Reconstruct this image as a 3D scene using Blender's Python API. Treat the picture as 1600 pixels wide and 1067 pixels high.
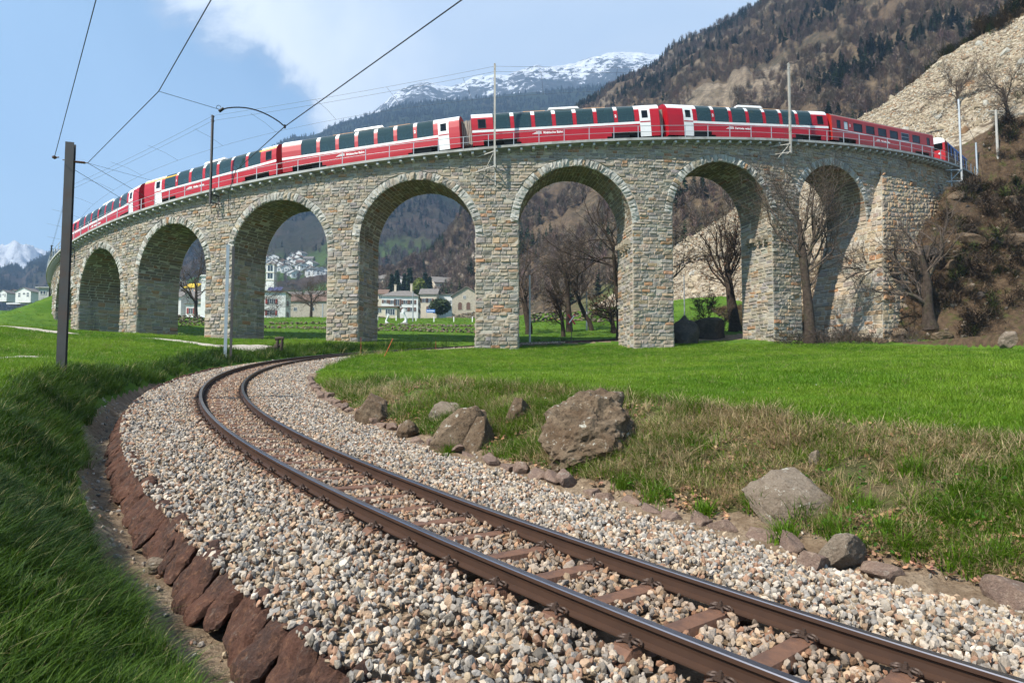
import bpy, bmesh, math, random
import numpy as np
from mathutils import Vector, Matrix, Euler, noise as mnoise
R = math.radians
for o in list(bpy.data.objects): bpy.data.objects.remove(o)
SC = bpy.context.scene
COL = SC.collection
rng = np.random.default_rng(7)
random.seed(7)

# ------------------------------------------------------------------ camera, sky, sun, exposure
F_PX = 1067.0; PITCH = .0637
cam_d = bpy.data.cameras.new('camera'); cam = bpy.data.objects.new('camera', cam_d); COL.objects.link(cam)
cam_d.sensor_width = 36; cam_d.lens = 36*F_PX/1600; cam_d.clip_start = .05; cam_d.clip_end = 40000
cam.location = (0, 0, 0); cam.rotation_euler = (R(90)+PITCH, 0, 0)
SC.camera = cam
SUN_AZ = R(230); SUN_EL = R(47)             # compass-like, clockwise from +Y: behind and to the left
SUN = Vector((math.sin(SUN_AZ)*math.cos(SUN_EL), math.cos(SUN_AZ)*math.cos(SUN_EL), math.sin(SUN_EL)))
sl = bpy.data.lights.new('sun', 'SUN'); sl.energy = 5.0; sl.angle = R(.5); sl.color = (1, .95, .86)
so = bpy.data.objects.new('sun', sl); COL.objects.link(so)
so.rotation_euler = SUN.to_track_quat('Z', 'Y').to_euler(); so.location = (-40, -40, 80)
SC.view_settings.view_transform = 'Standard'; SC.view_settings.look = 'None'
SC.view_settings.exposure = .56; SC.view_settings.gamma = 1
SC.cycles.diffuse_bounces = 2; SC.cycles.max_bounces = 8
W = bpy.data.worlds.new('World'); SC.world = W; W.use_nodes = True

class NT:
    """tiny node-tree writer"""
    def __init__(s, tree): s.t = tree; s.n = tree.nodes; s.l = tree.links
    def add(s, typ, **kw):
        nd = s.n.new(typ)
        for k, v in kw.items(): setattr(nd, k, v)
        return nd
    def link(s, a, b): s.l.new(a, b)
    def val(s, nd, key, v):
        if isinstance(v, bpy.types.NodeSocket): s.l.new(v, nd.inputs[key])
        else: nd.inputs[key].default_value = v
    def math(s, op, a, b=0.0, c=None, clamp=False):
        nd = s.add('ShaderNodeMath', operation=op, use_clamp=clamp)
        s.val(nd, 0, a); s.val(nd, 1, b)
        if c is not None: s.val(nd, 2, c)
        return nd.outputs[0]
    def ramp(s, x, a, b):                     # smoothstep a..b -> 0..1
        nd = s.add('ShaderNodeMapRange', interpolation_type='SMOOTHSTEP')
        s.val(nd, 0, x); s.val(nd, 1, a); s.val(nd, 2, b)
        return nd.outputs[0]
    def mix(s, f, a, b, mode='MIX'):
        nd = s.add('ShaderNodeMix', data_type='RGBA', blend_type=mode)
        s.val(nd, 0, f)
        for k, v in ((6, a), (7, b)):
            if isinstance(v, bpy.types.NodeSocket): s.l.new(v, nd.inputs[k])
            else: nd.inputs[k].default_value = (*v[:3], 1)
        return nd.outputs[2]
    def noise(s, scale, vec=None, detail=4, rough=.55, dist=0.0):
        nd = s.add('ShaderNodeTexNoise'); nd.inputs['Scale'].default_value = scale
        nd.inputs['Detail'].default_value = detail; nd.inputs['Roughness'].default_value = rough
        nd.inputs['Distortion'].default_value = dist
        if vec is not None: s.l.new(vec, nd.inputs['Vector'])
        return nd.outputs['Fac']
    def attr(s, name, kind='GEOMETRY'):
        nd = s.add('ShaderNodeAttribute', attribute_name=name, attribute_type=kind)
        return nd.outputs['Color']

def build_world():
    w = NT(W.node_tree); w.n.clear()
    out = w.add('ShaderNodeOutputWorld')
    sky = w.add('ShaderNodeTexSky', sky_type='NISHITA'); sky.sun_disc = False
    sky.sun_elevation = SUN_EL; sky.sun_rotation = SUN_AZ; sky.air_density = 1.0; sky.dust_density = .4; sky.altitude = 900; sky.ozone_density = 1.4
    b1 = w.add('ShaderNodeBackground'); b1.inputs[1].default_value = .125
    w.link(w.mix(1.0, sky.outputs[0], (.86, 1.04, 1.08), 'MULTIPLY'), b1.inputs[0])
    tc = w.add('ShaderNodeTexCoord'); sp = w.add('ShaderNodeSeparateXYZ'); w.link(tc.outputs['Generated'], sp.inputs[0])
    x, y, z = sp.outputs
    yy = w.math('MAXIMUM', y, .05)
    u = w.math('DIVIDE', x, yy); v = w.math('DIVIDE', z, yy)
    cv = w.add('ShaderNodeCombineXYZ'); w.link(u, cv.inputs[0]); w.link(v, cv.inputs[1])
    n1 = w.noise(3.2, cv.outputs[0], 7, .6, .4); n2 = w.noise(1.6, cv.outputs[0], 5, .5, .8); n3 = w.noise(9, cv.outputs[0], 6, .6, .3)
    # a big cloud bank whose ragged left edge runs down to the right
    edge = w.math('MULTIPLY_ADD', v, -1.0, .03)
    d = w.math('SUBTRACT', u, edge)
    d = w.math('ADD', d, w.math('MULTIPLY_ADD', n1, .55, -.27))
    d = w.math('ADD', d, w.math('MULTIPLY_ADD', n3, .16, -.08))
    m = w.ramp(d, -.02, .10)
    fade = w.math('MULTIPLY_ADD', w.ramp(d, .05, .5), -.16, .94)
    m = w.math('MULTIPLY', m, fade)
    thin = w.math('MULTIPLY', w.ramp(n2, .30, .75), .30); thin = w.math('ADD', thin, w.math('MULTIPLY', w.ramp(v, .55, .05), .42)); thin = w.math('ADD', thin, .26)       # thin veil elsewhere
    m = w.math('MAXIMUM', m, thin)
    g = w.math('ADD', w.math('MULTIPLY', w.ramp(d, .08, .45), .6), w.math('MULTIPLY_ADD', n2, 1.4, -.55), clamp=True)
    ccol = w.mix(w.ramp(d, -.02, .06), (.50, .71, .94), w.mix(g, (.92, .96, 1.0), (.53, .66, .83)))
    b2 = w.add('ShaderNodeBackground'); w.link(ccol, b2.inputs[0]); b2.inputs[1].default_value = 1.0
    m = w.math('MULTIPLY', m, w.ramp(y, -.05, .12))
    ms = w.add('ShaderNodeMixShader'); w.link(m, ms.inputs[0]); w.link(b1.outputs[0], ms.inputs[1]); w.link(b2.outputs[0], ms.inputs[2])
    w.link(ms.outputs[0], out.inputs[0])
build_world()

# ------------------------------------------------------------------ helpers
def unproj(px, py, Y):
    dx = (px-800)/F_PX; dz = -(py-533.5)/F_PX
    d = np.array([dx, math.cos(PITCH)-dz*math.sin(PITCH), math.sin(PITCH)+dz*math.cos(PITCH)])
    return d*(Y/d[1])
def proj(P):
    P = np.asarray(P, float)
    yc = P[..., 1]*math.cos(PITCH)+P[..., 2]*math.sin(PITCH); zc = -P[..., 1]*math.sin(PITCH)+P[..., 2]*math.cos(PITCH)
    return 800+F_PX*P[..., 0]/yc, 533.5-F_PX*zc/yc

class Geo:
    """collects faces for ONE mesh object"""
    def __init__(s): s.v = []; s.f = []; s.m = []; s.c = []; s.nv = 0
    def raw(s, verts, faces, mat=0, cols=None):
        verts = np.asarray(verts, float).reshape(-1, 3); faces = np.asarray(faces, int)
        if len(faces) == 0: return
        s.v.append(verts); s.f.append(faces+s.nv); s.nv += len(verts)
        s.m.append(np.full(len(faces), mat, int))
        if cols is None: cols = (1, 1, 1)
        cols = np.asarray(cols, float)
        if cols.ndim == 1: cols = np.tile(cols[:3], (len(faces), 1))
        s.c.append(cols)
    def quad(s, a, b, c, d, mat=0, col=None): s.raw([a, b, c, d], [[0, 1, 2, 3]], mat, col)
    def tri(s, a, b, c, mat=0, col=None): s.raw([a, b, c], [[0, 1, 2]], mat, col)
    def box(s, c, size, mat=0, rot=None, col=None, taper=1.0, bev=0.0):
        hx, hy, hz = size[0]/2, size[1]/2, size[2]/2
        t = taper
        v = np.array([(-hx, -hy, -hz), (hx, -hy, -hz), (hx, hy, -hz), (-hx, hy, -hz), (-hx*t, -hy*t, hz), (hx*t, -hy*t, hz), (hx*t, hy*t, hz), (-hx*t, hy*t, hz)])
        if rot is not None:
            M = np.array(Euler(rot).to_matrix()) if not isinstance(rot, np.ndarray) else rot
            v = v@M.T
        s.raw(v+np.array(c), [[0, 3, 2, 1], [4, 5, 6, 7], [0, 1, 5, 4], [1, 2, 6, 5], [2, 3, 7, 6], [3, 0, 4, 7]], mat, col)
    def beam(s, p, q, w, h=None, mat=0, col=None, up=(0, 0, 1)):
        p = np.array(p, float); q = np.array(q, float); h = h or w
        d = q-p; L = np.linalg.norm(d); d = d/L; up = np.array(up, float)
        if abs(d@up) > .98: up = np.array([0, 1., 0])
        a = np.cross(d, up); a /= np.linalg.norm(a); b = np.cross(a, d)
        M = np.stack([d, a, b], 1)
        s.box((p+q)/2, (L, w, h), mat, M, col)
    def tube(s, pts, rad, n=6, mat=0, col=None, cap=True):
        pts = np.asarray(pts, float); k = len(pts)
        rad = np.broadcast_to(np.asarray(rad, float), (k,))
        t = np.gradient(pts, axis=0); t /= np.linalg.norm(t, axis=1)[:, None]+1e-12
        ref = np.array([0, 0, 1.]) if abs(t[:, 2]).mean() < .9 else np.array([1., 0, 0])
        a = np.cross(t, ref); a /= np.linalg.norm(a, axis=1)[:, None]+1e-12; b = np.cross(a, t)
        th = np.arange(n)/n*2*math.pi
        ring = pts[:, None]+rad[:, None, None]*(np.cos(th)[None, :, None]*a[:, None]+np.sin(th)[None, :, None]*b[:, None])
        i = np.arange(k-1)[:, None]*n; j = np.arange(n)[None]; j2 = (j+1) % n
        fs = np.stack([i+j, i+n+j, i+n+j2, i+j2], -1).reshape(-1, 4)
        s.raw(ring.reshape(-1, 3), fs, mat, col)
        if cap:
            for e in (0, k-1):
                s.raw(np.vstack([ring[e], pts[e]]), [[q, (q+1) % n, n] if e else [(q+1) % n, q, n] for q in range(n)], mat, col)
    def lathe(s, prof, c=(0, 0, 0), n=16, mat=0, col=None):
        prof = np.asarray(prof, float); th = np.arange(n)/n*2*math.pi
        v = np.stack([prof[:, 0][:, None]*np.cos(th), prof[:, 0][:, None]*np.sin(th), np.repeat(prof[:, 1][:, None], n, 1)], -1)
        i = np.arange(len(prof)-1)[:, None]*n; j = np.arange(n)[None]; j2 = (j+1) % n
        s.raw(v.reshape(-1, 3)+np.array(c), np.stack([i+j, i+j2, i+n+j2, i+n+j], -1).reshape(-1, 4), mat, col)
    def grid(s, P, mat=0, cols=None):
        a, b = P.shape[:2]
        i = np.arange(a-1)[:, None]*b; j = np.arange(b-1)[None]
        s.raw(P.reshape(-1, 3), np.stack([i+j, i+j+1, i+b+j+1, i+b+j], -1).reshape(-1, 4), mat, cols)
    def build(s, name, mats, parent=None, smooth=False, world=True, offset=None):
        me = bpy.data.meshes.new(name)
        V = np.vstack(s.v) if s.v else np.zeros((0, 3))
        off = np.zeros(3)
        if parent is not None and world:
            q = parent
            while q is not None: off = off+np.array(q.location); q = q.parent
        if offset is not None: off = np.array(offset)
        V = V-off
        lens = np.concatenate([np.full(len(f), f.shape[1]) for f in s.f]); loops = np.concatenate([f.ravel() for f in s.f])
        me.vertices.add(len(V)); me.vertices.foreach_set('co', V.astype(np.float32).ravel())
        me.loops.add(len(loops)); me.loops.foreach_set('vertex_index', loops.astype(np.int32))
        me.polygons.add(len(lens)); st = np.concatenate([[0], np.cumsum(lens)[:-1]])
        me.polygons.foreach_set('loop_start', st.astype(np.int32)); me.polygons.foreach_set('loop_total', lens.astype(np.int32))
        me.polygons.foreach_set('material_index', np.concatenate(s.m).astype(np.int32))
        me.polygons.foreach_set('use_smooth', np.full(len(lens), bool(smooth)))
        at = me.attributes.new('col', 'FLOAT_COLOR', 'FACE')
        c = np.vstack(s.c); at.data.foreach_set('color', np.hstack([c, np.ones((len(c), 1))]).astype(np.float32).ravel())
        me.update(calc_edges=True); me.validate()
        for m in (mats if isinstance(mats, (list, tuple)) else [mats]): me.materials.append(m)
        o = bpy.data.objects.new(name, me); COL.objects.link(o)
        if parent is not None: o.parent = parent
        elif offset is not None: o.location = offset
        return o

def tag(o, label=None, cat=None, group=None, kind=None):
    if label: o['label'] = label
    if cat: o['category'] = cat
    if group: o['group'] = group
    if kind: o['kind'] = kind
    return o
def thing(name, label, cat, loc=(0, 0, 0), rot=(0, 0, 0), group=None):
    o = bpy.data.objects.new(name, None); COL.objects.link(o); o.empty_display_size = .2
    o.location = tuple(float(q) for q in loc); o.rotation_euler = rot
    return tag(o, label, cat, group)
def copy_tree(o, parent=None):
    c = o.copy(); COL.objects.link(c)
    if parent is not None: c.parent = parent
    for ch in list(o.children): copy_tree(ch, c)
    return c

MATS = {}
def mat(name, col=(.5, .5, .5), rough=.7, metal=0.0, var=0.0, vscale=6.0, attr=None, bump=0.0, bscale=20.0, coat=0.0, spec=.5, dark=None, dscale=3.0, damt=.5, kind='GEOMETRY', transl=0.0, fine=0.0):
    """principled material with noise variation, optional attribute tint, dirt blotches and bump"""
    if name in MATS: return MATS[name]
    m = bpy.data.materials.new(name); m.use_nodes = True; MATS[name] = m
    t = NT(m.node_tree); p = t.n['Principled BSDF']
    tc = t.add('ShaderNodeTexCoord'); vec = tc.outputs['Object']
    c = None
    if attr: c = t.attr(attr, kind)
    base = c if c is not None else None
    if base is None:
        rgb = t.add('ShaderNodeRGB'); rgb.outputs[0].default_value = (*col, 1); base = rgb.outputs[0]
    if dark is not None:
        base = t.mix(t.math('MULTIPLY', t.ramp(t.noise(dscale, vec, 6, .62), .45, .68), damt), base, dark)
    if var > 0:
        n = t.noise(vscale, vec, 6, .6)
        k = t.math('MULTIPLY_ADD', n, 2*var, 1-var)
        base = t.mix(1.0, base, t_col(t, k), 'MULTIPLY')
    if fine > 0:
        n = t.noise(vscale*9, vec, 3, .7)
        base = t.mix(1.0, base, t_col(t, t.math('MULTIPLY_ADD', n, 2*fine, 1-fine)), 'MULTIPLY')
    t.link(base, p.inputs['Base Color'])
    p.inputs['Roughness'].default_value = rough; p.inputs['Metallic'].default_value = metal
    p.inputs['Specular IOR Level'].default_value = spec
    if coat: p.inputs['Coat Weight'].default_value = coat; p.inputs['Coat Roughness'].default_value = .08
    if bump > 0:
        b = t.add('ShaderNodeBump'); b.inputs['Strength'].default_value = bump; b.inputs['Distance'].default_value = .05
        t.link(t.noise(bscale, vec, 6, .65), b.inputs['Height']); t.link(b.outputs[0], p.inputs['Normal'])
    if transl > 0:
        tr = t.add('ShaderNodeBsdfTranslucent'); t.link(base, tr.inputs[0])
        mx = t.add('ShaderNodeMixShader'); mx.inputs[0].default_value = transl
        t.link(p.outputs[0], mx.inputs[1]); t.link(tr.outputs[0], mx.inputs[2])
        t.link(mx.outputs[0], t.n['Material Output'].inputs[0])
    return m
def t_col(t, k):
    cb = t.add('ShaderNodeCombineColor'); 
    for i in range(3): t.link(k, cb.inputs[i])
    return cb.outputs[0]

# vectorised value noise (numpy), smooth, range -1..1
def vnoise(x, y, seed=0):
    x = np.asarray(x, float); y = np.asarray(y, float)
    xi = np.floor(x).astype(np.int64); yi = np.floor(y).astype(np.int64); fx = x-xi; fy = y-yi
    fx = fx*fx*(3-2*fx); fy = fy*fy*(3-2*fy)
    def h(a, b):
        n = (a*374761393+b*668265263+seed*1274126177) & 0x7fffffff
        n = ((n ^ (n >> 13))*1274126177) & 0x7fffffff
        n = n ^ (n >> 16)
        return (n & 0xffff)/32767.5-1
    return (h(xi, yi)*(1-fx)+h(xi+1, yi)*fx)*(1-fy)+(h(xi, yi+1)*(1-fx)+h(xi+1, yi+1)*fx)*fy
def fbm(x, y, seed=0, oct=5, gain=.5):
    s = 0; a = 1; t = 0
    for i in range(oct):
        s = s+a*vnoise(x*2**i+17.3*i, y*2**i-9.1*i, seed+i); t += a; a *= gain
    return s/t
def sstep(x, a, b):
    t = np.clip((x-a)/(b-a), 0, 1); return t*t*(3-2*t)

# ------------------------------------------------------------------ instancing for things nobody could count
def proto_collection(name, objs):
    c = bpy.data.collections.new(name)
    for o in objs:
        for cc in list(o.users_collection): cc.objects.unlink(o)
        c.objects.link(o)
    return c
def scatter(name, P, rot, scl, cols, idx, coll, material=None):
    n = len(P)
    me = bpy.data.meshes.new(name); me.vertices.add(n); me.vertices.foreach_set('co', np.asarray(P, np.float32).ravel())
    a = me.attributes.new('rot', 'FLOAT_VECTOR', 'POINT'); a.data.foreach_set('vector', np.asarray(rot, np.float32).ravel())
    sc = np.asarray(scl, np.float32)
    if sc.ndim == 1: sc = np.repeat(sc[:, None], 3, 1)
    a = me.attributes.new('scl', 'FLOAT_VECTOR', 'POINT'); a.data.foreach_set('vector', sc.ravel())
    c = np.asarray(cols, np.float32); a = me.attributes.new('tint', 'FLOAT_COLOR', 'POINT'); a.data.foreach_set('color', np.hstack([c, np.ones((n, 1), np.float32)]).ravel())
    a = me.attributes.new('idx', 'INT', 'POINT'); a.data.foreach_set('value', np.asarray(idx, np.int32))
    me.update()
    o = bpy.data.objects.new(name, me); COL.objects.link(o)
    g = bpy.data.node_groups.new(name+'_scatter', 'GeometryNodeTree')
    g.interface.new_socket('Geometry', in_out='INPUT', socket_type='NodeSocketGeometry')
    g.interface.new_socket('Geometry', in_out='OUTPUT', socket_type='NodeSocketGeometry')
    N = g.nodes; L = g.links
    gi = N.new('NodeGroupInput'); go = N.new('NodeGroupOutput')
    ci = N.new('GeometryNodeCollectionInfo'); ci.inputs['Collection'].default_value = coll
    ci.inputs['Separate Children'].default_value = True; ci.inputs['Reset Children'].default_value = True
    ip = N.new('GeometryNodeInstanceOnPoints'); ip.inputs['Pick Instance'].default_value = True
    def na(nm, typ):
        q = N.new('GeometryNodeInputNamedAttribute'); q.data_type = typ; q.inputs['Name'].default_value = nm; return q.outputs['Attribute']
    er = N.new('FunctionNodeEulerToRotation')
    L.new(na('rot', 'FLOAT_VECTOR'), er.inputs[0])
    L.new(gi.outputs[0], ip.inputs['Points']); L.new(ci.outputs[0], ip.inputs['Instance'])
    L.new(na('idx', 'INT'), ip.inputs['Instance Index']); L.new(er.outputs[0], ip.inputs['Rotation']); L.new(na('scl', 'FLOAT_VECTOR'), ip.inputs['Scale'])
    L.new(ip.outputs[0], go.inputs[0])
    md = o.modifiers.new('scatter', 'NODES'); md.node_group = g
    return o
# ------------------------------------------------------------------ the foreground track's line (plan, height)
TP = dict(x0=2.1307, y0=3.6679, z0=-1.5469, hd=-.7884, g=.0737, cant=.034, g2=.0108)
def make_line():
    S = np.linspace(-6, 95, 2000); ds = S[1]-S[0]; i0 = int(np.argmin(abs(S)))
    k = np.interp(S, [-6, 5, 15, 27, 40, 52, 65, 72, 95], [.0307, .0211, .0196, .0164, .0267, .0461, .0500, .017, .013])
    k = np.convolve(np.pad(k, 60, 'edge'), np.ones(121)/121, 'valid')
    H = np.cumsum(k)*ds; H = H-H[i0]+TP['hd']
    x = np.cumsum(np.sin(H))*ds; y = np.cumsum(np.cos(H))*ds
    x = x-x[i0]+TP['x0']; y = y-y[i0]+TP['y0']
    z = TP['z0']+TP['g']*S+TP['g2']*S**2/100
    z = z-np.maximum(0, S-66)*.035
    return S, x, y, z, np.stack([np.cos(H), -np.sin(H)], 1)
LS, LX, LY, LZ, LN = make_line()
def line_at(s):
    s = np.asarray(s, float)
    f = lambda a: np.interp(s, LS, a)
    n = np.stack([f(LN[:, 0]), f(LN[:, 1])], -1)
    return f(LX), f(LY), f(LZ), n
def line_pt(s, d, dz=0.0):
    x, y, z, n = line_at(s)
    d = np.asarray(d, float)
    return np.stack([x+n[..., 0]*d, y+n[..., 1]*d, z+0*d+dz], -1)
_cs = LS[::8]; _cx = LX[::8]; _cy = LY[::8]
def line_near(x, y):
    """signed offset (right +), chainage, rail height for many points"""
    x = np.asarray(x, float).ravel(); y = np.asarray(y, float).ravel()
    D = np.full(len(x), 99.); Sx = np.zeros(len(x)); Z = np.zeros(len(x))
    m = np.where((y < 80) & (x > -30) & (x < 40))[0]
    for a in range(0, len(m), 20000):
        q = m[a:a+20000]
        d2 = (x[q, None]-_cx)**2+(y[q, None]-_cy)**2
        i = d2.argmin(1); s = _cs[i]
        for _ in range(2):
            X, Y, z, n = line_at(s)
            s = np.clip(s+(x[q]-X)*(-n[:, 1])+(y[q]-Y)*n[:, 0], LS[0], LS[-1])
        X, Y, z, n = line_at(s)
        d = (x[q]-X)*n[:, 0]+(y[q]-Y)*n[:, 1]
        al = np.hypot(x[q]-X, y[q]-Y)
        D[q] = np.where(al > abs(d)+.3, 99, d); Sx[q] = s; Z[q] = z
    return D, Sx, Z

# ------------------------------------------------------------------ the viaduct's circle
VX, VY, VR = .61, 127.4, 72.0
VR_IN = 67.7; VZ0 = 19.66; VG = .0783
def deck_z(a): return VZ0+VG*VR*np.asarray(a, float)
def vpt(a, r, z):
    a = np.asarray(a, float)
    return np.stack(np.broadcast_arrays(VX+r*np.sin(a), VY-r*np.cos(a), z), -1)

# ------------------------------------------------------------------ ground heights
_cp = np.array([
 (4.9, 6.4, -.62), (2.8, 12, -.12), (9, 9, -.42), (-.9, 18.5, .2), (-6.5, 25, .1), (0, 55.4, 2.85), (12, 56.3, 3.03), (23, 59.1, 3.75), (45, 60, 3.7), (25, 30, 1.25), (15, 20, .55), (12, 3, -1.0),
 (40, 40, 2.0), (70, 58, 3.6),
 (-10.6, 16, .5), (-16.5, 22, .95), (-37, 50, 4.3), (-14, 57, 3.55), (-26, 60.6, 4.05), (-37.5, 66, 4.9), (-47.5, 73.5, 5.75), (-57, 82, 7.6), (-5, 1, -1.1), (-4, -5, -1.6), (-9, 5, -.55), (-10, 9.5, -.05), (-20, 30, 1.75), (-14, 40, 2.0), (-70, 60, 6.5),
 (0, 78, 6.4), (0, 100, 9.4), (-30, 100, 9.8), (0, 150, 14.2), (-50, 150, 14.3), (30, 100, 13.0), (0, 200, 18.6), (-90, 150, 14.6), (-100, 200, 19.0), (60, 150, 19), (0, 300, 27.5), (-120, 300, 28), (120, 300, 34), (-200, 200, 24), (150, 200, 30),
 (16, 82, 7.2), (27, 90, 11.5), (-72, 92, 8.2), (-90, 100, 9.0), (60, 20, .5), (-60, 20, 2.5), (0, -10, -2.6), (30, -10, -1.6)], float)
def _tps_fit(P):
    n = len(P); d = np.hypot(P[:, None, 0]-P[None, :, 0], P[:, None, 1]-P[None, :, 1])
    K = np.where(d > 0, d*d*np.log(d+1e-12), 0)+np.eye(n)*6.0
    A = np.zeros((n+3, n+3)); A[:n, :n] = K; A[:n, n] = 1; A[:n, n+1:] = P[:, :2]; A[n:, :n] = A[:n, n:].T
    return np.linalg.solve(A, np.concatenate([P[:, 2], [0, 0, 0]]))
_tw = _tps_fit(_cp)
def h_meadow(x, y):
    x = np.asarray(x, float).ravel(); y = np.asarray(y, float).ravel(); out = np.empty(len(x))
    for a in range(0, len(x), 40000):
        X = x[a:a+40000, None]; Y = y[a:a+40000, None]
        d2 = (X-_cp[:, 0])**2+(Y-_cp[:, 1])**2
        out[a:a+40000] = (.5*d2*np.log(d2+1e-9))@_tw[:len(_cp)]+_tw[-3]+(X*_tw[-2]+Y*_tw[-1])[:, 0]
    return out
def h_hill(x, y):
    """scree fan and the brown slope at the viaduct's right end"""
    x = np.asarray(x, float).ravel(); y = np.asarray(y, float).ravel()
    n1 = fbm(x*.11, y*.11, 3, 5); n2 = fbm(x*.4, y*.4, 9, 4)
    scree = 20.8+.70*(x-24.7)-.50*np.maximum(0, 113-y)-.35*np.maximum(0, y-113)+1.0*n1+.5*n2
    yb = np.interp(x, [26, 28.5, 30, 33, 38, 43, 60, 90], [67, 62.5, 59.6, 57.8, 56.3, 54.9, 54.5, 54])
    near = 3.3+1.22*np.maximum(0, y-yb)+1.5*n1*sstep(y-yb, 1, 5)+1.0*n2*sstep(y-yb, .5, 3)
    ro = np.hypot(x-VX, y-VY)
    h = np.minimum(scree+14*sstep(ro, 69.5, 73)*sstep(y, 92, 82)*sstep(x, 27, 33)*(1-sstep(np.arctan2(x-VX, VY-y), .80, .90)), np.where(x > 26, near, 1e3))
    # shelf for the line past the bridge end
    a = np.arctan2(x-VX, VY-y); r = np.hypot(x-VX, y-VY); dz = deck_z(a)
    lim = np.where(r > 73.2, dz-3.2*np.clip((.915-a)/.06, 0, 1)-.1-.33*(r-73.2), np.where(r < 67, dz+1.7*(67-r), dz-.75))
    lim = np.where((a > .5) & (a < 1.5), lim+np.maximum(0, a-.86)*260, 1e3)
    lim = np.where((a > .5) & (a < .80) & (r < 73.5), np.minimum(lim, 12+35*(a-.5)), lim)
    return np.minimum(h, lim)
def ground(x, y, full=False):
    shp = np.shape(x); x = np.asarray(x, float).ravel(); y = np.asarray(y, float).ravel()
    h0 = h_meadow(x, y)
    rr = np.hypot(x, y)
    h0 = h0+.10*fbm(x*.35, y*.35, 5, 4)*sstep(rr, 2, 10)+.5*fbm(x*.03, y*.03, 6, 3)*sstep(rr, 70, 120)
    h0 = h0+4.6*np.exp(-((x+58)/7.5)**2-((y-92)/8)**2)
    hh = h_hill(x, y)
    hillm = sstep(hh-h0, -.2, .6)
    h = np.maximum(h0, hh)
    D, S, Z = line_near(x, y)
    near = (abs(D) < 40) & (S > -5.9) & (S < 94.9) & ((abs(D) < 9) | (S < 40))
    rough = .05*fbm(x*2.3, y*2.3, 21, 4)+.03*fbm(x*7, y*7, 22, 3)
    # right bank
    sl = np.interp(S, [-6, 5, 12, 20, 30], [.46, .46, .42, .40, .35])
    lump = .14*fbm(x*.9, y*.9, 31, 3)
    bank = Z-.22+np.maximum(0, D-2.72)*sl+lump*sstep(D, 2.7, 3.6)+rough
    # left ditch and bank
    Dl = -D
    sL = np.interp(S, [-6, 2, 8, 15, 22, 30, 45], [.60, .66, .85, 1.05, .9, .6, .4])
    dw = np.interp(S, [-6, 6, 14, 20, 30], [2.42, 2.45, 2.42, 2.5, 2.3])+.12*fbm(x*.8, y*.8, 44, 3)
    dd = np.interp(S, [0, 22, 34, 50], [-.62, -.55, -.38, -.22])
    lbank = Z+dd+np.maximum(0, Dl-dw)*sL+rough*1.3
    bed = np.where(D > 0, Z-.30, Z-.30)
    cut = np.where(D > 2.55, np.maximum(bank, Z-.45), np.where(Dl > 1.98, lbank, bed))
    # only cut (bank lower than meadow) or, under the bridge, carry the line on a low embankment
    emb = np.where(D > 0, Z-.25-np.maximum(0, D-2.2)*.55, Z-.25-np.maximum(0, Dl-2.2)*.55)
    fo = sstep(S, 78, 92)*6; emb = emb-fo; bed = bed-fo
    bed = np.where(S > 78, np.maximum(bed, h), bed); cut = np.where(S > 75, 1e3, cut)
    res = np.where(near, np.where(abs(D) < 2.0, bed, np.minimum(np.maximum(h, emb), cut)), h)
    # soft crest
    k = .22; cut = np.minimum(cut, 50)
    w = np.clip(.5+.5*(cut-np.maximum(h, emb))/k, 0, 1)
    soft = cut*(1-w)+np.maximum(h, emb)*w-k*w*(1-w)
    res = np.where(near & (((D > 2.6)) | (Dl > 2.1)) & (S < 50), soft, res)
    if not full: return res.reshape(shp)
    # zones: grass / dry / soil / brown hill
    crestR = sstep(np.maximum(h, emb)-cut, -.10, .25)*near*(D > 0)
    crestL = sstep(np.maximum(h, emb)-cut, -.05, .3)*near*(D < 0)
    return res.reshape(shp), dict(D=D, S=S, Z=Z, bankR=crestR, bankL=crestL, hill=hillm, dw=dw)

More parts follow.
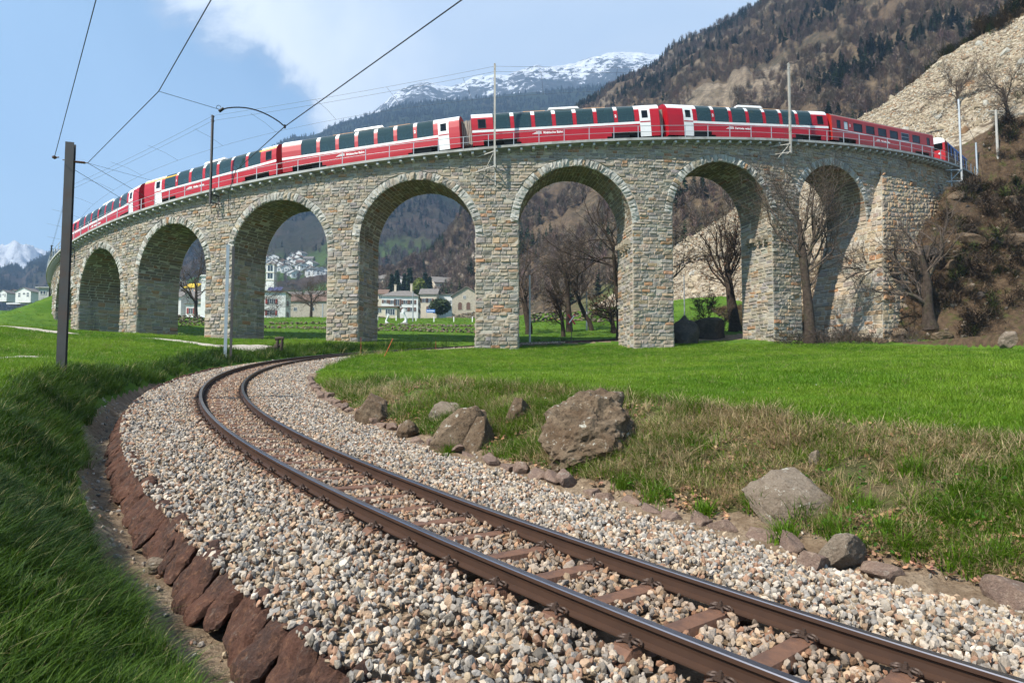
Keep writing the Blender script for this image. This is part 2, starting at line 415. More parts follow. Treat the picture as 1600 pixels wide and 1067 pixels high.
# ------------------------------------------------------------------ mountains: ruled from foot to ridge, each at its own distance
class Mountain:
    def __init__(s, ridge, yr, yf, zf, p, amp, fs, seed):
        r = np.array(ridge, float); s.u = (r[:, 0]-800)/F_PX
        s.yr = np.interp(s.u, *np.array(yr, float).T) if not np.isscalar(yr) else np.full(len(r), float(yr))
        s.zr = np.array([unproj(q[0], q[1], Y)[2] for q, Y in zip(r, s.yr)])
        s.yf, s.zf, s.p, s.amp, s.fs, s.seed = yf, zf, p, amp, fs, seed
    def h(s, x, y):
        x = np.asarray(x, float); y = np.asarray(y, float); u = x/np.maximum(y, 1)
        yr = np.interp(u, s.u, s.yr); zr = np.interp(u, s.u, s.zr)
        yf = np.interp(u, *np.array(s.yf, float).T) if not np.isscalar(s.yf) else s.yf
        t = np.clip((y-yf)/(yr-yf), 0, 1.3)
        tt = np.minimum(t, 1)
        z = s.zf+(zr-s.zf)*tt**s.p
        z = np.where(t > 1, zr-(t-1)*(zr-s.zf)*1.6, z)
        # spurs and gullies running down the slope
        g = fbm(u*s.fs, t*s.fs*.12+.3*vnoise(u*7, t*3, s.seed+50), s.seed, 6, .55)
        g2 = fbm(x/ (yr*.05), y/(yr*.05), s.seed+9, 5, .5)
        rid = 1-abs(g)*2
        z = z+s.amp*(.6*rid+.55*g2)*np.clip(tt*2.2, 0, 1)*(1-.72*sstep(tt, .75, 1))
        z = np.where(y < yf, s.zf-.3*(yf-y), z)
        return z
    def mesh(s, name, mats, u0, u1, nu, y0, y1, ny, colf=None):
        u = np.linspace(u0, u1, nu); Y = y0*(y1/y0)**np.linspace(0, 1, ny)
        U, YY = np.meshgrid(u, Y); X = U*YY
        Z = s.h(X, YY)
        g = Geo(); cols = None
        if colf is not None:
            c = colf(X, YY, Z)
            cols = .25*(c[:-1, :-1]+c[1:, :-1]+c[:-1, 1:]+c[1:, 1:]).reshape(-1, 3)
        g.grid(np.stack([X, YY, Z], -1), 0, cols)
        o = g.build(name, mats, smooth=True); tag(o, kind='structure'); return o
UA = lambda px: (px-800)/F_PX
BROWN = Mountain([(560, 475), (620, 447), (660, 418), (700, 372), (745, 325), (800, 268), (850, 215), (900, 172), (950, 144), (990, 120), (1030, 103), (1045, 90), (1060, 77), (1100, 57), (1150, 29), (1190, 10), (1300, -52), (1500, -180), (1800, -330), (2300, -450)],
                 [(UA(560), 380), (UA(700), 520), (UA(900), 760), (UA(1100), 700), (UA(1400), 560), (UA(2300), 500)],
                 [(UA(560), 300), (UA(700), 260), (UA(900), 190), (UA(1100), 150), (UA(1400), 150), (UA(2300), 150)], 20, 1.12, 26, 9, 101)
FOREST = Mountain([(-900, 470), (-300, 440), (-60, 418), (0, 420), (18, 417), (30, 426), (42, 411), (72, 400), (130, 382), (200, 341), (330, 291), (430, 225), (452, 219), (478, 217), (495, 211), (515, 200), (560, 184), (610, 170), (660, 164), (700, 161), (780, 152), (900, 142), (990, 132), (1100, 130), (1400, 160), (2000, 200)],
                 2300, 320, 30, 1.42, 60, 7, 201)
SNOW = Mountain([(-900, 430), (-200, 405), (-40, 388), (0, 394), (12, 389), (20, 396), (30, 399), (42, 398), (54, 402), (66, 405), (90, 402), (140, 400), (200, 380), (350, 300), (480, 235), (560, 190), (600, 160), (612, 149), (640, 136), (665, 129), (685, 136), (705, 139), (740, 129), (775, 121), (800, 114), (830, 107), (850, 110), (872, 111), (905, 104), (930, 94), (955, 90), (985, 84), (1000, 82), (1035, 86), (1100, 110), (1300, 200), (2000, 330)],
                 3400, 1700, 150, 1.05, 120, 16, 301)
def all_h(x, y):
    h = ground(x, y)
    return max(float(h), float(BROWN.h(x, y)) if y > 140 else -9e9, float(FOREST.h(x, y)) if y > 300 else -9e9)
def hit(px, py, y0=2.0, y1=2500.0, n=700):
    """where the ray through a point of the view first meets the land"""
    Y = y0*(y1/y0)**np.linspace(0, 1, n)
    d = unproj(px, py, 1.0)
    X = d[0]*Y; Zr = d[2]*Y
    H = np.maximum(ground(X, Y), np.where(Y > 140, BROWN.h(X, Y), -9e9)); H = np.maximum(H, np.where(Y > 300, FOREST.h(X, Y), -9e9))
    b = np.where(Zr <= H)[0]
    i = b[0] if len(b) else n-1
    if i > 0:
        f = (Zr[i-1]-H[i-1])/max((Zr[i-1]-H[i-1])-(Zr[i]-H[i]), 1e-9); Yh = Y[i-1]+f*(Y[i]-Y[i-1])
    else: Yh = Y[0]
    return np.array([d[0]*Yh, Yh, d[2]*Yh])
def gz(x, y): return float(ground(np.array([x]), np.array([y]))[0])
# ------------------------------------------------------------------ land materials
def ground_material():
    m = bpy.data.materials.new('ground'); m.use_nodes = True; t = NT(m.node_tree); p = t.n['Principled BSDF']
    geo = t.add('ShaderNodeNewGeometry'); vec = geo.outputs['Position']
    z = t.add('ShaderNodeAttribute', attribute_name='zone'); sp = t.add('ShaderNodeSeparateColor'); t.link(z.outputs['Color'], sp.inputs[0])
    dry, soil, hill = sp.outputs
    n1 = t.noise(.35, vec, 6, .6); n2 = t.noise(3, vec, 6, .65); n3 = t.noise(22, vec, 5, .7); n4 = t.noise(1.1, vec, 5, .6)
    grass = t.mix(t.ramp(n1, .35, .65), (.075, .165, .010), (.135, .235, .020))
    grass = t.mix(t.math('MULTIPLY', t.ramp(n4, .5, .75), .5), grass, (.13, .19, .03))
    grass = t.mix(t.ramp(n3, .35, .75), t.mix(.55, grass, (.02, .055, .006)), grass)
    dryc = t.mix(t.ramp(n2, .35, .65), (.17, .135, .07), (.075, .10, .025))
    dryc = t.mix(t.ramp(n3, .4, .7), t.mix(.5, dryc, (.05, .035, .018)), dryc)
    soilc = t.mix(t.ramp(n2, .3, .7), (.17, .115, .07), (.33, .25, .17))
    soilc = t.mix(t.ramp(n3, .45, .75), soilc, (.10, .065, .04))
    hillc = t.mix(t.ramp(n2, .3, .7), (.060, .039, .024), (.125, .082, .048))
    hillc = t.mix(t.ramp(n4, .5, .72), hillc, (.07, .08, .02))
    hillc = t.mix(t.ramp(n3, .5, .8), hillc, (.03, .02, .013))
    c = t.mix(t.ramp(t.math('ADD', dry, t.math('MULTIPLY_ADD', n2, .8, -.4)), .35, .65), grass, dryc)
    c = t.mix(t.ramp(t.math('ADD', soil, t.math('MULTIPLY_ADD', n2, .5, -.25)), .4, .6), c, soilc)
    c = t.mix(t.ramp(t.math('ADD', hill, t.math('MULTIPLY_ADD', n2, .6, -.3)), .4, .6), c, hillc)
    sc = t.attr('scree')
    tone = t.mix(t.ramp(t.noise(2.2, vec, 7, .75), .36, .64), (.20, .155, .10), (.46, .40, .31))
    tone = t.mix(t.math('MULTIPLY', t.ramp(t.noise(.6, vec, 5, .6), .48, .7), .55), tone, (.25, .17, .10))
    vo = t.add('ShaderNodeTexVoronoi'); vo.inputs['Scale'].default_value = .85; t.link(vec, vo.inputs['Vector'])
    tone = t.mix(t.ramp(vo.outputs['Distance'], .5, .8), tone, (.12, .09, .06))
    c = t.mix(t.ramp(t.math('ADD', sc, t.math('MULTIPLY_ADD', n4, .5, -.25)), .42, .58), c, tone)
    t.link(c, p.inputs['Base Color']); p.inputs['Roughness'].default_value = .95; p.inputs['Specular IOR Level'].default_value = .15
    b = t.add('ShaderNodeBump'); b.inputs['Strength'].default_value = .7; b.inputs['Distance'].default_value = .12
    t.link(t.math('ADD', n3, t.math('MULTIPLY', n2, 1.4)), b.inputs['Height']); t.link(b.outputs[0], p.inputs['Normal'])
    return m
def build_ground():
    az = np.radians(np.linspace(-62, 62, 620)); r = 2.2*(430/2.2)**np.linspace(0, 1, 640)
    A, RR = np.meshgrid(az, r)
    X = RR*np.sin(A); Y = RR*np.cos(A)-3.5
    H, info = ground(X, Y, True)
    g = Geo(); g.grid(np.stack([X, Y, H], -1)[:, ::-1])
    o = g.build('ground', ground_material(), smooth=True); tag(o, kind='structure')
    n = X.size; sh = X.shape
    D = info['D']; S = info['S']; x = X.ravel(); y = Y.ravel()
    bR = info['bankR']; nz = fbm(x*.5, y*.5, 77, 4)
    dry = bR*(.72+.5*nz)*(D > 2.6)*sstep(S, -8, 2)*np.interp(S, [0, 20, 26], [1, .75, .2])
    soil = np.zeros(n)
    soil = np.maximum(soil, 1.0*((D < -1.9) & (D > -info['dw']-.25))*(S < 26))
    soil = np.maximum(soil, .9*((D > 2.3) & (D < 3.0+.25*nz))*(S < 30))
    soil = np.maximum(soil, ((abs(D) < 2.3))*1.0)
    soil = np.maximum(soil, .55*bR*sstep(nz, .15, .5)*(S < 20))
    wall = sstep(x, 24.5, 30)*sstep(y, 58, 60.2+0*x)*(y < 84)
    wall = np.maximum(wall, sstep(x+y*.2-.9*fbm(x*.4, y*.4, 3, 3)*3, 46, 50)*sstep(y, 57.3, 58.8)*(y < 84)*(x > 30))
    hill = np.maximum(info['hill'], wall)
    rad = np.hypot(x-VX, y-VY); ang = np.arctan2(x-VX, VY-y)
    scree = info['hill']*np.where((rad < 69) | ((ang > .95)), 1, 0)*sstep(y, 74, 82)
    green = sstep(fbm(x*.05, y*.05, 88, 3)+np.clip((x-72)/50, -.6, 1.0), .3, .75)
    scree = scree*(1-.9*green)
    z = np.stack([np.clip(dry, 0, 1), np.clip(soil, 0, 1), np.clip(hill, 0, 1), np.ones(n)], -1)[:, None]
    me = o.data
    def put(nm, arr):
        a = me.attributes.new(nm, 'FLOAT_COLOR', 'POINT'); a.data.foreach_set('color', np.ascontiguousarray(arr.reshape(*sh, 4)[:, ::-1].reshape(-1, 4), np.float32).ravel())
    put('zone', z)
    put('scree', np.stack([scree]*3+[np.ones(n)], -1))
    return o
build_ground()

def slope_material(name, cols, s1, s2, s3, rock=None, rockamt=.5):
    m = bpy.data.materials.new(name); m.use_nodes = True; t = NT(m.node_tree); p = t.n['Principled BSDF']
    geo = t.add('ShaderNodeNewGeometry'); vec = geo.outputs['Position']
    a = t.attr('col')
    n1 = t.noise(s1, vec, 7, .62, .3); n2 = t.noise(s2, vec, 7, .68); n3 = t.noise(s3, vec, 5, .7)
    c = t.mix(t.ramp(n1, .36, .64), cols[0], cols[1])
    c = t.mix(t.ramp(n2, .42, .68), c, cols[2])
    c = t.mix(t.math('MULTIPLY', t.ramp(n3, .35, .7), .6), c, t.mix(.75, c, (.01, .01, .01)))
    sp = t.add('ShaderNodeSeparateColor'); t.link(a, sp.inputs[0])
    if rock is not None:
        c = t.mix(t.math('MULTIPLY', sp.outputs[0], t.math('MULTIPLY_ADD', t.ramp(n2, .3, .6), .7, .3)), c, t.mix(t.ramp(n3, .3, .7), rock, tuple(q*.45 for q in rock)))
    c = t.mix(sp.outputs[1], c, t.mix(t.ramp(n2, .35, .65), (.065, .13, .025), (.10, .17, .04)))
    c = t.mix(sp.outputs[2], c, t.mix(t.ramp(n3, .3, .7), (.36, .31, .25), (.24, .20, .16)))
    t.link(c, p.inputs['Base Color']); p.inputs['Roughness'].default_value = .95; p.inputs['Specular IOR Level'].default_value = .1
    b = t.add('ShaderNodeBump'); b.inputs['Strength'].default_value = .9; b.inputs['Distance'].default_value = .25/s3
    t.link(n2, b.inputs['Height']); t.link(b.outputs[0], p.inputs['Normal'])
    return m
def brown_cols(X, Y, Z):
    u = X/Y; n = fbm(X*.012, Z*.02, 401, 4); n2 = fbm(X*.03, Z*.05, 402, 4)
    gy, gx = np.gradient(Z); 
    rock = sstep(n+.5*n2+.35*sstep(Z, 60, 160), .20, .55)
    # grey stone run seen through the middle arches, and green terraces low down
    run = sstep(26-abs((Z-30)-(X+62)*1.05-3*n2), 0, 8)*sstep(Z, 24, 34)*(Z < 120)*(u < -.03)*(u > -.16)
    green = sstep(.30-((Y-150)/220.)-.2*n, .0, .15)*sstep(n2, -.3, .2)*.75
    return np.stack([rock*.8, green, run*.85], -1)
def forest_cols(X, Y, Z):
    u = X/Y; n = fbm(X*.006, Y*.006, 411, 4)
    low = sstep(900-Y, 0, 200)
    green = low*sstep(n+.25*sstep(Y, 520, 620)-.1, .0, .25)*.85
    green = np.maximum(green, sstep(420-Y, 0, 60)*.6)
    hi = sstep(Z, 330, 480)
    return np.stack([(1-hi)*.0, green, 0*n], -1)
def snow_cols(X, Y, Z):
    return np.zeros(X.shape+(3,))
def forest_material():
    m = bpy.data.materials.new('forest_slope'); m.use_nodes = True; t = NT(m.node_tree); p = t.n['Principled BSDF']
    geo = t.add('ShaderNodeNewGeometry'); vec = geo.outputs['Position']; sx = t.add('ShaderNodeSeparateXYZ'); t.link(vec, sx.inputs[0])
    n1 = t.noise(.006, vec, 7, .6); n2 = t.noise(.03, vec, 6, .65); n3 = t.noise(.12, vec, 5, .7)
    low = t.mix(t.ramp(n1, .4, .62), (.085, .06, .045), (.05, .045, .03))
    low = t.mix(t.math('MULTIPLY', t.ramp(n2, .45, .7), .6), low, (.03, .04, .018))
    hi = t.mix(t.ramp(n2, .4, .7), (.014, .024, .012), (.035, .04, .022))
    hi = t.mix(t.math('MULTIPLY', t.ramp(n1, .56, .7), .4), hi, (.10, .075, .05))
    hh = t.math('ADD', sx.outputs[2], t.math('MULTIPLY_ADD', n1, 260, -130))
    c = t.mix(t.ramp(hh, 190, 330), low, hi)
    c = t.mix(t.math('MULTIPLY', t.ramp(n3, .4, .7), .55), c, t.mix(.7, c, (.005, .007, .004)))
    a = t.attr('col'); sp = t.add('ShaderNodeSeparateColor'); t.link(a, sp.inputs[0])
    c = t.mix(sp.outputs[1], c, t.mix(t.ramp(n2, .35, .65), (.05, .11, .02), (.09, .15, .035)))
    t.link(c, p.inputs['Base Color']); p.inputs['Roughness'].default_value = 1; p.inputs['Specular IOR Level'].default_value = .05
    b = t.add('ShaderNodeBump'); b.inputs['Strength'].default_value = 1; b.inputs['Distance'].default_value = 5
    t.link(n3, b.inputs['Height']); t.link(b.outputs[0], p.inputs['Normal'])
    return m
def snow_material():
    m = bpy.data.materials.new('snow_rock'); m.use_nodes = True; t = NT(m.node_tree); p = t.n['Principled BSDF']
    geo = t.add('ShaderNodeNewGeometry'); vec = geo.outputs['Position']; sx = t.add('ShaderNodeSeparateXYZ'); t.link(vec, sx.inputs[0])
    nrm = t.add('ShaderNodeSeparateXYZ'); t.link(geo.outputs['Normal'], nrm.inputs[0])
    n1 = t.noise(.0047, vec, 8, .62); n2 = t.noise(.022, vec, 9, .72, .6)
    rock = t.mix(t.ramp(n2, .35, .7), (.10, .10, .105), (.05, .05, .055))
    hh = t.math('ADD', t.math('MULTIPLY', sx.outputs[2], 2.118), t.math('MULTIPLY_ADD', n1, 1500, -750))
    hh = t.math('ADD', hh, t.math('MULTIPLY_ADD', n2, 3400, -1700))
    u = t.math('DIVIDE', sx.outputs[0], sx.outputs[1])
    line = t.math('MULTIPLY_ADD', t.ramp(u, -.62, -.25), 2560, 480)
    line = t.math('ADD', line, t.math('MULTIPLY', t.ramp(u, -.18, .12), 230))
    snow = t.ramp(t.math('SUBTRACT', hh, line), -40, 120)
    forest = t.ramp(t.math('SUBTRACT', hh, line), -250, -750)
    c = t.mix(forest, rock, (.02, .026, .02))
    c = t.mix(snow, c, (.82, .84, .88))
    t.link(c, p.inputs['Base Color']); p.inputs['Roughness'].default_value = .9; p.inputs['Specular IOR Level'].default_value = .1
    b = t.add('ShaderNodeBump'); b.inputs['Strength'].default_value = 1; b.inputs['Distance'].default_value = 30
    t.link(n2, b.inputs['Height']); t.link(b.outputs[0], p.inputs['Normal'])
    return m
BROWN.mesh('valley_hill', slope_material('hill_slope', ((.115, .078, .048), (.070, .056, .034), (.165, .115, .068)), .02, .09, .5, (.31, .245, .175)), UA(540), UA(2300), 520, 140, 950, 330, brown_cols)
FOREST.mesh('forest_mountain', forest_material(), UA(-900), UA(2000), 620, 300, 2900, 300, forest_cols)
SNOW.mesh('snow_mountain', snow_material(), UA(-900), UA(2000), 900, 1750, 4200, 200, snow_cols)
# ------------------------------------------------------------------ masonry viaduct
M_STONE = None
def stone_mat():
    m = bpy.data.materials.new('ashlar'); m.use_nodes = True; t = NT(m.node_tree); p = t.n['Principled BSDF']
    geo = t.add('ShaderNodeNewGeometry'); vec = geo.outputs['Position']
    a = t.attr('col'); n1 = t.noise(2.2, vec, 6, .65); n2 = t.noise(11, vec, 6, .7); n3 = t.noise(.22, vec, 5, .6)
    c = t.mix(1.0, a, t_col(t, t.math('MULTIPLY_ADD', n2, .9, .52)), 'MULTIPLY')
    c = t.mix(t.math('MULTIPLY', t.ramp(n1, .5, .75), .55), c, (.34, .22, .12))
    c = t.mix(t.math('MULTIPLY', t.ramp(n3, .5, .72), .30), c, t.mix(.6, c, (.12, .10, .08)))
    mp = t.add('ShaderNodeMapping'); mp.inputs['Scale'].default_value = (1, 1, .10); t.link(vec, mp.inputs['Vector'])
    n4 = t.noise(1.3, mp.outputs[0], 6, .65); c = t.mix(t.math('MULTIPLY', t.ramp(n4, .52, .70), .55), c, t.mix(.75, c, (.045, .042, .038)))
    t.link(c, p.inputs['Base Color']); p.inputs['Roughness'].default_value = .9; p.inputs['Specular IOR Level'].default_value = .2
    b = t.add('ShaderNodeBump'); b.inputs['Strength'].default_value = .6; b.inputs['Distance'].default_value = .04
    t.link(n2, b.inputs['Height']); t.link(b.outputs[0], p.inputs['Normal'])
    return m
M_STONE = stone_mat()
M_MORTAR = mat('mortar', (.40, .36, .29), .95, var=.3, vscale=1.5, bump=.4, bscale=12)
M_CONC = mat('concrete', (.36, .36, .34), .85, var=.25, vscale=1.2, dark=(.12, .11, .09), dscale=.9, damt=.5, bump=.2)
M_CORBEL = mat('corbel_concrete', (.48, .48, .47), .8, var=.15)
M_GALV = mat('galvanised', (.42, .44, .45), .45, metal=.6, var=.15)
M_STEELW = mat('weathered_steel', (.075, .07, .066), .6, metal=.3, var=.35, vscale=2, dark=(.10, .05, .03), dscale=1.3, damt=.6)
M_RUST = mat('rust', (.16, .075, .04), .8, var=.35, vscale=9)
PAL = np.array([(.37, .35, .305), (.325, .325, .305), (.40, .365, .30), (.43, .385, .31), (.29, .30, .30), (.36, .325, .265), (.34, .345, .335), (.41, .32, .22), (.38, .225, .125), (.235, .23, .22)])
PALP = np.array([.17, .15, .14, .11, .12, .09, .10, .06, .035, .025])
def pick_cols(n, r=rng, warm=0.0):
    i = r.choice(len(PAL), n, p=PALP/PALP.sum())
    c = (PAL[i]*.86+.14*PAL.mean(0))*np.array([.84, .775, .71])*(1+r.normal(0, .08, (n, 1)))*(1+r.normal(0, .025, (n, 3)))
    return np.clip(c*np.array([1+.18*warm, 1, 1-.25*warm]), .03, .8)
def emit_stones(g, C, M, nu=5, nv=4, depth=.07, mi=0, cols=None, joint=.016, seed=1, jitter=(.008, .008)):
    """C: (N,4,2) corners (bl, br, tr, tl) in wall coordinates; M maps (s,z,d)->xyz"""
    C = np.asarray(C, float); n = len(C)
    if n == 0: return
    r = np.random.default_rng(seed)
    if cols is None: cols = pick_cols(n, r)
    # joints
    wx = np.maximum(np.abs(C[:, 1, 0]-C[:, 0, 0]), .05); 
    ju = np.clip(joint/wx, 0, .25); hz = np.maximum(np.abs(C[:, 3, 1]-C[:, 0, 1]), .05); jv = np.clip(joint/hz, 0, .25)
    u = np.concatenate([[0, .09], np.linspace(.3, .7, nu-4) if nu > 5 else ([.5] if nu == 5 else []), [.91, 1]]); v = np.concatenate([[0, .13], ([.5] if nv == 5 else []), [.87, 1]])
    nu, nv = len(u), len(v)
    U = ju[:, None]+(1-2*ju[:, None])*u; V = jv[:, None]+(1-2*jv[:, None])*v
    U = U[:, :, None]; V = V[:, None, :]
    P = [(1-U)*(1-V)*C[:, 0, k][:, None, None]+U*(1-V)*C[:, 1, k][:, None, None]+U*V*C[:, 2, k][:, None, None]+(1-U)*V*C[:, 3, k][:, None, None] for k in (0, 1)]
    eu = np.minimum(np.arange(nu), nu-1-np.arange(nu)); ev = np.minimum(np.arange(nv), nv-1-np.arange(nv))
    e = np.minimum(eu[:, None], ev[None])
    base = np.where(e == 0, -.03, np.where(e == 1, .55, 1.0))*depth
    d = base[None]+(e > 0)[None]*(r.normal(0, .22*depth, (n, nu, nv))+r.normal(.1*depth, .33*depth, (n, 1, 1))+r.normal(0, .2*depth, (n, 1, 1))*(V-.5)*2+r.normal(0, .2*depth, (n, 1, 1))*(U-.5)*2)
    jit = (e > 0)[None]*1.0
    s = P[0]+jit*r.normal(0, jitter[0], (n, nu, nv)); z = P[1]+jit*r.normal(0, jitter[1], (n, nu, nv))
    X = M(s, z, d)
    i = np.arange(nu-1)[:, None]*nv; j = np.arange(nv-1)[None]
    f = np.stack([i+j, i+nv+j, i+nv+j+1, i+j+1], -1).reshape(-1, 4)
    F = (np.arange(n)[:, None, None]*(nu*nv)+f[None]).reshape(-1, 4)
    g.raw(X.reshape(-1, 3), F, mi, np.repeat(cols, len(f), 0))
def courses(z0, z1, r, lo=.27, hi=.37):
    zs = [z0]
    while zs[-1] < z1-.2: zs.append(zs[-1]+r.uniform(lo, hi))
    zs[-1] = z1 if len(zs) > 1 else z1
    return zs
def split(a, b, r, lo, hi):
    out = [a]
    while b-out[-1] > hi*1.25: out.append(out[-1]+r.uniform(lo, hi))
    out.append(b)
    return out

# openings, as angles along the outer face
ARCH = [(-1.035, -.905), (-.870, -.747), (-.7168, -.5772), (-.5364, -.4031), (-.3617, -.2273), (-.1878, -.0500), (-.0012, .1307), (.1793, .3112), (.3532, .4708)]
A_START, A_END = -1.16, .565
S_ = lambda a: a*VR
def zcrown(a): return float(deck_z(a))-1.92
arches = []
for a0, a1 in ARCH:
    s0, s1 = S_(a0), S_(a1); r_ = (s1-s0)/2; sc = (s0+s1)/2
    arches.append(dict(s0=s0, s1=s1, r=r_, sc=sc, zs=zcrown(sc/VR)-r_, re=r_+.66))
def ftop(s): return VZ0+VG*s-.30
def face_M(s, z, d): return vpt(s/VR, VR+d, z)
def zground(a): 
    p = vpt(a, VR, 0.); return gz(p[0], p[1])
viaduct = thing('viaduct', 'curved grey stone railway viaduct of nine round arches carrying the red train', 'viaduct', (VX, VY-VR, 2.8))
# backing (mortar) shell: front, back, intrados
def profile(A, zb):
    th = np.linspace(math.pi, 0, 33)
    pts = [(A['s0'], zb)]+[(A['sc']+A['r']*math.cos(t), A['zs']+A['r']*math.sin(t)) for t in th]+[(A['s1'], zb)]
    return np.array(pts)
ZB = []
for A in arches: ZB.append(min(zground(A['s0']/VR), zground(A['s1']/VR), zground(A['sc']/VR))-1.2)
core = Geo()
def wall_strip(g, s_list, zlo, zhi, r):
    P = np.stack([vpt(np.array(s_list)/VR, r, np.array(zlo)), vpt(np.array(s_list)/VR, r, np.array(zhi))], 1)
    g.grid(P if r > 70 else P[:, ::-1])
lims = [S_(A_START)]+[x for A in arches for x in (A['s0'], A['s1'])]+[S_(A_END)]
for r in (VR-.004, VR_IN):
    for k in range(0, len(lims), 2):
        ss = np.linspace(lims[k], lims[k+1], 9); zb = min(zground(lims[k]/VR), zground(lims[k+1]/VR))-1.5
        wall_strip(core, ss, np.full(9, zb), ftop(ss)+.1, r)
    for A, zb in zip(arches, ZB):
        p = profile(A, zb)[1:-1]; wall_strip(core, p[:, 0], p[:, 1], ftop(p[:, 0])+.1, r)
for A, zb in zip(arches, ZB):
    p = profile(A, zb)
    P = np.stack([vpt(p[:, 0]/VR, VR-.004, p[:, 1]), vpt(p[:, 0]/VR, VR_IN, p[:, 1])], 1)
    core.grid(P[::-1])
core.build('masonry_core', M_MORTAR, viaduct)
# piers: front stones and the flanks facing the openings
def flank_M(sedge, sign):
    def M(t, z, d):   # t radial depth, d out of the flank into the opening
        return vpt((sedge+sign*d)/VR, VR-t, z)
    return M
def make_pier(k):
    left = arches[k-1] if k > 0 else None; right = arches[k] if k < len(arches) else None
    sL = left['s1'] if left else S_(A_START); sR = right['s0'] if right else S_(A_END)
    zsL = left['zs'] if left else right['zs']; zsR = right['zs'] if right else left['zs']
    g = Geo(); r = np.random.default_rng(100+k)
    zb = min(zground(sL/VR), zground(sR/VR))-.5
    ztop = min(zsL, zsR)
    zs = courses(zb, ztop, r, .26, .36) if ztop-zb > .3 else [zb]; C = []
    for a, b in zip(zs[:-1], zs[1:]):
        e = split(sL, sR, r, .42, .95)
        for x0, x1 in zip(e[:-1], e[1:]): C.append([(x0, a), (x1, a), (x1, b), (x0, b)])
    emit_stones(g, C, face_M, 6, 4, .085, seed=200+k)
    for A, se, sg in ((left, sL, 1) if left else (None, 0, 0), (right, sR, -1) if right else (None, 0, 0)):
        pass
    for A, se, sg in ((left, sL, -1), (right, sR, 1)):
        if A is None: continue
        C = []
        zt = A['zs']
        if zt-zb < .4: continue
        zz = zs if abs(zt-ztop) < .3 and len(zs) > 1 else courses(zb, zt, r, .30, .40)
        zz = [q for q in zz if q < zt-.1]+[zt]
        for a, b in zip(zz[:-1], zz[1:]):
            e = split(0, VR-VR_IN, r, .5, 1.2)
            for x0, x1 in zip(e[:-1], e[1:]): C.append([(x0, a), (x1, a), (x1, b), (x0, b)])
        emit_stones(g, C, flank_M(se, sg), 5, 4, .075, seed=300+k)
    return g.build('pier', M_STONE, viaduct) if g.f else None
piers = [make_pier(k) for k in range(0, 10)]
# arches: voussoir ring and vault
for k, A in enumerate(arches):
    g = Geo(); r = np.random.default_rng(400+k)
    n = 47; th = np.linspace(math.pi, 0, n+1)
    C = []; 
    def ring_M(s, z, d): return vpt((A['sc']+z*np.cos(s))/VR, VR+d, A['zs']+z*np.sin(s))
    th = th+np.concatenate([[0], r.normal(0, .006, n-1), [0]])
    for i in range(n):
        re = A['re']+r.normal(0, .03)
        C.append([(th[i], A['r']-.02), (th[i+1], A['r']-.02), (th[i+1], re), (th[i], re)])
    cc = pick_cols(n, r); grey = np.tile([.40, .39, .35], (n, 1))*(1+r.normal(0, .12, (n, 1)))
    cc = np.where(r.random((n, 1)) < .7, grey, cc)
    emit_stones(g, C, ring_M, 5, 5, .10, cols=cc, joint=.0045, seed=500+k)
    g.build('arch_ring', M_STONE, viaduct)
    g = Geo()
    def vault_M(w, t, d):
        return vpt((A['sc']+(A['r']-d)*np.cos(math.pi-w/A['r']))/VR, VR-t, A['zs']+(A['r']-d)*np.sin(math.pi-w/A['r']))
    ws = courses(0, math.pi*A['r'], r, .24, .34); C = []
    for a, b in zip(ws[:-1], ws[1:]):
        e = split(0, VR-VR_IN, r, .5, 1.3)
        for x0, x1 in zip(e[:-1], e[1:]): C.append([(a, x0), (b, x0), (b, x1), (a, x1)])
    emit_stones(g, C, vault_M, 4, 4, .05, cols=pick_cols(len(C), r)*np.array([.66, .60, .54]), seed=600+k)  # shade under the arch put into the colour: vault stones darker and warmer
    g.build('arch_vault', M_STONE, viaduct)
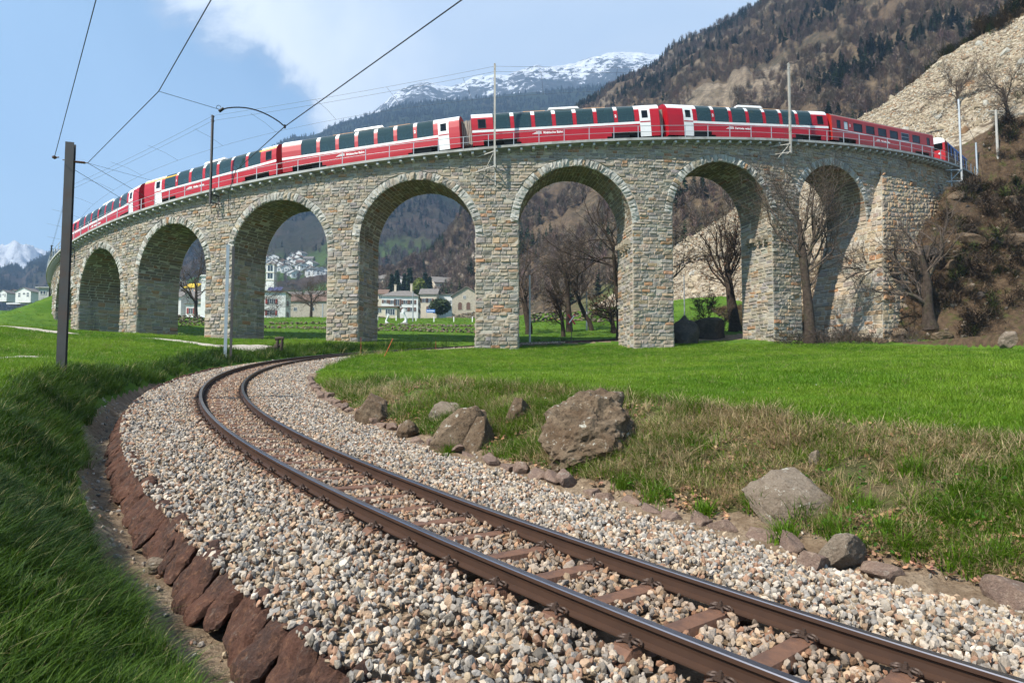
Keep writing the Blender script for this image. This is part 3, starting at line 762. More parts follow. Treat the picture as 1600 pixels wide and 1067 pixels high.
# spandrels
def make_spandrel():
    g = Geo(); r = np.random.default_rng(33); C = []
    zmin = min(A['zs'] for A in arches); zmax = float(ftop(S_(A_END)))
    zs = courses(zmin, zmax, r, .22, .31)
    for a, b in zip(zs[:-1], zs[1:]):
        mid = (a+b)/2
        # free intervals on this course
        cuts = []
        for A in arches:
            if b <= A['zs']+1e-6:
                cuts.append((A, None))      # below this arch's springing: handled by piers
            else:
                cuts.append((A, 1))
        def bound(A, z, side):
            h = z-A['zs']
            if h < 0: return A['sc']+side*A['r']
            if h >= A['re']: return A['sc']
            return A['sc']+side*math.sqrt(A['re']**2-h*h)
        edges = []          # list of (left edge fn, right edge fn)
        L = lambda z: S_(A_START)
        segs = []
        curL = (lambda z: S_(A_START)); 
        for i, A in enumerate(arches):
            if mid-A['zs'] < A['re']:
                segs.append((curL, (lambda z, A=A: bound(A, z, -1))))
                curL = (lambda z, A=A: bound(A, z, 1))
        segs.append((curL, lambda z: S_(A_END)))
        for fl, fr in segs:
            l0, l1, r0, r1 = fl(a), fl(b), fr(a), fr(b)
            lm, rm = max(l0, l1), min(r0, r1)
            if max(r0, r1)-min(l0, l1) < .12: continue
            if rm-lm < .15:
                e = [lm]
                C.append([(l0, a), (r0, a), (max(r1, l1+.02), b), (l1, b)]); continue
            e = split(lm, rm, r, .34, .80)
            for i in range(len(e)-1):
                x0, x1 = e[i], e[i+1]
                q = [x0, x1, x1, x0]
                if i == 0: q[0] = l0; q[3] = l1
                if i == len(e)-2: q[1] = r0; q[2] = r1
                # pier zone below the lower springing is already built
                C.append([(q[0], a), (q[1], a), (q[2], b), (q[3], b)])
    C = np.array(C)
    # drop what lies in a pier's own height and trim to the sloping top
    keep = []
    for c in C:
        s = c[:, 0].mean(); zc = c[:, 1].mean()
        zt = ftop(c[:, 0])-.02
        lower = None
        for k in range(len(arches)+1):
            sL = arches[k-1]['s1'] if k > 0 else -1e9; sR = arches[k]['s0'] if k < len(arches) else 1e9
            if sL-.7 < s < sR+.7:
                ztop = min(arches[k-1]['zs'] if k > 0 else 1e9, arches[k]['zs'] if k < len(arches) else 1e9); lower = ztop
        if lower is not None and c[2, 1] <= lower+.06: continue
        if lower is not None: c[:2, 1] = np.maximum(c[:2, 1], lower)
        c[2, 1] = min(c[2, 1], zt[2]); c[3, 1] = min(c[3, 1], zt[3])
        if c[2, 1]-c[1, 1] < .05 or c[3, 1]-c[0, 1] < .05: continue
        keep.append(c)
    emit_stones(g, keep, face_M, 6, 4, .075, seed=34)
    g.build('spandrel_wall', M_STONE, viaduct)
make_spandrel()
# deck slab, corbels, track bed
A0D, A1D = -1.3, 1.02
def arc_prism(g, a0, a1, n, prof, mi=0):
    """prof: closed list of (radius, dz above deck top)"""
    a = np.linspace(a0, a1, n); prof = list(prof)+[prof[0]]
    P = np.stack([vpt(a, r, deck_z(a)+dz) for r, dz in prof], 1)
    g.grid(P[:, ::-1], mi)
g = Geo()
arc_prism(g, A0D, A1D, 180, [(72.72, 0), (72.72, -.20), (71.9, -.26), (67.8, -.26), (67.0, -.2), (67.0, 0), (67.25, 0), (67.25, -.1), (72.45, -.1), (72.45, 0)])
slab = g.build('deck_slab', M_CONC, viaduct)
g = Geo(); arc_prism(g, A0D, A1D, 160, [(72.1, -.26), (72.1, -.34), (67.7, -.34), (67.7, -.26)]); g.build('string_course', M_CONC, viaduct)
g = Geo(); arc_prism(g, A0D, A1D, 160, [(72.3, -.12), (71.4, .06), (68.5, .06), (67.4, -.12)]); g.build('track_bed', mat('bed_gravel', (.30, .27, .24), .95, var=.4, vscale=5, bump=.6, bscale=30), viaduct)
g = Geo()
for rr in (70.53, 69.47): arc_prism(g, A0D, A1D, 200, [(rr+.035, .17), (rr+.035, .07), (rr-.035, .07), (rr-.035, .17)])
g.build('deck_rails', M_RUST, viaduct)
ca = np.arange(-1.02, .70, 1.0/72.4)
def corbel_geo(a, g=None):
    g = g or Geo()
    for (r0, r1, z0, z1, w) in ((71.95, 72.60, -.43, -.262, .19),):
        pts = []
        for r_ in (r0, r1):
            for dw in (-w/2, w/2):
                for z_ in ((z0-.10 if r_ == r0 else z0), z1):
                    pts.append(vpt(a+dw/72.4, r_, deck_z(a)+z_))
        g.raw(np.array(pts), [[0, 1, 3, 2], [4, 6, 7, 5], [0, 4, 5, 1], [2, 3, 7, 6], [1, 5, 7, 3], [0, 2, 6, 4]])
    return g
vis = [a for a in ca if -.80 < a < .62]
vis = vis[:100]
for a in vis: corbel_geo(a).build('corbel', M_CORBEL, viaduct)
rest = Geo()
for a in ca:
    if a not in vis: corbel_geo(a, rest)
tag(rest.build('corbel', M_CORBEL, viaduct), kind='stuff')
# parapet railing: rails and posts
pa = np.arange(-1.12, .95, 2.07/72.5)
rail = None
g = Geo()
for dz, rd in ((1.02, .024), (.52, .020)):
    a = np.linspace(-1.15, .97, 220); g.tube(vpt(a, 72.6, deck_z(a)+dz), rd, 6)
rail = g.build('railing', M_GALV, viaduct, smooth=True)
for a in pa:
    g = Geo(); g.beam(vpt(a, 72.6, deck_z(a)-.05), vpt(a, 72.6, deck_z(a)+1.05), .055, .055); o = g.build('post', M_GALV, viaduct); o.parent = rail
    o.matrix_parent_inverse = Matrix.Identity(4); o.location = (0, 0, 0)
# springing stones left in the flanks and small floodlights on the piers
def at_flank(k, side, t, dz): 
    A = arches[k]; s = A['s0'] if side < 0 else A['s1']
    return s, A['zs']+dz
for k, side, dzs in ((6, 1, -.55), (7, 1, -.55)):
    A = arches[k]; s = A['s1'] if side > 0 else A['s0']
    for t in (.55, 1.35, 2.15, 2.95):
        g = Geo(); aa = (s-side*.28)/VR
        g.box(vpt(aa, VR-t, A['zs']+dzs-.9), (.62, .32, .36), 0, (0, 0, aa), (.36, .30, .22)); g.box(vpt((s-side*.1)/VR, VR-t, A['zs']+dzs-1.2), (.3, .3, .3), 0, (0, .3, aa), (.30, .26, .2))
        g.build('springing_stone', M_STONE, viaduct)
# battered wing wall of irregular stone
def wing():
    g = Geo(); r = np.random.default_rng(71)
    A = arches[-1]; 
    aT0, aT1 = .505, .80
    def M(w, v, d):
        """w 0..1 along, v 0 bottom..1 top, d outwards"""
        w = np.asarray(w); v = np.asarray(v)
        w = np.clip(w, 0, 1); v = np.clip(v, 0, 1); aL = np.interp(v, [0, .62, 1], [.405, .469, .512]); a = aL+(aT1-aL)*w
        zt = deck_z(.512+(aT1-.512)*w)-.42
        zb = 2.2+w**1.6*11.
        z = zb+(zt-zb)*v
        out = (zt-z)*(.25*(1-w)+.06*w)
        return vpt(a, VR-.25+out+d, z)
    g2 = Geo(); n = 24
    wv = np.linspace(0, 1, n); vv = np.linspace(0, 1, n)
    WW, VV = np.meshgrid(wv, vv); P = M(WW, VV, -.01); g2.grid(P)
    # flank that runs back under the last arch
    side = np.stack([M(np.zeros(n), vv, -.01)]+[M(np.zeros(n), vv, -.01)+0 for _ in range(1)], 1)
    back = []
    for i, v in enumerate(vv):
        p = M(0., v, 0.); a = math.atan2(p[0]-VX, VY-p[1]); q = vpt(a, VR_IN, p[2]); back.append(q)
    side[:, 1] = np.array(back); g2.grid(side)
    g2.build('wing_wall_core', M_MORTAR, viaduct)
    C = []; rows = 46
    H = 15.5
    vs = np.sort(np.clip(np.linspace(0, 1, rows+1)+np.concatenate([[0], r.normal(0, .004, rows-1), [0]]), 0, 1))
    for a, b in zip(vs[:-1], vs[1:]):
        e = [0.0]
        while e[-1] < 1: e.append(e[-1]+r.uniform(.014, .040))
        e[-1] = 1.0
        for x0, x1 in zip(e[:-1], e[1:]):
            j = r.normal(0, .0022, 8)*np.array([1, 1.6, 1, 1.6, 1, 1.6, 1, 1.6])
            C.append([(x0+j[0], a+j[1]), (x1+j[2], a+j[3]), (x1+j[4], b+j[5]), (x0+j[6], b+j[7])])
    C = np.array(C); C[:, :, 1] = np.clip(C[:, :, 1], 0, 1.0); C[:, :, 0] = np.clip(C[:, :, 0], 0, 1.0)
    cc = pick_cols(len(C), r, warm=.55)*1.12; hot = r.random(len(C)) < .10; cc[hot] = np.array([.46, .27, .15])*(1+r.normal(0, .12, (hot.sum(), 1)))
    emit_stones(g, C, M, 6, 5, .075, cols=cc*.86, joint=.0016, seed=72, jitter=(.0006, .0008))
    # flank stones
    def MF(t, v, d):
        v = np.asarray(v); p = M(np.zeros_like(v), v, 0.); a = np.arctan2(p[..., 0]-VX, VY-p[..., 1]); rr = np.hypot(p[..., 0]-VX, p[..., 1]-VY)
        return vpt(a-d/VR, rr-t*(rr-VR_IN), p[..., 2])
    C = []
    for a, b in zip(vs[:-1], vs[1:]):
        e = split(0, 1, r, .06, .16)
        for x0, x1 in zip(e[:-1], e[1:]): C.append([(x0, a), (x1, a), (x1, b), (x0, b)])
    emit_stones(g, C, MF, 5, 4, .08, cols=pick_cols(len(C), r, .3), joint=.002, seed=73, jitter=(.003, .001))
    tag(g.build('wing_wall', M_STONE, viaduct), 'rough tan rubble wing wall leaning out at the right end')
wing()
# ------------------------------------------------------------------ foreground track
def rail_material():
    m = bpy.data.materials.new('rail_steel'); m.use_nodes = True; t = NT(m.node_tree); p = t.n['Principled BSDF']
    tc = t.add('ShaderNodeTexCoord'); n = t.noise(5, tc.outputs['Object'], 6, .6)
    t.link(t.mix(n, (.085, .042, .024), (.040, .022, .015)), p.inputs['Base Color']); p.inputs['Roughness'].default_value = .55; p.inputs['Metallic'].default_value = .25
    return m
M_RAIL = rail_material()
M_RHEAD = mat('rail_head', (.30, .29, .31), .28, metal=1.0, var=.25, vscale=3)
M_CLIP = mat('clip_iron', (.065, .040, .028), .6, metal=.3, var=.3, vscale=15)
M_SLEEPER = mat('rusty_sleeper', (.175, .085, .048), .75, metal=.15, var=.35, vscale=5, dark=(.07, .04, .03), dscale=4, damt=.7, bump=.3, bscale=40)
tx, ty, tz, tn = line_at(2.0)
track = thing('railway_track', 'brown single track curving left over the ballast then under the viaduct', 'railway track', (float(tx), float(ty), float(tz)-.2))
RG = .533
def rail_sec():  # (lateral, z relative rail top)
    return [(-.033, -.006), (-.027, 0), (.027, 0), (.033, -.006), (.033, -.032), (.012, -.045), (.008, -.075), (.010, -.118), (.055, -.130), (.055, -.142), (-.055, -.142), (-.055, -.130), (-.010, -.118), (-.008, -.075), (-.012, -.045), (-.033, -.032)]
rs = np.concatenate([np.arange(-5.9, 40, .2), np.arange(40, 82, .5)])
for side in (-1, 1):
    g = Geo(); x, y, z, n = line_at(rs); sec = rail_sec()+[rail_sec()[0]]
    zc = z+(-side)*TP['cant']/2
    P = np.stack([np.stack([x+n[:, 0]*(side*RG+q), y+n[:, 1]*(side*RG+q), zc+w], -1) for q, w in sec], 1)
    for j in range(len(sec)-1): g.grid(P[:, j:j+2], 1 if j in (0, 1, 2) else 0)
    g.build('rail', [M_RAIL, M_RHEAD], track)
def sleeper_mesh():
    g = Geo(); L = .80
    sec = [(-.095, -.21), (-.066, -.142), (.066, -.142), (.095, -.21)]
    xs = [-L, -L+.12, L-.12, L]
    P = np.array([[(x, a, z-(.10 if abs(x) > L-.05 else 0)) for a, z in sec] for x in xs]); g.grid(P)
    g.grid(np.array([[(-L, -.12, -.3), (-L, .12, -.3)], [(-L, -.12, -.2), (-L, .12, -.2)]]))
    for sd in (-1, 1):   # base plate under the rail
        g.box((sd*RG, 0, -.139), (.27, .135, .012))
    return g
def clip_mesh():
    """spring clip pair with its bolt beside the rail foot"""
    g = Geo()
    for k in (-1, 1):
        th = np.linspace(0, 1.75*math.pi, 15)
        pts = np.stack([.012+.026*np.sin(th*1.0), k*(.052+.030*np.cos(th)), .004+.030*np.abs(np.sin(th*.5))+.006*np.cos(th)], 1)
        g.tube(pts, .0095, 6)
        g.tube([(.0, k*.022, .02), (-.035, k*.03, .012), (-.05, k*.055, .003)], .009, 6)
    g.tube([(0, 0, -.01), (0, 0, .062)], .011, 8); g.tube([(0, 0, .026), (0, 0, .046)], .021, 6)
    g.box((0, 0, .018), (.055, .06, .014))
    return g
sp0 = sleeper_mesh().build('sleeper', M_SLEEPER, track, world=False)
ck0 = clip_mesh().build('rail_clip', M_CLIP, sp0, world=False)
ck0.location = (RG-.078, 0, -.132)
s_ = -3.4; first = True; cnt = 0; far = Geo()
tl = np.array(track.location)
while s_ < 78:
    x, y, z, n = line_at(s_); x, y, z = float(x), float(y), float(z)
    hd = math.atan2(float(n[1]), float(n[0]))
    pitch = -(TP['g']+2*TP['g2']*s_/100)
    if cnt < 96:
        o = sp0 if first else sp0.copy()
        if not first: COL.objects.link(o); o.parent = track
        o.location = (x-tl[0], y-tl[1], z-tl[2]+(-.004 if s_ < 6 else 0)); o.rotation_euler = (-pitch, TP['cant']/1.06, hd)
        clips = [(RG-.082, 0, -.132, 0), (RG+.082, 0, -.132, math.pi), (-RG+.082, 0, -.132, math.pi), (-RG-.082, 0, -.132, 0)]
        if s_ < 32:
            for q, c in enumerate(clips):
                k = ck0 if (first and q == 0) else ck0.copy()
                if not (first and q == 0): COL.objects.link(k); k.parent = o
                k.location = c[:3]; k.rotation_euler = (0, 0, c[3])
        first = False
    else:
        M = np.array(Euler((-pitch, 0, hd)).to_matrix())
        sm = sleeper_mesh()
        for v, f in zip(sm.v, sm.f): far.raw(v@M.T+np.array([x, y, z]), f-f.min())
    cnt += 1; s_ += .60
if far.f: tag(far.build('sleeper', M_SLEEPER, track), kind='stuff')

# ------------------------------------------------------------------ ballast stones
def rock_proto(name, seed, sub=1, sq=(1, .8, .65)):
    bm = bmesh.new(); bmesh.ops.create_icosphere(bm, subdivisions=sub+1, radius=.5)
    r = np.random.default_rng(seed)
    pl = r.normal(0, 1, (9, 3)); pl /= np.linalg.norm(pl, axis=1)[:, None]; c = r.uniform(.24, .42, 9)
    for v in bm.verts:
        p = np.array(v.co)
        for n, d in zip(pl, c):
            q = p@n
            if q > d: p = p-n*(q-d)
        v.co = Vector(p*np.array(sq)*1.25)
    me = bpy.data.meshes.new(name); bm.to_mesh(me); bm.free()
    o = bpy.data.objects.new(name, me); COL.objects.link(o); return o
def tint_mat(name, rough=.85, nscale=14, amt=.5, spec=.25, transl=0.0, bump=.5, smooth=False):
    m = bpy.data.materials.new(name); m.use_nodes = True; t = NT(m.node_tree); p = t.n['Principled BSDF']
    a = t.attr('tint', 'INSTANCER'); tc = t.add('ShaderNodeTexCoord')
    n = t.noise(nscale, tc.outputs['Object'], 5, .7)
    c = t.mix(1.0, a, t_col(t, t.math('MULTIPLY_ADD', n, 2*amt, 1-amt)), 'MULTIPLY') if amt else a
    t.link(c, p.inputs['Base Color']); p.inputs['Roughness'].default_value = rough; p.inputs['Specular IOR Level'].default_value = spec
    if bump:
        b = t.add('ShaderNodeBump'); b.inputs['Strength'].default_value = bump; b.inputs['Distance'].default_value = .1
        t.link(n, b.inputs['Height']); t.link(b.outputs[0], p.inputs['Normal'])
    if transl:
        tr = t.add('ShaderNodeBsdfTranslucent'); t.link(c, tr.inputs[0]); mx = t.add('ShaderNodeMixShader'); mx.inputs[0].default_value = transl
        t.link(p.outputs[0], mx.inputs[1]); t.link(tr.outputs[0], mx.inputs[2]); t.link(mx.outputs[0], t.n['Material Output'].inputs[0])
    return m
M_BALL = tint_mat('ballast_stone', .8, 3.0, .45, bump=.35)
bp = [rock_proto('ballast_piece_%d' % i, 900+i, 0 if i < 6 else 1, ((1, .75, .55), (1, .85, .7), (1, .6, .5), (.9, .8, .8))[i % 4]) for i in range(8)]
for o in bp: o.data.materials.append(M_BALL)
BC = proto_collection('ballast_pieces', bp)
def ballast():
    r = np.random.default_rng(55); P = []; Sc = []
    for (s0, s1, size, cover) in ((-4.5, 6, .057, 2.5), (6, 12, .058, 2.3), (12, 22, .066, 2.0), (22, 40, .075, 1.6), (40, 70, .11, 1.3)):
        n = int((s1-s0)*4.7/(size*size)*1.0*cover/1.2)
        s = r.uniform(s0, s1, n); d = r.uniform(-2.06, 2.66, n)
        x, y, z, nn = line_at(s)
        lim = np.interp(s, LS, LS*0+2.62)
        top = -.128+np.where(abs(d) < .50, -.010, 0)-.09*sstep(abs(d), 1.2, 2.6)+.02*fbm(s*2.1, d*2.1, 3, 3)
        lay = r.random(n)
        top = top-lay*.05-size*.12
        # leave the rails and sleeper tops clear
        ok = (abs(abs(d)-RG) > .075+size*.25)
        ph = np.abs(((s+3.4)/.60+.5) % 1-.5)*.60
        ok &= ~((ph < .070+size*.15) & (abs(d) < RG-.05)); ok &= ~((ph < .075) & (abs(d) < RG+.12))
        P.append(np.stack([x+nn[:, 0]*d, y+nn[:, 1]*d, z+top], 1)[ok]); Sc.append((size*r.uniform(.55, 1.35, n)*np.where(r.random(n) < .04, 1.4, 1))[ok])
    # strays in the ditch and on the banks
    n = 900; s = r.uniform(-3, 20, n); d = np.where(r.random(n) < .75, -r.uniform(2.0, 2.9, n), r.uniform(2.6, 3.3, n)); p = line_pt(s, d); p[:, 2] = ground(p[:, 0], p[:, 1])+.008
    P.append(p); Sc.append(.045*r.uniform(.4, 1.6, n))
    P = np.vstack(P); Sc = np.concatenate(Sc); n = len(P)
    pal = np.array([(.55, .50, .44), (.42, .40, .38), (.33, .33, .335), (.50, .35, .24), (.36, .20, .13), (.68, .62, .55), (.20, .185, .17), (.54, .44, .32)])
    D, S, Z = line_near(P[:, 0], P[:, 1])
    pr = np.array([.20, .18, .10, .16, .12, .08, .07, .13]); i = r.choice(8, n, p=pr/pr.sum())
    c = (pal[i]*.80+.20*np.array([.42, .38, .32]))*(1+r.normal(0, .22, (n, 1)))
    rust = np.exp(-((abs(D)-.55)/.35)**2)*.55+.35*(abs(D) < .5)           # brown rail dust between and beside the rails
    c = c*(1-rust[:, None])+c*np.array([.72, .56, .44])*rust[:, None]
    return scatter('ballast', P, r.uniform(-3.14, 3.14, (n, 3)), Sc, np.clip(c*np.array([.77, .725, .66]), .02, .85), r.integers(0, 8, n), BC)
tag(ballast(), kind='stuff')

# ------------------------------------------------------------------ stones: kerbs, slabs, boulders
def stone_mat2(name, c1, c2, c3, lichen=.3, scale=2.0):
    m = bpy.data.materials.new(name); m.use_nodes = True; t = NT(m.node_tree); p = t.n['Principled BSDF']
    geo = t.add('ShaderNodeNewGeometry'); vec = geo.outputs['Position']
    n1 = t.noise(scale, vec, 7, .65, .4); n2 = t.noise(scale*6, vec, 7, .72); n3 = t.noise(scale*22, vec, 4, .7); n4 = t.noise(scale*3.2, vec, 6, .75)
    c = t.mix(t.ramp(n1, .35, .65), c1, c2); c = t.mix(t.ramp(n2, .48, .7), c, c3)
    c = t.mix(1.0, c, t_col(t, t.math('MULTIPLY_ADD', n3, 1.5, .25)), 'MULTIPLY')
    up = t.add('ShaderNodeSeparateXYZ'); t.link(geo.outputs['Normal'], up.inputs[0])
    if lichen:
        f = t.math('MULTIPLY', t.ramp(n4, .58, .66), t.ramp(up.outputs[2], -.1, .6)); f = t.math('MULTIPLY', f, lichen)
        c = t.mix(f, c, (.46, .45, .38))
    t.link(c, p.inputs['Base Color']); p.inputs['Roughness'].default_value = .9; p.inputs['Specular IOR Level'].default_value = .2
    b = t.add('ShaderNodeBump'); b.inputs['Strength'].default_value = .9; b.inputs['Distance'].default_value = .03
    t.link(t.math('ADD', n2, t.math('MULTIPLY', n3, .4)), b.inputs['Height']); t.link(b.outputs[0], p.inputs['Normal'])
    return m
M_BOULD = stone_mat2('boulder_rock', (.105, .068, .040), (.165, .120, .078), (.040, .027, .018), .8, 2.6)
M_BOULD2 = stone_mat2('pale_rock', (.155, .118, .085), (.21, .168, .125), (.11, .08, .055), .8, 2.6)
M_SLAB = stone_mat2('slab_rock', (.092, .044, .030), (.052, .032, .026), (.15, .078, .048), .12, 3.0)
M_KERB = stone_mat2('kerb_rock', (.20, .135, .10), (.145, .10, .08), (.27, .20, .15), .3, 3.0)
M_DARKR = stone_mat2('dark_rock', (.05, .042, .036), (.09, .07, .055), (.03, .027, .024), .2, 1.2)
def rock(name, size, seed, m, sub=4, planes=14, cmin=.5, cmax=.85, amp=.10, rough=.05, nscale=2.2):
    bm = bmesh.new(); bmesh.ops.create_icosphere(bm, subdivisions=sub, radius=1)
    r = np.random.default_rng(seed); pl = r.normal(0, 1, (planes, 3)); pl /= np.linalg.norm(pl, axis=1)[:, None]; c = r.uniform(cmin, cmax, planes)
    so_ = Vector(r.uniform(-50, 50, 3))
    V = np.array([v.co for v in bm.verts])
    for n, d in zip(pl, c):
        q = V@n; k = np.maximum(q-d, 0)*.93; V = V-k[:, None]*n
    for v, p in zip(bm.verts, V):
        q = Vector(p)
        a = mnoise.fractal(q*nscale+so_, 1.0, 2.0, 5)*amp+mnoise.noise(q*nscale*5+so_)*rough
        cr = mnoise.ridged_multi_fractal(q*1.7+so_, 1.0, 2.0, 4, 1.0, 2.0)
        q = q*(1+a-.03*max(0, cr-1.6))
        v.co = Vector((q.x*size[0], q.y*size[1], q.z*size[2]))
    me = bpy.data.meshes.new(name); bm.to_mesh(me); bm.free(); me.materials.append(m)
    o = bpy.data.objects.new(name, me); COL.objects.link(o)
    return o
# leaning slabs along the ditch
slab_protos = []
def slab(seed):
    r = np.random.default_rng(seed); g = Geo(); w, h, th = 1.0, 1.0, 1.0
    nx, nz = 13, 13
    u = np.linspace(-.5, .5, nx); v = np.linspace(-.5, .5, nz); U, V = np.meshgrid(u, v)
    so_ = r.uniform(-9, 9)
    edge = 1-.16*np.abs(V*2)**3; U2 = U*edge+.05*fbm(V*3+so_, V*0, seed, 3); V2 = V*(1-.14*np.abs(U*2)**3)+.09*fbm(U*2.4+so_, U*0, seed+1, 3)*(V > 0)
    out = .5*(1-np.maximum(abs(U*2), abs(V*2))**5)+.45*fbm(U*3+so_, V*3, seed+2, 4)+.22*fbm(U*9+so_, V*9, seed+5, 3)
    F = np.stack([U2, out, V2], -1); B = np.stack([U2, -out-.1, V2], -1)
    g.grid(F[:, ::-1]); g.grid(B)
    ring = lambda Q: np.concatenate([Q[0, :], Q[1:, -1], Q[-1, -2::-1], Q[-2:0:-1, 0], Q[:1, 0]])
    g.grid(np.stack([ring(F), ring(B)], 1))
    return g
slabs = [slab(700+i) for i in range(6)]
sx = -1.2; i = 0; r_ = np.random.default_rng(91)
slab_obj = [None]*6
while sx < 33:
    w = r_.choice([.18, .26, .34, .40, .46])*r_.uniform(.85, 1.1); h = r_.uniform(.42, .60); k = i % 6
    if slab_obj[k] is None: o = slab_obj[k] = slabs[k].build('leaning_rock', M_SLAB)
    else: o = slab_obj[k].copy(); COL.objects.link(o)
    c = line_pt(sx+w/2, -2.10+r_.normal(0, .02)); x, y, z, n = line_at(sx+w/2)
    hd = math.atan2(-n[0], n[1])   # local x along the line
    hd = math.atan2(float(n[0]), -float(n[1]))
    dep = float(np.interp(sx, [0, 20, 33], [.44, .40, .34]))
    o.location = (c[0], c[1], float(z)-dep+.03); o.scale = (w*1.05, .095*r_.uniform(.8, 1.3), h)
    o.rotation_euler = (R(40)+r_.normal(0, .09), r_.normal(.16, .10), hd+r_.normal(.05, .10))
    tag(o, 'rust brown stone slab leaning in the row along the left edge of the ballast', 'stone', 'brown slabs leaning along the ballast edge')
    sx += w*.93; i += 1
# low kerb stones on the bank side
kb = [rock('edging_rock', (.5, .5, .5), 800+j, M_KERB, 3, 16, .45, .7, .06, .02) for j in range(5)]
sx = -3.5; i = 0
while sx < 26:
    w = r_.uniform(.26, .55); o = kb[i] if i < 5 else kb[i % 5].copy()
    if i >= 5: COL.objects.link(o)
    c = line_pt(sx+w/2, 2.74+r_.normal(0, .03)); x, y, z, n = line_at(sx+w/2)
    hd = math.atan2(float(n[0]), -float(n[1]))
    o.location = (c[0], c[1], float(z)-.20+r_.normal(0, .03)); o.scale = (w*1.25, .30*r_.uniform(.8, 1.3), .34*r_.uniform(.6, 1.3)); o.rotation_euler = (r_.normal(0, .12), r_.normal(0, .12), hd+r_.normal(0, .15))
    tag(o, 'low brown edging stone in the row between the ballast and the right hand bank', 'stone', 'edging stones below the right hand bank')
    sx += w*1.02+(r_.uniform(.1, .6) if r_.random() < .18 else 0); i += 1
# boulders in the bank: (px left, top, right, bottom), own look
def boulder(name, box, seed, m, label, dep=1.0, tilt=(0, 0, 0), sink=.30, ratio=.8, cat='rock', **kw):
    x0, y0, x1, y1 = box; b = hit((x0+x1)/2, y1-.12*(y1-y0))
    k = b[1]/F_PX; w = (x1-x0)*k; h = (y1-y0)*k
    sz = (w*.60, w*.60*ratio*dep, h*.66)
    o = rock(name, sz, seed, m, **kw)
    o.location = (b[0], b[1]+sz[1]*.55, b[2]+h*(.62-sink)); o.rotation_euler = tilt
    return tag(o, label, cat)
boulder('boulder', (848, 622, 1004, 738), 41, M_BOULD, 'largest brown boulder in the bank, pitted with a dark hollow', tilt=(.15, -.12, .2), sub=5, planes=12, amp=.20, rough=.05, sink=.36, nscale=2.8)
boulder('boulder', (556, 612, 608, 668), 52, M_BOULD, 'narrow tilted rock with a pale lichened top, leftmost in the bank', tilt=(.1, .55, .1))
boulder('boulder', (660, 628, 722, 662), 43, M_BOULD2, 'low rock spotted white with lichen just left of the tall leaning rock', tilt=(.1, .15, 0))
boulder('boulder', (680, 616, 748, 714), 44, M_BOULD, 'tall reddish rock leaning right beside the grey-topped stone', tilt=(.05, .50, .1), ratio=.6, sink=.44)
boulder('boulder', (727, 640, 772, 710), 55, M_BOULD, 'upright stone with a pale spot leaning against the tall reddish rock', tilt=(0, .15, 0), sink=.46)
boulder('boulder', (792, 624, 828, 664), 46, M_BOULD, 'small dark rock between the tall rocks and the largest boulder', tilt=(.1, .1, 0))
boulder('boulder', (615, 655, 650, 690), 47, M_BOULD, 'small half buried brown stone low in the bank, below the lichened rocks')
boulder('boulder', (1188, 730, 1340, 812), 48, M_BOULD2, 'broad flat pale rock lying in the grass of the right bank', tilt=(.62, 0, .1), ratio=.9, planes=8, amp=.07, sink=.62)
boulder('boulder', (1264, 704, 1288, 732), 49, M_BOULD2, 'little pale stone just above the broad flat rock')
boulder('boulder', (1278, 838, 1360, 900), 50, M_BOULD2, 'grey triangular slab of rock above the row of edging stones', tilt=(.6, .2, .3), ratio=.5, planes=8, amp=.06)
boulder('boulder', (1246, 864, 1298, 908), 51, M_KERB, 'rounded tan stone beside the grey triangular slab')
boulder('boulder', (1052, 496, 1098, 544), 61, M_DARKR, 'dark smooth rock left of two under the shrub by the pier', ratio=1.0, sub=3)
boulder('boulder', (1085, 490, 1138, 536), 62, M_DARKR, 'dark humped rock right of two under the shrub', ratio=1.0, sub=3)
boulder('boulder', (1568, 512, 1604, 540), 63, M_BOULD2, 'pale boulder at the meadow edge by the right border')
boulder('boulder', (405, 1040, 456, 1075), 64, M_KERB, 'flat stone lying in the ditch at the bottom of the picture', ratio=.7)
boulder('boulder', (214, 870, 262, 900), 65, M_BOULD2, 'small pale stone on the left bank beside the ditch')
boulder('boulder', (246, 818, 276, 838), 66, M_KERB, 'reddish stone lying flat in the ditch under the slabs')
# ------------------------------------------------------------------ the train on the viaduct
def paint(name, col, rough=.38, coat=.12, var=.10):
    return mat(name, col, rough, var=var, vscale=.8, coat=coat, dark=tuple(q*.72 for q in col), dscale=1.1, damt=.35, fine=.05)
M_RED = paint('red_paint', (.39, .002, .010), .45, .05); M_REDO = paint('old_red_paint', (.40, .016, .007), .45, .08)
M_WHITE = paint('white_paint', (.74, .74, .72), .4, .2); M_YEL = paint('yellow_paint', (.75, .42, .02))
M_LETTER = mat('white_lettering', (.80, .80, .78), .5)
M_UNDER = mat('underframe', (.018, .017, .016), .7, var=.3)
M_BELLOW = mat('bellows', (.30, .27, .22), .8, var=.25, vscale=3)
M_ROOFG = mat('roof_grey', (.16, .13, .11), .7, var=.3, vscale=1.5, dark=(.22, .14, .08), damt=.6)
M_RUBBER = mat('window_rubber', (.02, .02, .02), .6)
def glass_mat(name, base, rough=.04, spec=.7, interior=True):
    m = bpy.data.materials.new(name); m.use_nodes = True; t = NT(m.node_tree); p = t.n['Principled BSDF']
    p.inputs['Base Color'].default_value = (*base, 1); p.inputs['Roughness'].default_value = rough; p.inputs['Specular IOR Level'].default_value = spec
    p.inputs['IOR'].default_value = 1.6
    tr = t.add('ShaderNodeBsdfTransparent'); tr.inputs[0].default_value = (.45, .62, .60, 1)
    mx = t.add('ShaderNodeMixShader'); mx.inputs[0].default_value = .70
    t.link(tr.outputs[0], mx.inputs[1]); t.link(p.outputs[0], mx.inputs[2]); t.link(mx.outputs[0], t.n['Material Output'].inputs[0])
    return m
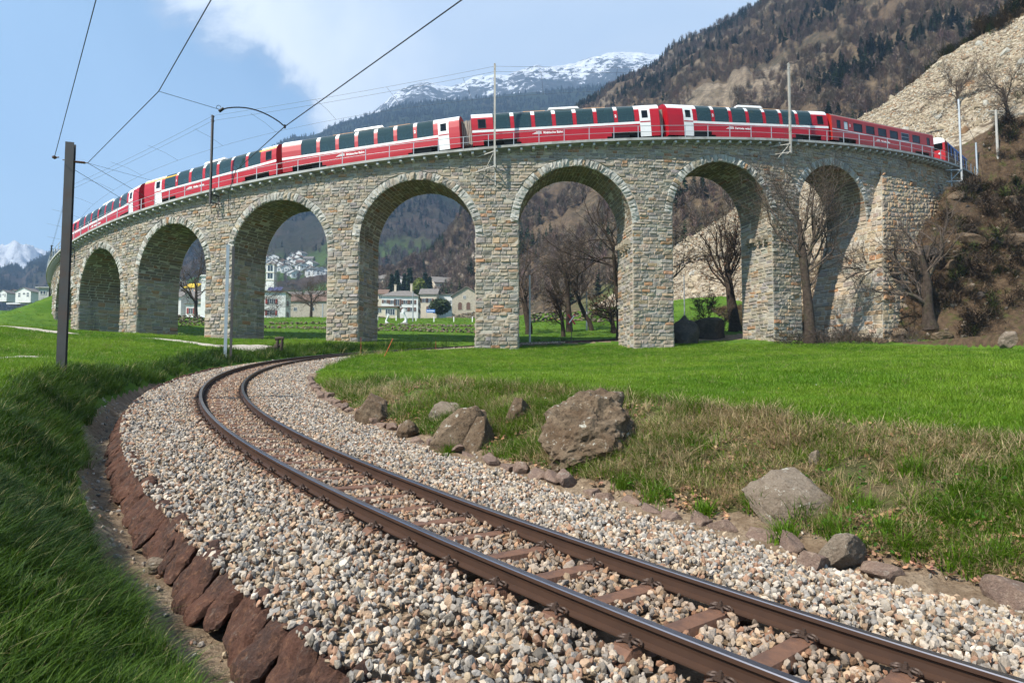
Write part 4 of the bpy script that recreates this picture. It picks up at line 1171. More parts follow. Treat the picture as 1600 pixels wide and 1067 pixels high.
M_GLASS = glass_mat('tinted_glass', (.030, .062, .064)); M_GLASSD = glass_mat('dark_glass', (.008, .010, .010), .05, .4)
M_SEAT = mat('seat_fabric', (.10, .055, .045), .8, var=.2); M_INT = mat('interior', (.14, .13, .12), .8)
FONT_N = [0]
def text_mesh(txt, size, name, m, parent, loc, rot, extr=.004, shear=0.0, bold=0.0):
    cu = bpy.data.curves.new('txt', 'FONT'); cu.body = txt; cu.size = size; cu.extrude = extr; cu.shear = shear; cu.offset = bold; cu.align_x = 'LEFT'
    tmp = bpy.data.objects.new('txt', cu); COL.objects.link(tmp)
    dg = bpy.context.evaluated_depsgraph_get(); me = bpy.data.meshes.new_from_object(tmp.evaluated_get(dg))
    bpy.data.objects.remove(tmp); bpy.data.curves.remove(cu)
    me.name = name; me.materials.clear(); me.materials.append(m)
    o = bpy.data.objects.new(name, me); COL.objects.link(o); o.parent = parent; o.location = loc; o.rotation_euler = rot
    return o
# local frame: x along the car to the viewer's right, -y outwards (towards the viewer), z up from the deck top
PROF = [(1.26, .30), (1.31, .70), (1.335, 1.40), (1.335, 1.50), (1.335, 1.70), (1.32, 2.20), (1.265, 2.66), (1.15, 2.96), (.97, 3.17), (.72, 3.30), (.38, 3.38), (0, 3.40)]
def prof_between(z0, z1, P=PROF, off=0.0):
    y = np.array([p[0] for p in P]); z = np.array([p[1] for p in P])
    zs = [z0]+[q for q in z if z0 < q < z1]+[z1]
    ys = np.interp(zs, z, y)
    out = []
    for k, (yy, zz) in enumerate(zip(ys, zs)):
        out.append((yy+off*min(1, max(.25, (3.4-zz)/1.2)), zz+off*max(0, 1-(3.4-zz)/1.0)))
    return out
def strip(g, x0, x1, z0, z1, sides=(-1, 1), mi=0, P=PROF, off=0.0):
    pr = prof_between(z0, z1, P, off)
    for s in sides:
        A = np.array([[(x, s*y, z) for x in (x0, x1)] for y, z in pr])
        g.grid(A if s > 0 else A[:, ::-1], mi)
def place_vehicle(root, am, r=70.0):
    p = vpt(am, r, float(deck_z(am))+.10)
    root.location = tuple(p); root.rotation_euler = (0, -math.atan(VG), am)
def bogie(root, x, name='bogie'):
    g = Geo()
    g.box((x, 0, .42), (2.1, 1.7, .28), 0); 
    for dx in (-.75, .75):
        for s in (-1, 1): g.box((x+dx, s*.95, .42), (.5, .18, .34), 0)
    o = g.build(name, M_UNDER, root, world=False)
    for dx in (-.9, .9):
        w = Geo(); th = np.linspace(0, 2*math.pi, 25)
        for s in (-1, 1):
            pts = np.array([(.36*math.cos(t), 0, .36*math.sin(t)) for t in th])
            w.raw(np.vstack([pts[:-1]+[x+dx, s*.53, .36], [[x+dx, s*.60, .36]]]), [[q, (q+1) % 24, 24] for q in range(24)])
            w.raw(np.vstack([pts[:-1]+[x+dx, s*.53, .36], pts[:-1]+[x+dx, s*.42, .36]]), [[q, (q+1) % 24, 24+(q+1) % 24, 24+q] for q in range(24)])
        w.tube([(x+dx, -.6, .36), (x+dx, .6, .36)], .07, 8)
        w.build('wheelset', M_UNDER, o, world=False)
def pano_car(label, am, door='right', first=False, number='2', txt='Rhätische Bahn', blank=True, L=15.65):
    root = thing('train_car', label, 'train car', group='carriages of the red train'); 
    h = L/2
    sx = (lambda x: x-h) if door == 'right' else (lambda x: h-x)
    def seg(g, x0, x1, *a, **k):
        p, q = sorted((sx(x0), sx(x1))); strip(g, p, q, *a, **k)
    wins = [(1.80+1.76*i, 1.80+1.76*i+1.44) for i in range(7)]
    d0, d1 = 14.22, 15.14
    body = Geo()
    # lower side with higher skirt over the bogies, sill, pillars
    for x0, x1, zb in ((0, .9, .42), (.9, 3.7, .86), (3.7, 4.05, .55), (4.05, L-4.6, .30), (L-4.6, L-4.2, .55), (L-4.2, d0, .86), (d1, L, .42)):
        seg(body, x0, x1, zb, 1.50)
    seg(body, d0, d1, .95, 1.0, sides=(1 if True else -1,))
    px = [0]+[q for w in wins for q in w]+[d0]
    for i in range(0, len(px), 2):
        if i == 0 and not blank:
            seg(body, 0, .55, 1.70, 2.80); seg(body, 1.16, wins[0][0], 1.70, 2.80); seg(body, .55, 1.16, 1.70, 1.86); seg(body, .55, 1.16, 2.62, 2.80)
        else: seg(body, px[i], px[i+1], 1.70, 2.80)
    seg(body, d1, L, 1.50, 2.80)
    for dd in (d0, d1): pass
    # ends
    for xe in (0, L):
        pr = prof_between(.42, 3.40); P = [(-y, z) for y, z in pr]+[(y, z) for y, z in pr[::-1]]
        body.raw([(sx(xe), y, z) for y, z in P]+[(sx(xe), 0, 1.9)], [[k, (k+1) % len(P), len(P)] for k in range(len(P))])
    ob = body.build('body', M_RED, root, world=False)
    roof = Geo()
    pw = [0]+[q for w in wins for q in w]+[L]
    for i in range(0, len(pw), 2): seg(roof, pw[i], pw[i+1], 2.80, 3.40)
    for w in wins: seg(roof, w[0], w[1], 3.26, 3.40)
    rf = roof.build('roof', M_WHITE, root, world=False)
    ac = Geo(); ac.box((sx(7.9), 0, 3.47), (2.7, 1.5, .20), 0, taper=.9); ac.build('roof_unit', M_WHITE, rf, world=False)
    ac = Geo(); ac.box((sx(10.6), 0, 3.40), (1.9, .9, .10), 0); ac.box((sx(5.4), 0, 3.40), (1.9, .9, .10), 0); ac.build('roof_walkway', mat('orange_walkway', (.50, .24, .07), .8, var=.2), rf, world=False)
    st = Geo(); seg(st, 0, d0, 1.50, 1.70, off=.004); st.build('stripe', M_WHITE, root, world=False)
    for w in wins:
        for s in (-1, 1):
            g = Geo(); seg(g, w[0]+.02, w[1]-.02, 1.72, 3.26, sides=(s,), off=-.012); g.build('window', M_GLASS, root, world=False, smooth=False)
    if not blank:
        g = Geo(); seg(g, .55, 1.16, 1.86, 2.62, sides=(-1,), off=-.02); o = g.build('window', M_GLASSD, root, world=False)
        g = Geo()
        for x0, x1, z0, z1 in ((.51, .56, 1.84, 2.66), (1.15, 1.20, 1.84, 2.66), (.51, 1.20, 2.60, 2.66), (.51, 1.20, 1.83, 1.88)): seg(g, x0, x1, z0, z1, sides=(-1,), off=.012)
        g.build('frame', M_RUBBER, o, world=False)
    for s in (-1, 1):
        g = Geo(); seg(g, d0, d1, .40, 1.98, sides=(s,), off=.012); seg(g, d0, d0+.2, 1.98, 2.78, sides=(s,), off=.012); seg(g, d1-.2, d1, 1.98, 2.78, sides=(s,), off=.012); seg(g, d0+.2, d1-.2, 2.66, 2.78, sides=(s,), off=.012)
        dr = g.build('door', M_WHITE, root, world=False)
        g = Geo(); seg(g, d0+.2, d1-.2, 1.98, 2.66, sides=(s,), off=-.005); g.build('door_window', M_GLASSD, dr, world=False)
        g = Geo(); seg(g, d0+.02, d1-.02, 1.60, 1.70, sides=(s,), off=.02); g.build('door_band', M_RED, dr, world=False)
    if first:
        g = Geo(); seg(g, 12.2, L, 2.82, 2.94, off=.012); seg(g, 0, 2.0, 2.82, 2.94, off=.012); g.build('first_class_stripe', M_YEL, root, world=False)
    # interior: floor, seats
    g = Geo(); g.box((0, 0, .95), (L-.4, 2.4, .06)); g.box((sx(.3), 0, 2), (.06, 2.2, 2)); g.box((sx(L-1.6), 0, 2), (.06, 2.2, 2)); g.build('floor', M_INT, root, world=False)
    g = Geo()
    for i in range(12):
        for s in (-1, 1): g.box((sx(2.2+i*.98), s*.72, 1.45), (.16, .86, .95), 0, (0, (.12 if i % 2 else -.12), 0)); g.box((sx(2.2+i*.98+(.25 if i % 2 else -.25)), s*.72, 1.22), (.45, .86, .14))
    g.build('seats', M_SEAT, root, world=False)
    g = Geo(); g.box((0, 0, .72), (L-5.2, 2.0, .5)); g.box((0, 0, .8), (L-.5, 1.6, .12)); g.build('underframe', M_UNDER, root, world=False)
    bogie(root, -h+2.3); bogie(root, h-2.3)
    for xe, sg in ((-h, -1), (h, 1)):
        g = Geo()
        for k in range(3): g.box((xe+sg*(.09+.15*k), 0, 1.85), (.11, 1.1-.06*(k % 2), 2.1-.06*(k % 2)))
        g.build('gangway', M_BELLOW, root, world=False)
        g = Geo(); g.box((xe+sg*.28, 0, .68), (.5, .25, .22)); 
        for s in (-1, 1): g.tube([(xe+sg*.02, s*.55, .8), (xe+sg*.2, s*.55, .55), (xe+sg*.42, s*.5, .62)], .03, 6)
        g.build('coupling', M_UNDER, root, world=False)
    # lettering
    tw = {'right': 5.0, 'left': 9.1}[door]
    xs = sx(tw)
    if door == 'left': xs = sx(11.0)
    text_mesh(txt, .27, 'lettering', M_LETTER, root, (xs+.95, -1.339, 1.10), (R(88), 0, 0), bold=.006)
    g = Geo()
    for k in range(4): g.box((xs+.42+.05*k, -1.342, 1.12+.055*k), (.80-.12*k, .006, .030), 0, (0, 0, 0))
    g.build('emblem', M_LETTER, root, world=False)
    xn = (wins[5][1]+wins[6][0])/2
    text_mesh(number, .34, 'class_number', M_LETTER, root, (sx(xn)-.10, -1.335, 2.16), (R(84), 0, 0), bold=.012)
    place_vehicle(root, am)
    return root
def ang_at(px, r=71.3, dz=1.6):
    A = np.linspace(-.95, 1.05, 8000); p = vpt(A, r, deck_z(A)+dz); x, y = proj(p)
    return float(A[np.argmin(abs(x-px))])
ends = [(120, 228), (234, 440), (447, 723), (740, 1031), (1041, 1290), (1293, 1452), (1455, 1526)]
mids = [(ang_at(a)+ang_at(b))/2 for a, b in ends]
lens = [(ang_at(b)-ang_at(a))*71.3 for a, b in ends]
print('CAR LENGTHS', [round(q, 2) for q in lens])
pano_car('leftmost panorama car, tail of the red train, with white door at its right end', mids[0], 'right', False, '2', 'Rhätische Bahn', blank=False, L=min(lens[0], 16.4))
pano_car('red panorama car with a yellow first class stripe under the roof', mids[1], 'left', True, '1', 'Viafier retica', blank=False, L=lens[1])
pano_car('red panorama car with blank left end and sun glint on its last window', mids[2], 'right', False, '2', 'Rhätische Bahn', blank=True, L=lens[2])
pano_car('red panorama car above the middle arch with a small dark window at its left end', mids[3], 'right', False, '2', 'Rhätische Bahn', blank=False, L=lens[3])
pano_car('red panorama car with white door at its left end, coupled to the old red coach', mids[4], 'left', False, '2', 'Ferrovia retica', blank=False, L=lens[4])
# old coach
PROF2 = [(1.24, .35), (1.30, .8), (1.31, 1.45), (1.31, 2.72), (1.25, 2.80), (1.05, 2.98), (.7, 3.12), (.35, 3.19), (0, 3.21)]
def coach(am, L):
    root = thing('train_car', 'older darker red coach with small square windows and a brown roof', 'train car', group='carriages of the red train'); h = L/2
    wx = [(.75, 1.35), (1.85, 2.50)]+[(3.35+2.02*i*(L-4.6)/12.9, 3.35+2.02*i*(L-4.6)/12.9+1.42) for i in range(6)]+[(L-1.35, L-.75)]
    body = Geo()
    for x0, x1, zb in ((0, 1.0, .5), (1.0, 3.6, .82), (3.6, L-3.6, .45), (L-3.6, L-1, .82), (L-1, L, .5)): strip(body, x0-h, x1-h, zb, 1.62, P=PROF2)
    strip(body, -h, h, 2.42, 2.80, P=PROF2)
    px = [0]+[q for w in wx for q in w]+[L]
    for i in range(0, len(px), 2): strip(body, px[i]-h, px[i+1]-h, 1.62, 2.42, P=PROF2)
    for xe in (-h, h):
        pr = prof_between(.5, 3.21, PROF2); P = [(-y, z) for y, z in pr]+[(y, z) for y, z in pr[::-1]]
        body.raw([(xe, y, z) for y, z in P]+[(xe, 0, 1.9)], [[k, (k+1) % len(P), len(P)] for k in range(len(P))])
    body.build('body', M_REDO, root, world=False)
    g = Geo(); strip(g, -h-.03, h+.03, 2.80, 3.21, P=PROF2, off=.01); g.box((0, 0, 3.24), (L*.8, .5, .06)); g.build('roof', M_ROOFG, root, world=False)
    g = Geo(); strip(g, -h, h, 1.47, 1.545, P=PROF2, off=.005); g.build('stripe', M_WHITE, root, world=False)
    for k, w in enumerate(wx):
        for s in (-1, 1):
            g = Geo(); strip(g, w[0]-h, w[1]-h, 1.62, 2.42, sides=(s,), P=PROF2, off=-.03)
            o = g.build('window', mat('white_blind', (.62, .66, .66), .5) if k == 1 else M_GLASSD, root, world=False)
            g = Geo()
            for x0, x1, z0, z1 in ((w[0], w[0]+.05, 1.62, 2.42), (w[1]-.05, w[1], 1.62, 2.42), (w[0], w[1], 1.62, 1.67), (w[0], w[1], 2.37, 2.42))+(((w[0], w[1], 2.0, 2.035),) if k == 6 else ()): strip(g, x0-h, x1-h, z0, z1, sides=(s,), P=PROF2, off=-.012)
            g.build('frame', M_RUBBER if k != 6 else M_GALV, o, world=False)
    g = Geo(); g.box((0, 0, .95), (L-.4, 2.4, .06)); g.box((0, .3, 1.6), (L-4, .06, 1.2)); g.build('floor', M_INT, root, world=False)
    g = Geo(); g.box((0, 0, .72), (L-6, 1.9, .5)); g.box((0, 0, .8), (L-.4, 1.6, .12)); g.build('underframe', M_UNDER, root, world=False)
    bogie(root, -h+2.3); bogie(root, h-2.3)
    for xe, sg in ((-h, -1), (h, 1)):
        g = Geo()
        for k in range(3): g.box((xe+sg*(.09+.12*k), 0, 1.8), (.1, 1.15-.06*(k % 2), 2.1))
        g.build('gangway', mat('red_bellows', (.40, .03, .02), .6), root, world=False)
    text_mesh('Ferrovia retica', .25, 'lettering', M_LETTER, root, (-.9, -1.315, 1.08), (R(89), 0, 0), bold=.005)
    g = Geo()
    for k in range(4): g.box((-1.5+.05*k, -1.318, 1.10+.05*k), (.72-.1*k, .006, .028))
    g.build('emblem', M_LETTER, root, world=False)
    text_mesh('2', .32, 'class_number', M_LETTER, root, (2.72-h, -1.318, 2.0), (R(90), 0, 0), bold=.01)
    place_vehicle(root, am)
coach(mids[5], min(lens[5], 17.6))
# leading railcar, blue and black, red and white cab
M_BLUE = paint('blue_paint', (.015, .17, .52), .4); M_BLACKP = paint('black_paint', (.012, .013, .018), .35)
def railcar(am, L):
    root = thing('railcar', 'blue and black railcar with red and white cab leading the train', 'railcar'); h = L/2
    P3 = [(1.24, .35), (1.31, .8), (1.32, 1.45), (1.31, 2.75), (1.22, 2.9), (1.0, 3.05), (.6, 3.18), (0, 3.22)]
    g = Geo(); strip(g, -h+1.5, h-1.0, .45, 1.55, P=P3); g.build('body', M_BLACKP, root, world=False)
    g = Geo(); strip(g, -h+1.5, h-1.0, 2.55, 2.95, P=P3)
    wn = [(1.9+i*1.72, 1.9+i*1.72+1.05) for i in range(int((L-3.2)/1.72))]
    px = [1.5]+[q for w in wn for q in w]+[L-1.0]
    for i in range(0, len(px), 2): strip(g, px[i]-h, px[i+1]-h, 1.55, 2.55, P=P3)
    g.build('blue_panel', M_BLUE, root, world=False)
    for w in wn:
        g = Geo(); strip(g, w[0]-h, w[1]-h, 1.55, 2.55, P=P3, off=-.02); g.build('window', M_GLASSD, root, world=False)
    for xa, xb, sg in ((-h, -h+1.5, -1), (h-1.0, h, 1)):
        g = Geo(); strip(g, xa, xb, .45, 1.7, P=P3); strip(g, xa, xb, 2.5, 2.8, P=P3); strip(g, xa, (xa+xb)/2-.3, 1.7, 2.5, P=P3); strip(g, (xa+xb)/2+.3, xb, 1.7, 2.5, P=P3)
        xe = xa if sg < 0 else xb
        pr = prof_between(.45, 1.75, P3); Q = [(-y, z) for y, z in pr]+[(y, z) for y, z in pr[::-1]]
        g.raw([(xe, y, z) for y, z in Q]+[(xe, 0, 1.1)], [[k, (k+1) % len(Q), len(Q)] for k in range(len(Q))])
        g.box((xe, -1.2, 2.1), (.08, .2, .8)); g.box((xe, 1.2, 2.1), (.08, .2, .8)); g.box((xe, 0, 2.1), (.08, .14, .8))
        cb = g.build('cab', M_RED, root, world=False)
        g = Geo(); g.box((xe-sg*.03, -.62, 2.12), (.04, 1.0, .74)); g.box((xe-sg*.03, .62, 2.12), (.04, 1.0, .74)); strip(g, (xa+xb)/2-.3, (xa+xb)/2+.3, 1.7, 2.5, P=P3, off=-.02); g.build('cab_window', M_GLASSD, cb, world=False)
        g = Geo(); pr = prof_between(2.5, 3.2, P3); Q = [(-y, z) for y, z in pr]+[(y, z) for y, z in pr[::-1]]
        g.raw([(xe+sg*.01, y, z) for y, z in Q]+[(xe+sg*.01, 0, 2.7)], [[k, (k+1) % len(Q), len(Q)] for k in range(len(Q))]); strip(g, xa, xb, 2.8, 3.22, P=P3, off=.01)
        g.build('cab_brow', M_WHITE, cb, world=False)
        for y_ in (-.8, .8):
            g = Geo(); g.tube([(xe, y_, 1.35), (xe+sg*.07, y_, 1.35)], .12, 12); g.build('headlight', M_LETTER, cb, world=False)
        g = Geo(); g.box((xe+sg*.1, 0, .45), (.25, 2.2, .45)); g.build('snow_plough', M_UNDER, cb, world=False)
    g = Geo(); strip(g, -h+1.5, h-1, 2.95, 3.22, P=P3, off=.005); rf = g.build('roof', M_BLUE, root, world=False)
    g = Geo()
    for k, (x, z, w) in enumerate(((-.3, 1.0, 1.4), (1.7, 1.15, .9), (-2.3, .95, 1.1), (3.2, 1.0, .8))): g.box((x, -1.325, z), (w, .01, .16)); g.box((x+.2, -1.325, z+.28), (w*.6, .01, .06))
    g.beam((-1.2, -1.325, .6), (-.6, -1.325, 1.7), .06, .01); g.beam((-.6, -1.325, 1.7), (.2, -1.325, .6), .06, .01); g.build('livery_marks', M_LETTER, root, world=False)
    g = Geo()     # pantograph with its sloping arms
    for s in (-.45, .45):
        g.tube([(-h+2.2, s, 3.3), (-h+3.4, s, 3.85), (-h+2.4, s*.8, 4.5)], .035, 6)
    g.tube([(-h+2.4, -.85, 4.5), (-h+2.4, .85, 4.5)], .04, 6); g.tube([(-h+2.6, -.85, 4.45), (-h+2.6, .85, 4.45)], .04, 6); g.box((-h+2.5, 0, 3.3), (1.5, 1.2, .1))
    g.build('pantograph', M_UNDER, rf, world=False)
    g = Geo(); g.box((0, 0, .72), (L-6, 1.9, .5)); g.box((0, .2, 1.7), (L-4, .06, 1.6)); g.build('underframe', M_UNDER, root, world=False)
    bogie(root, -h+2.4); bogie(root, h-2.4)
    place_vehicle(root, am)
railcar(mids[6], min(max(lens[6], 14), 17.5))

# ------------------------------------------------------------------ masts and wires
M_WIRE = mat('wire', (.02, .02, .022), .5, metal=.4); M_WIREG = mat('wire_far', (.10, .11, .12), .6, metal=.3)
M_INS = mat('insulator', (.10, .05, .03), .25); M_LIGHTM = mat('mast_light', (.38, .36, .32), .6, var=.2, vscale=1.5, dark=(.25, .19, .13), dscale=1.0, damt=.5)
def ibeam(g, p, h, w, mi=0, yaw=0.0, t=.018, col=None):
    c, s = math.cos(yaw), math.sin(yaw); p = np.array(p, float); M = np.array([[c, -s, 0], [s, c, 0], [0, 0, 1]])
    for q, sz in (((0, -w/2, h/2), (w, t, h)), ((0, w/2, h/2), (w, t, h)), ((0, 0, h/2), (t, w-t, h))):
        g.box(p+M@np.array(q), sz, mi, M, col)
def mast_viaduct(px_b, label, m, top_dz=6.7, r=72.72+.30, low=-1.75, kind=0, w=.15, am=None):
    a = am if am is not None else ang_at(px_b, r, 0.0)
    p = vpt(a, r, float(deck_z(a))+low)
    root = thing('catenary_mast', label, 'mast', p, (0, 0, 0))
    g = Geo(); ibeam(g, p, top_dz-low, w, 0, a); g.build('pole', m, root)
    g = Geo()
    for dz, ln in ((low+.12, 1.1), (-.55, 1.1)):
        z = float(deck_z(a))+dz
        g.beam(vpt(a, r+.05, z), vpt(a, VR-.02, z), .09, .10)
        if kind: g.beam(vpt(a, r+.05, z), vpt(a-.022, VR-.02, z-.15), .07, .07)
    g.beam(vpt(a, r, float(deck_z(a))-.5), vpt(a-.012, VR+.05, float(deck_z(a))-1.9), .06, .06)
    g.beam(vpt(a, VR+.04, float(deck_z(a))-.3), vpt(a, VR+.04, float(deck_z(a))+low-1.2), .12, .06)
    g.build('wall_bracket', m, root)
    g = Geo(); zt = float(deck_z(a))+top_dz
    for dz in (-.08, -.50):
        e = vpt(a, r+.22, zt+dz); g.tube([vpt(a, r, zt+dz), e], .018, 6)
        g.lathe([(.0, -.06), (.045, -.05), (.03, -.02), (.05, 0), (.03, .03), (.04, .05), (0, .06)], vpt(a, r-.16, zt+dz), 8)
    g.build('insulator', M_INS, root)
    return a
masts = []
masts.append(mast_viaduct(0, 'thin brown mast beyond the far left end of the viaduct', M_STEELW, 6.3, 73.0, -2.2, am=-1.115))
masts.append(mast_viaduct(103, 'mast mostly hidden behind the dark foreground mast', M_STEELW, 6.0, am=-.742, low=-1.4))
masts.append(mast_viaduct(329, 'dark mast clamped to the viaduct beside the first class car', M_STEELW, 6.6, low=-1.4))
masts.append(mast_viaduct(773, 'pale mast clamped to the viaduct in front of the middle panorama car', M_LIGHTM, 6.75, low=-1.9, kind=1))
masts.append(mast_viaduct(1235, 'tan mast with wooden brackets in front of the panorama car at the right', M_LIGHTM, 6.7, low=-1.4, kind=1))
masts.append(mast_viaduct(1502, 'grey mast clamped beside the blue railcar', M_GALV, 7.2, low=-1.9, kind=1))
def ground_pole(px, py_t, py_b, Y, label, m, w=.2, wood=False, arm=True, name='catenary_mast', double=False):
    b = unproj(px, py_b, Y); t = unproj(px, py_t, Y); h = t[2]-b[2]
    gz_ = gz(b[0], b[1]); base = min(gz_, b[2])-.3
    root = thing(name, label, 'mast', (b[0], b[1], base))
    g = Geo()
    if wood: g.tube([(b[0], b[1], base), (b[0], b[1], t[2])], [w*.6, w*.42], 12)
    else:
        ibeam(g, (b[0], b[1], base), t[2]-base, w, 0, .35)
    g.build('pole', m, root)
    return root, np.array([b[0], b[1], t[2]])
rt, top1 = ground_pole(96, 224, 572, 16.0, 'dark steel mast standing in the grass bank at the left', M_STEELW, .18)
rt2, top2 = ground_pole(352, 383, 548, 37.0, 'pair of slim steel mast posts in front of the pier left of the white house', M_GALV, .16)
g = Geo(); ibeam(g, (top2[0]+.26, top2[1]+.1, rt2.location.z), top2[2]-rt2.location.z-.05, .13, 0, .35); g.build('pole', M_STEELW, rt2)
rt3, top3 = ground_pole(1561, 172, 284, 80.0, 'wooden pole with a short crossarm on the hillside, rightmost', M_LIGHTM, .30, True)
g = Geo(); g.beam(top3+[-.9, 0, -.15], top3+[.9, 0, -.15], .10, .10); g.build('crossarm', M_LIGHTM, rt3)
for dx in (-.8, .8):
    g = Geo(); g.lathe([(.0, 0), (.06, .02), (.04, .08), (.06, .14), (0, .2)], top3+[dx, 0, -.1], 8); g.build('insulator', M_INS, rt3)
rt4, top4 = ground_pole(1527, 223, 272, 80.5, 'short grey pole at the end of the bridge', M_GALV, .22, True)
rt5, top5 = ground_pole(828, 430, 532, 62.0, 'slim grey pole under the middle arch beside bare trees', M_GALV, .16, True)
rt6, top6 = ground_pole(917, 455, 512, 78.0, 'short grey pole among the bare trees behind the embankment', M_GALV, .18, True)
rt7, top7 = ground_pole(1070, 430, 512, 74.0, 'thin grey pole behind the leafless shrub', M_GALV, .14, True)
rt8, top8 = ground_pole(645, 455, 507, 96.0, 'pale pole beside the taller white statue', M_GALV, .16, True)
rt9, top9 = ground_pole(504, 475, 502, 118.0, 'short pale post by the pier near the village field', M_GALV, .2, True)
# foreground overhead line: contact wire, feeder and the guy wires
def wire(name, pts, rad, label, m=M_WIRE, sag=0.0, cat='wire', group=None):
    pts = [np.array(p, float) for p in pts]; out = []
    for a, b in zip(pts[:-1], pts[1:]):
        t = np.linspace(0, 1, 13)[:, None]; q = a*(1-t)+b*t; q[:, 2] -= 4*sag*(t*(1-t))[:, 0]*np.linalg.norm(b-a); out.append(q if len(out) == 0 else q[1:])
    g = Geo(); g.tube(np.vstack(out), rad, 5); o = g.build(name, m, None, True); return tag(o, label, cat, group)
ins_r = unproj(137, 255, 16.0); ins_l = unproj(85, 246, 16.0)
pull = unproj(248, 143, 10.94); stead = unproj(445, 198, 11.85)
def cw(s): return line_pt(s, 0, 5.35)
cpts = [unproj(722, 0, 7.6)+(unproj(722, 0, 7.6)-stead)*.6, unproj(722, 0, 7.6), stead]+[cw(q) for q in np.arange(14.5, 62, 3.0)]
wire('contact_wire', cpts, .0085, 'contact wire over the foreground track, reaching the top edge right of centre')
wire('feeder_wire', [pull+(unproj(330, 0, 8.3)-pull)*2.0, unproj(330, 0, 8.3), pull, ins_r], .0075, 'wire from the top edge down to the insulator right of the dark mast')
wire('feeder_wire', [ins_l+(unproj(150, 0, 9.6)-ins_l)*1.8, unproj(150, 0, 9.6), ins_l], .0075, 'wire from the top edge down to the left insulator of the dark mast')
jt = unproj(345, 172, 11.4)
wire('pull_wire', [pull, jt], .0045, 'thin pull-off wire joining the feeder to the bent steady arm')
g = Geo(); tt = np.linspace(0, 1, 12)[:, None]; arm = jt*(1-tt)+stead*tt; arm[:, 2] += .16*np.sin(tt[:, 0]*math.pi)**.8; g.tube(arm, .011, 6)
g.tube([jt+[-.03, 0, -.03], jt+[.05, 0, .03]], .025, 6); th = np.linspace(0, 5, 12); g.tube(np.stack([jt[0]-.04+.035*np.cos(th), jt[1]+0*th, jt[2]+.045+.035*np.sin(th)], 1), .005, 5); g.tube([stead+[0, 0, .03], stead-[0, 0, .03]], .02, 6)
tag(g.build('steady_arm', M_WIRE, None), 'bent steady arm holding the contact wire against the clouds', 'wire arm')
g = Geo(); q0 = unproj(108, 252, 16.0); 
for k in range(7):
    c = q0+(ins_r-q0)*(k+.7)/8.5; g.lathe([(0, -.03), (.035, -.02), (.05, 0), (.035, .02), (0, .03)], c, 8)
g.tube([unproj(98, 250, 16.0), ins_r], .012, 6); g.tube([ins_l, unproj(92, 246, 16.0)], .014, 6); g.lathe([(0, -.05), (.05, -.02), (.05, .02), (0, .05)], ins_l, 8)
g.build('insulator', M_INS, rt)
t2 = top2+[0, 0, -.05]
wire('guy_wire', [unproj(104, 258, 16.0), t2+[-.1, 0, -.9]], .006, 'lower wire from the dark mast to the pair of slim posts')
wire('guy_wire', [ins_r, t2+[.1, 0, 0]], .006, 'upper wire from the dark mast to the pair of slim posts')
wire('guy_wire', [ins_r, cw(27)+np.array([0, 0, 1.3])], .004, 'faint wire from the dark mast insulator towards the first class car')
wire('guy_wire', [t2+[.1, 0, -.1], cw(44)], .006, 'wire from the slim posts into the arch with the church tower')
wire('guy_wire', [t2+[.1, 0, -.6], cw(52)+np.array([0, 0, .6])], .006, 'lower wire from the slim posts across the arch with the church tower')
# viaduct overhead line
zt = lambda a, d: vpt(a, 73.0, float(deck_z(a))+d)
for d, nm in ((6.55, 'upper'), (6.1, 'lower')):
    pts = [zt(a, d-(.4 if i < 2 else 0)) for i, a in enumerate(masts)]+[top4]
    wire('feeder_wire', pts, .011, nm+' thin feeder wire running from mast top to mast top along the viaduct', M_WIREG, .006)
a = np.linspace(-1.2, .95, 60); wire('contact_wire', [vpt(q, 70.0, float(deck_z(q))+5.2) for q in a], .010, 'thin contact wire following the curve above the train', M_WIREG)
for q in np.arange(-1.12, .30, .088):
    p0 = vpt(q, 72.9, float(deck_z(q))+5.9); p1 = vpt(q+.006, 70.0, float(deck_z(q))+5.2); mid = p0*.45+p1*.55; mid[2] += .12
    wire('pull_off', [p0, mid, p1], .011, 'short pull-off arm between the feeder and the contact wire above the train', M_WIREG, group='pull-off arms above the train', cat='wire arm')
# ------------------------------------------------------------------ bare trees
def bark(name, c1, c2):
    m = bpy.data.materials.new(name); m.use_nodes = True; t = NT(m.node_tree); p = t.n['Principled BSDF']
    geo = t.add('ShaderNodeNewGeometry'); n = t.noise(5, geo.outputs['Position'], 6, .7); n2 = t.noise(1.2, geo.outputs['Position'], 4, .6)
    c = t.mix(t.ramp(n, .35, .65), c1, c2); c = t.mix(t.math('MULTIPLY', t.ramp(n2, .5, .7), .35), c, (.06, .065, .025))
    t.link(c, p.inputs['Base Color']); p.inputs['Roughness'].default_value = .95; p.inputs['Specular IOR Level'].default_value = .1
    b = t.add('ShaderNodeBump'); b.inputs['Strength'].default_value = .9; b.inputs['Distance'].default_value = .06
    t.link(n, b.inputs['Height']); t.link(b.outputs[0], p.inputs['Normal'])
    return m
M_BARK = bark('bark', (.075, .055, .042), (.035, .026, .02)); M_TWIG = bark('twig_bark', (.13, .10, .08), (.075, .056, .044)); M_DTWIG = bark('dark_twig', (.055, .04, .03), (.03, .022, .018))
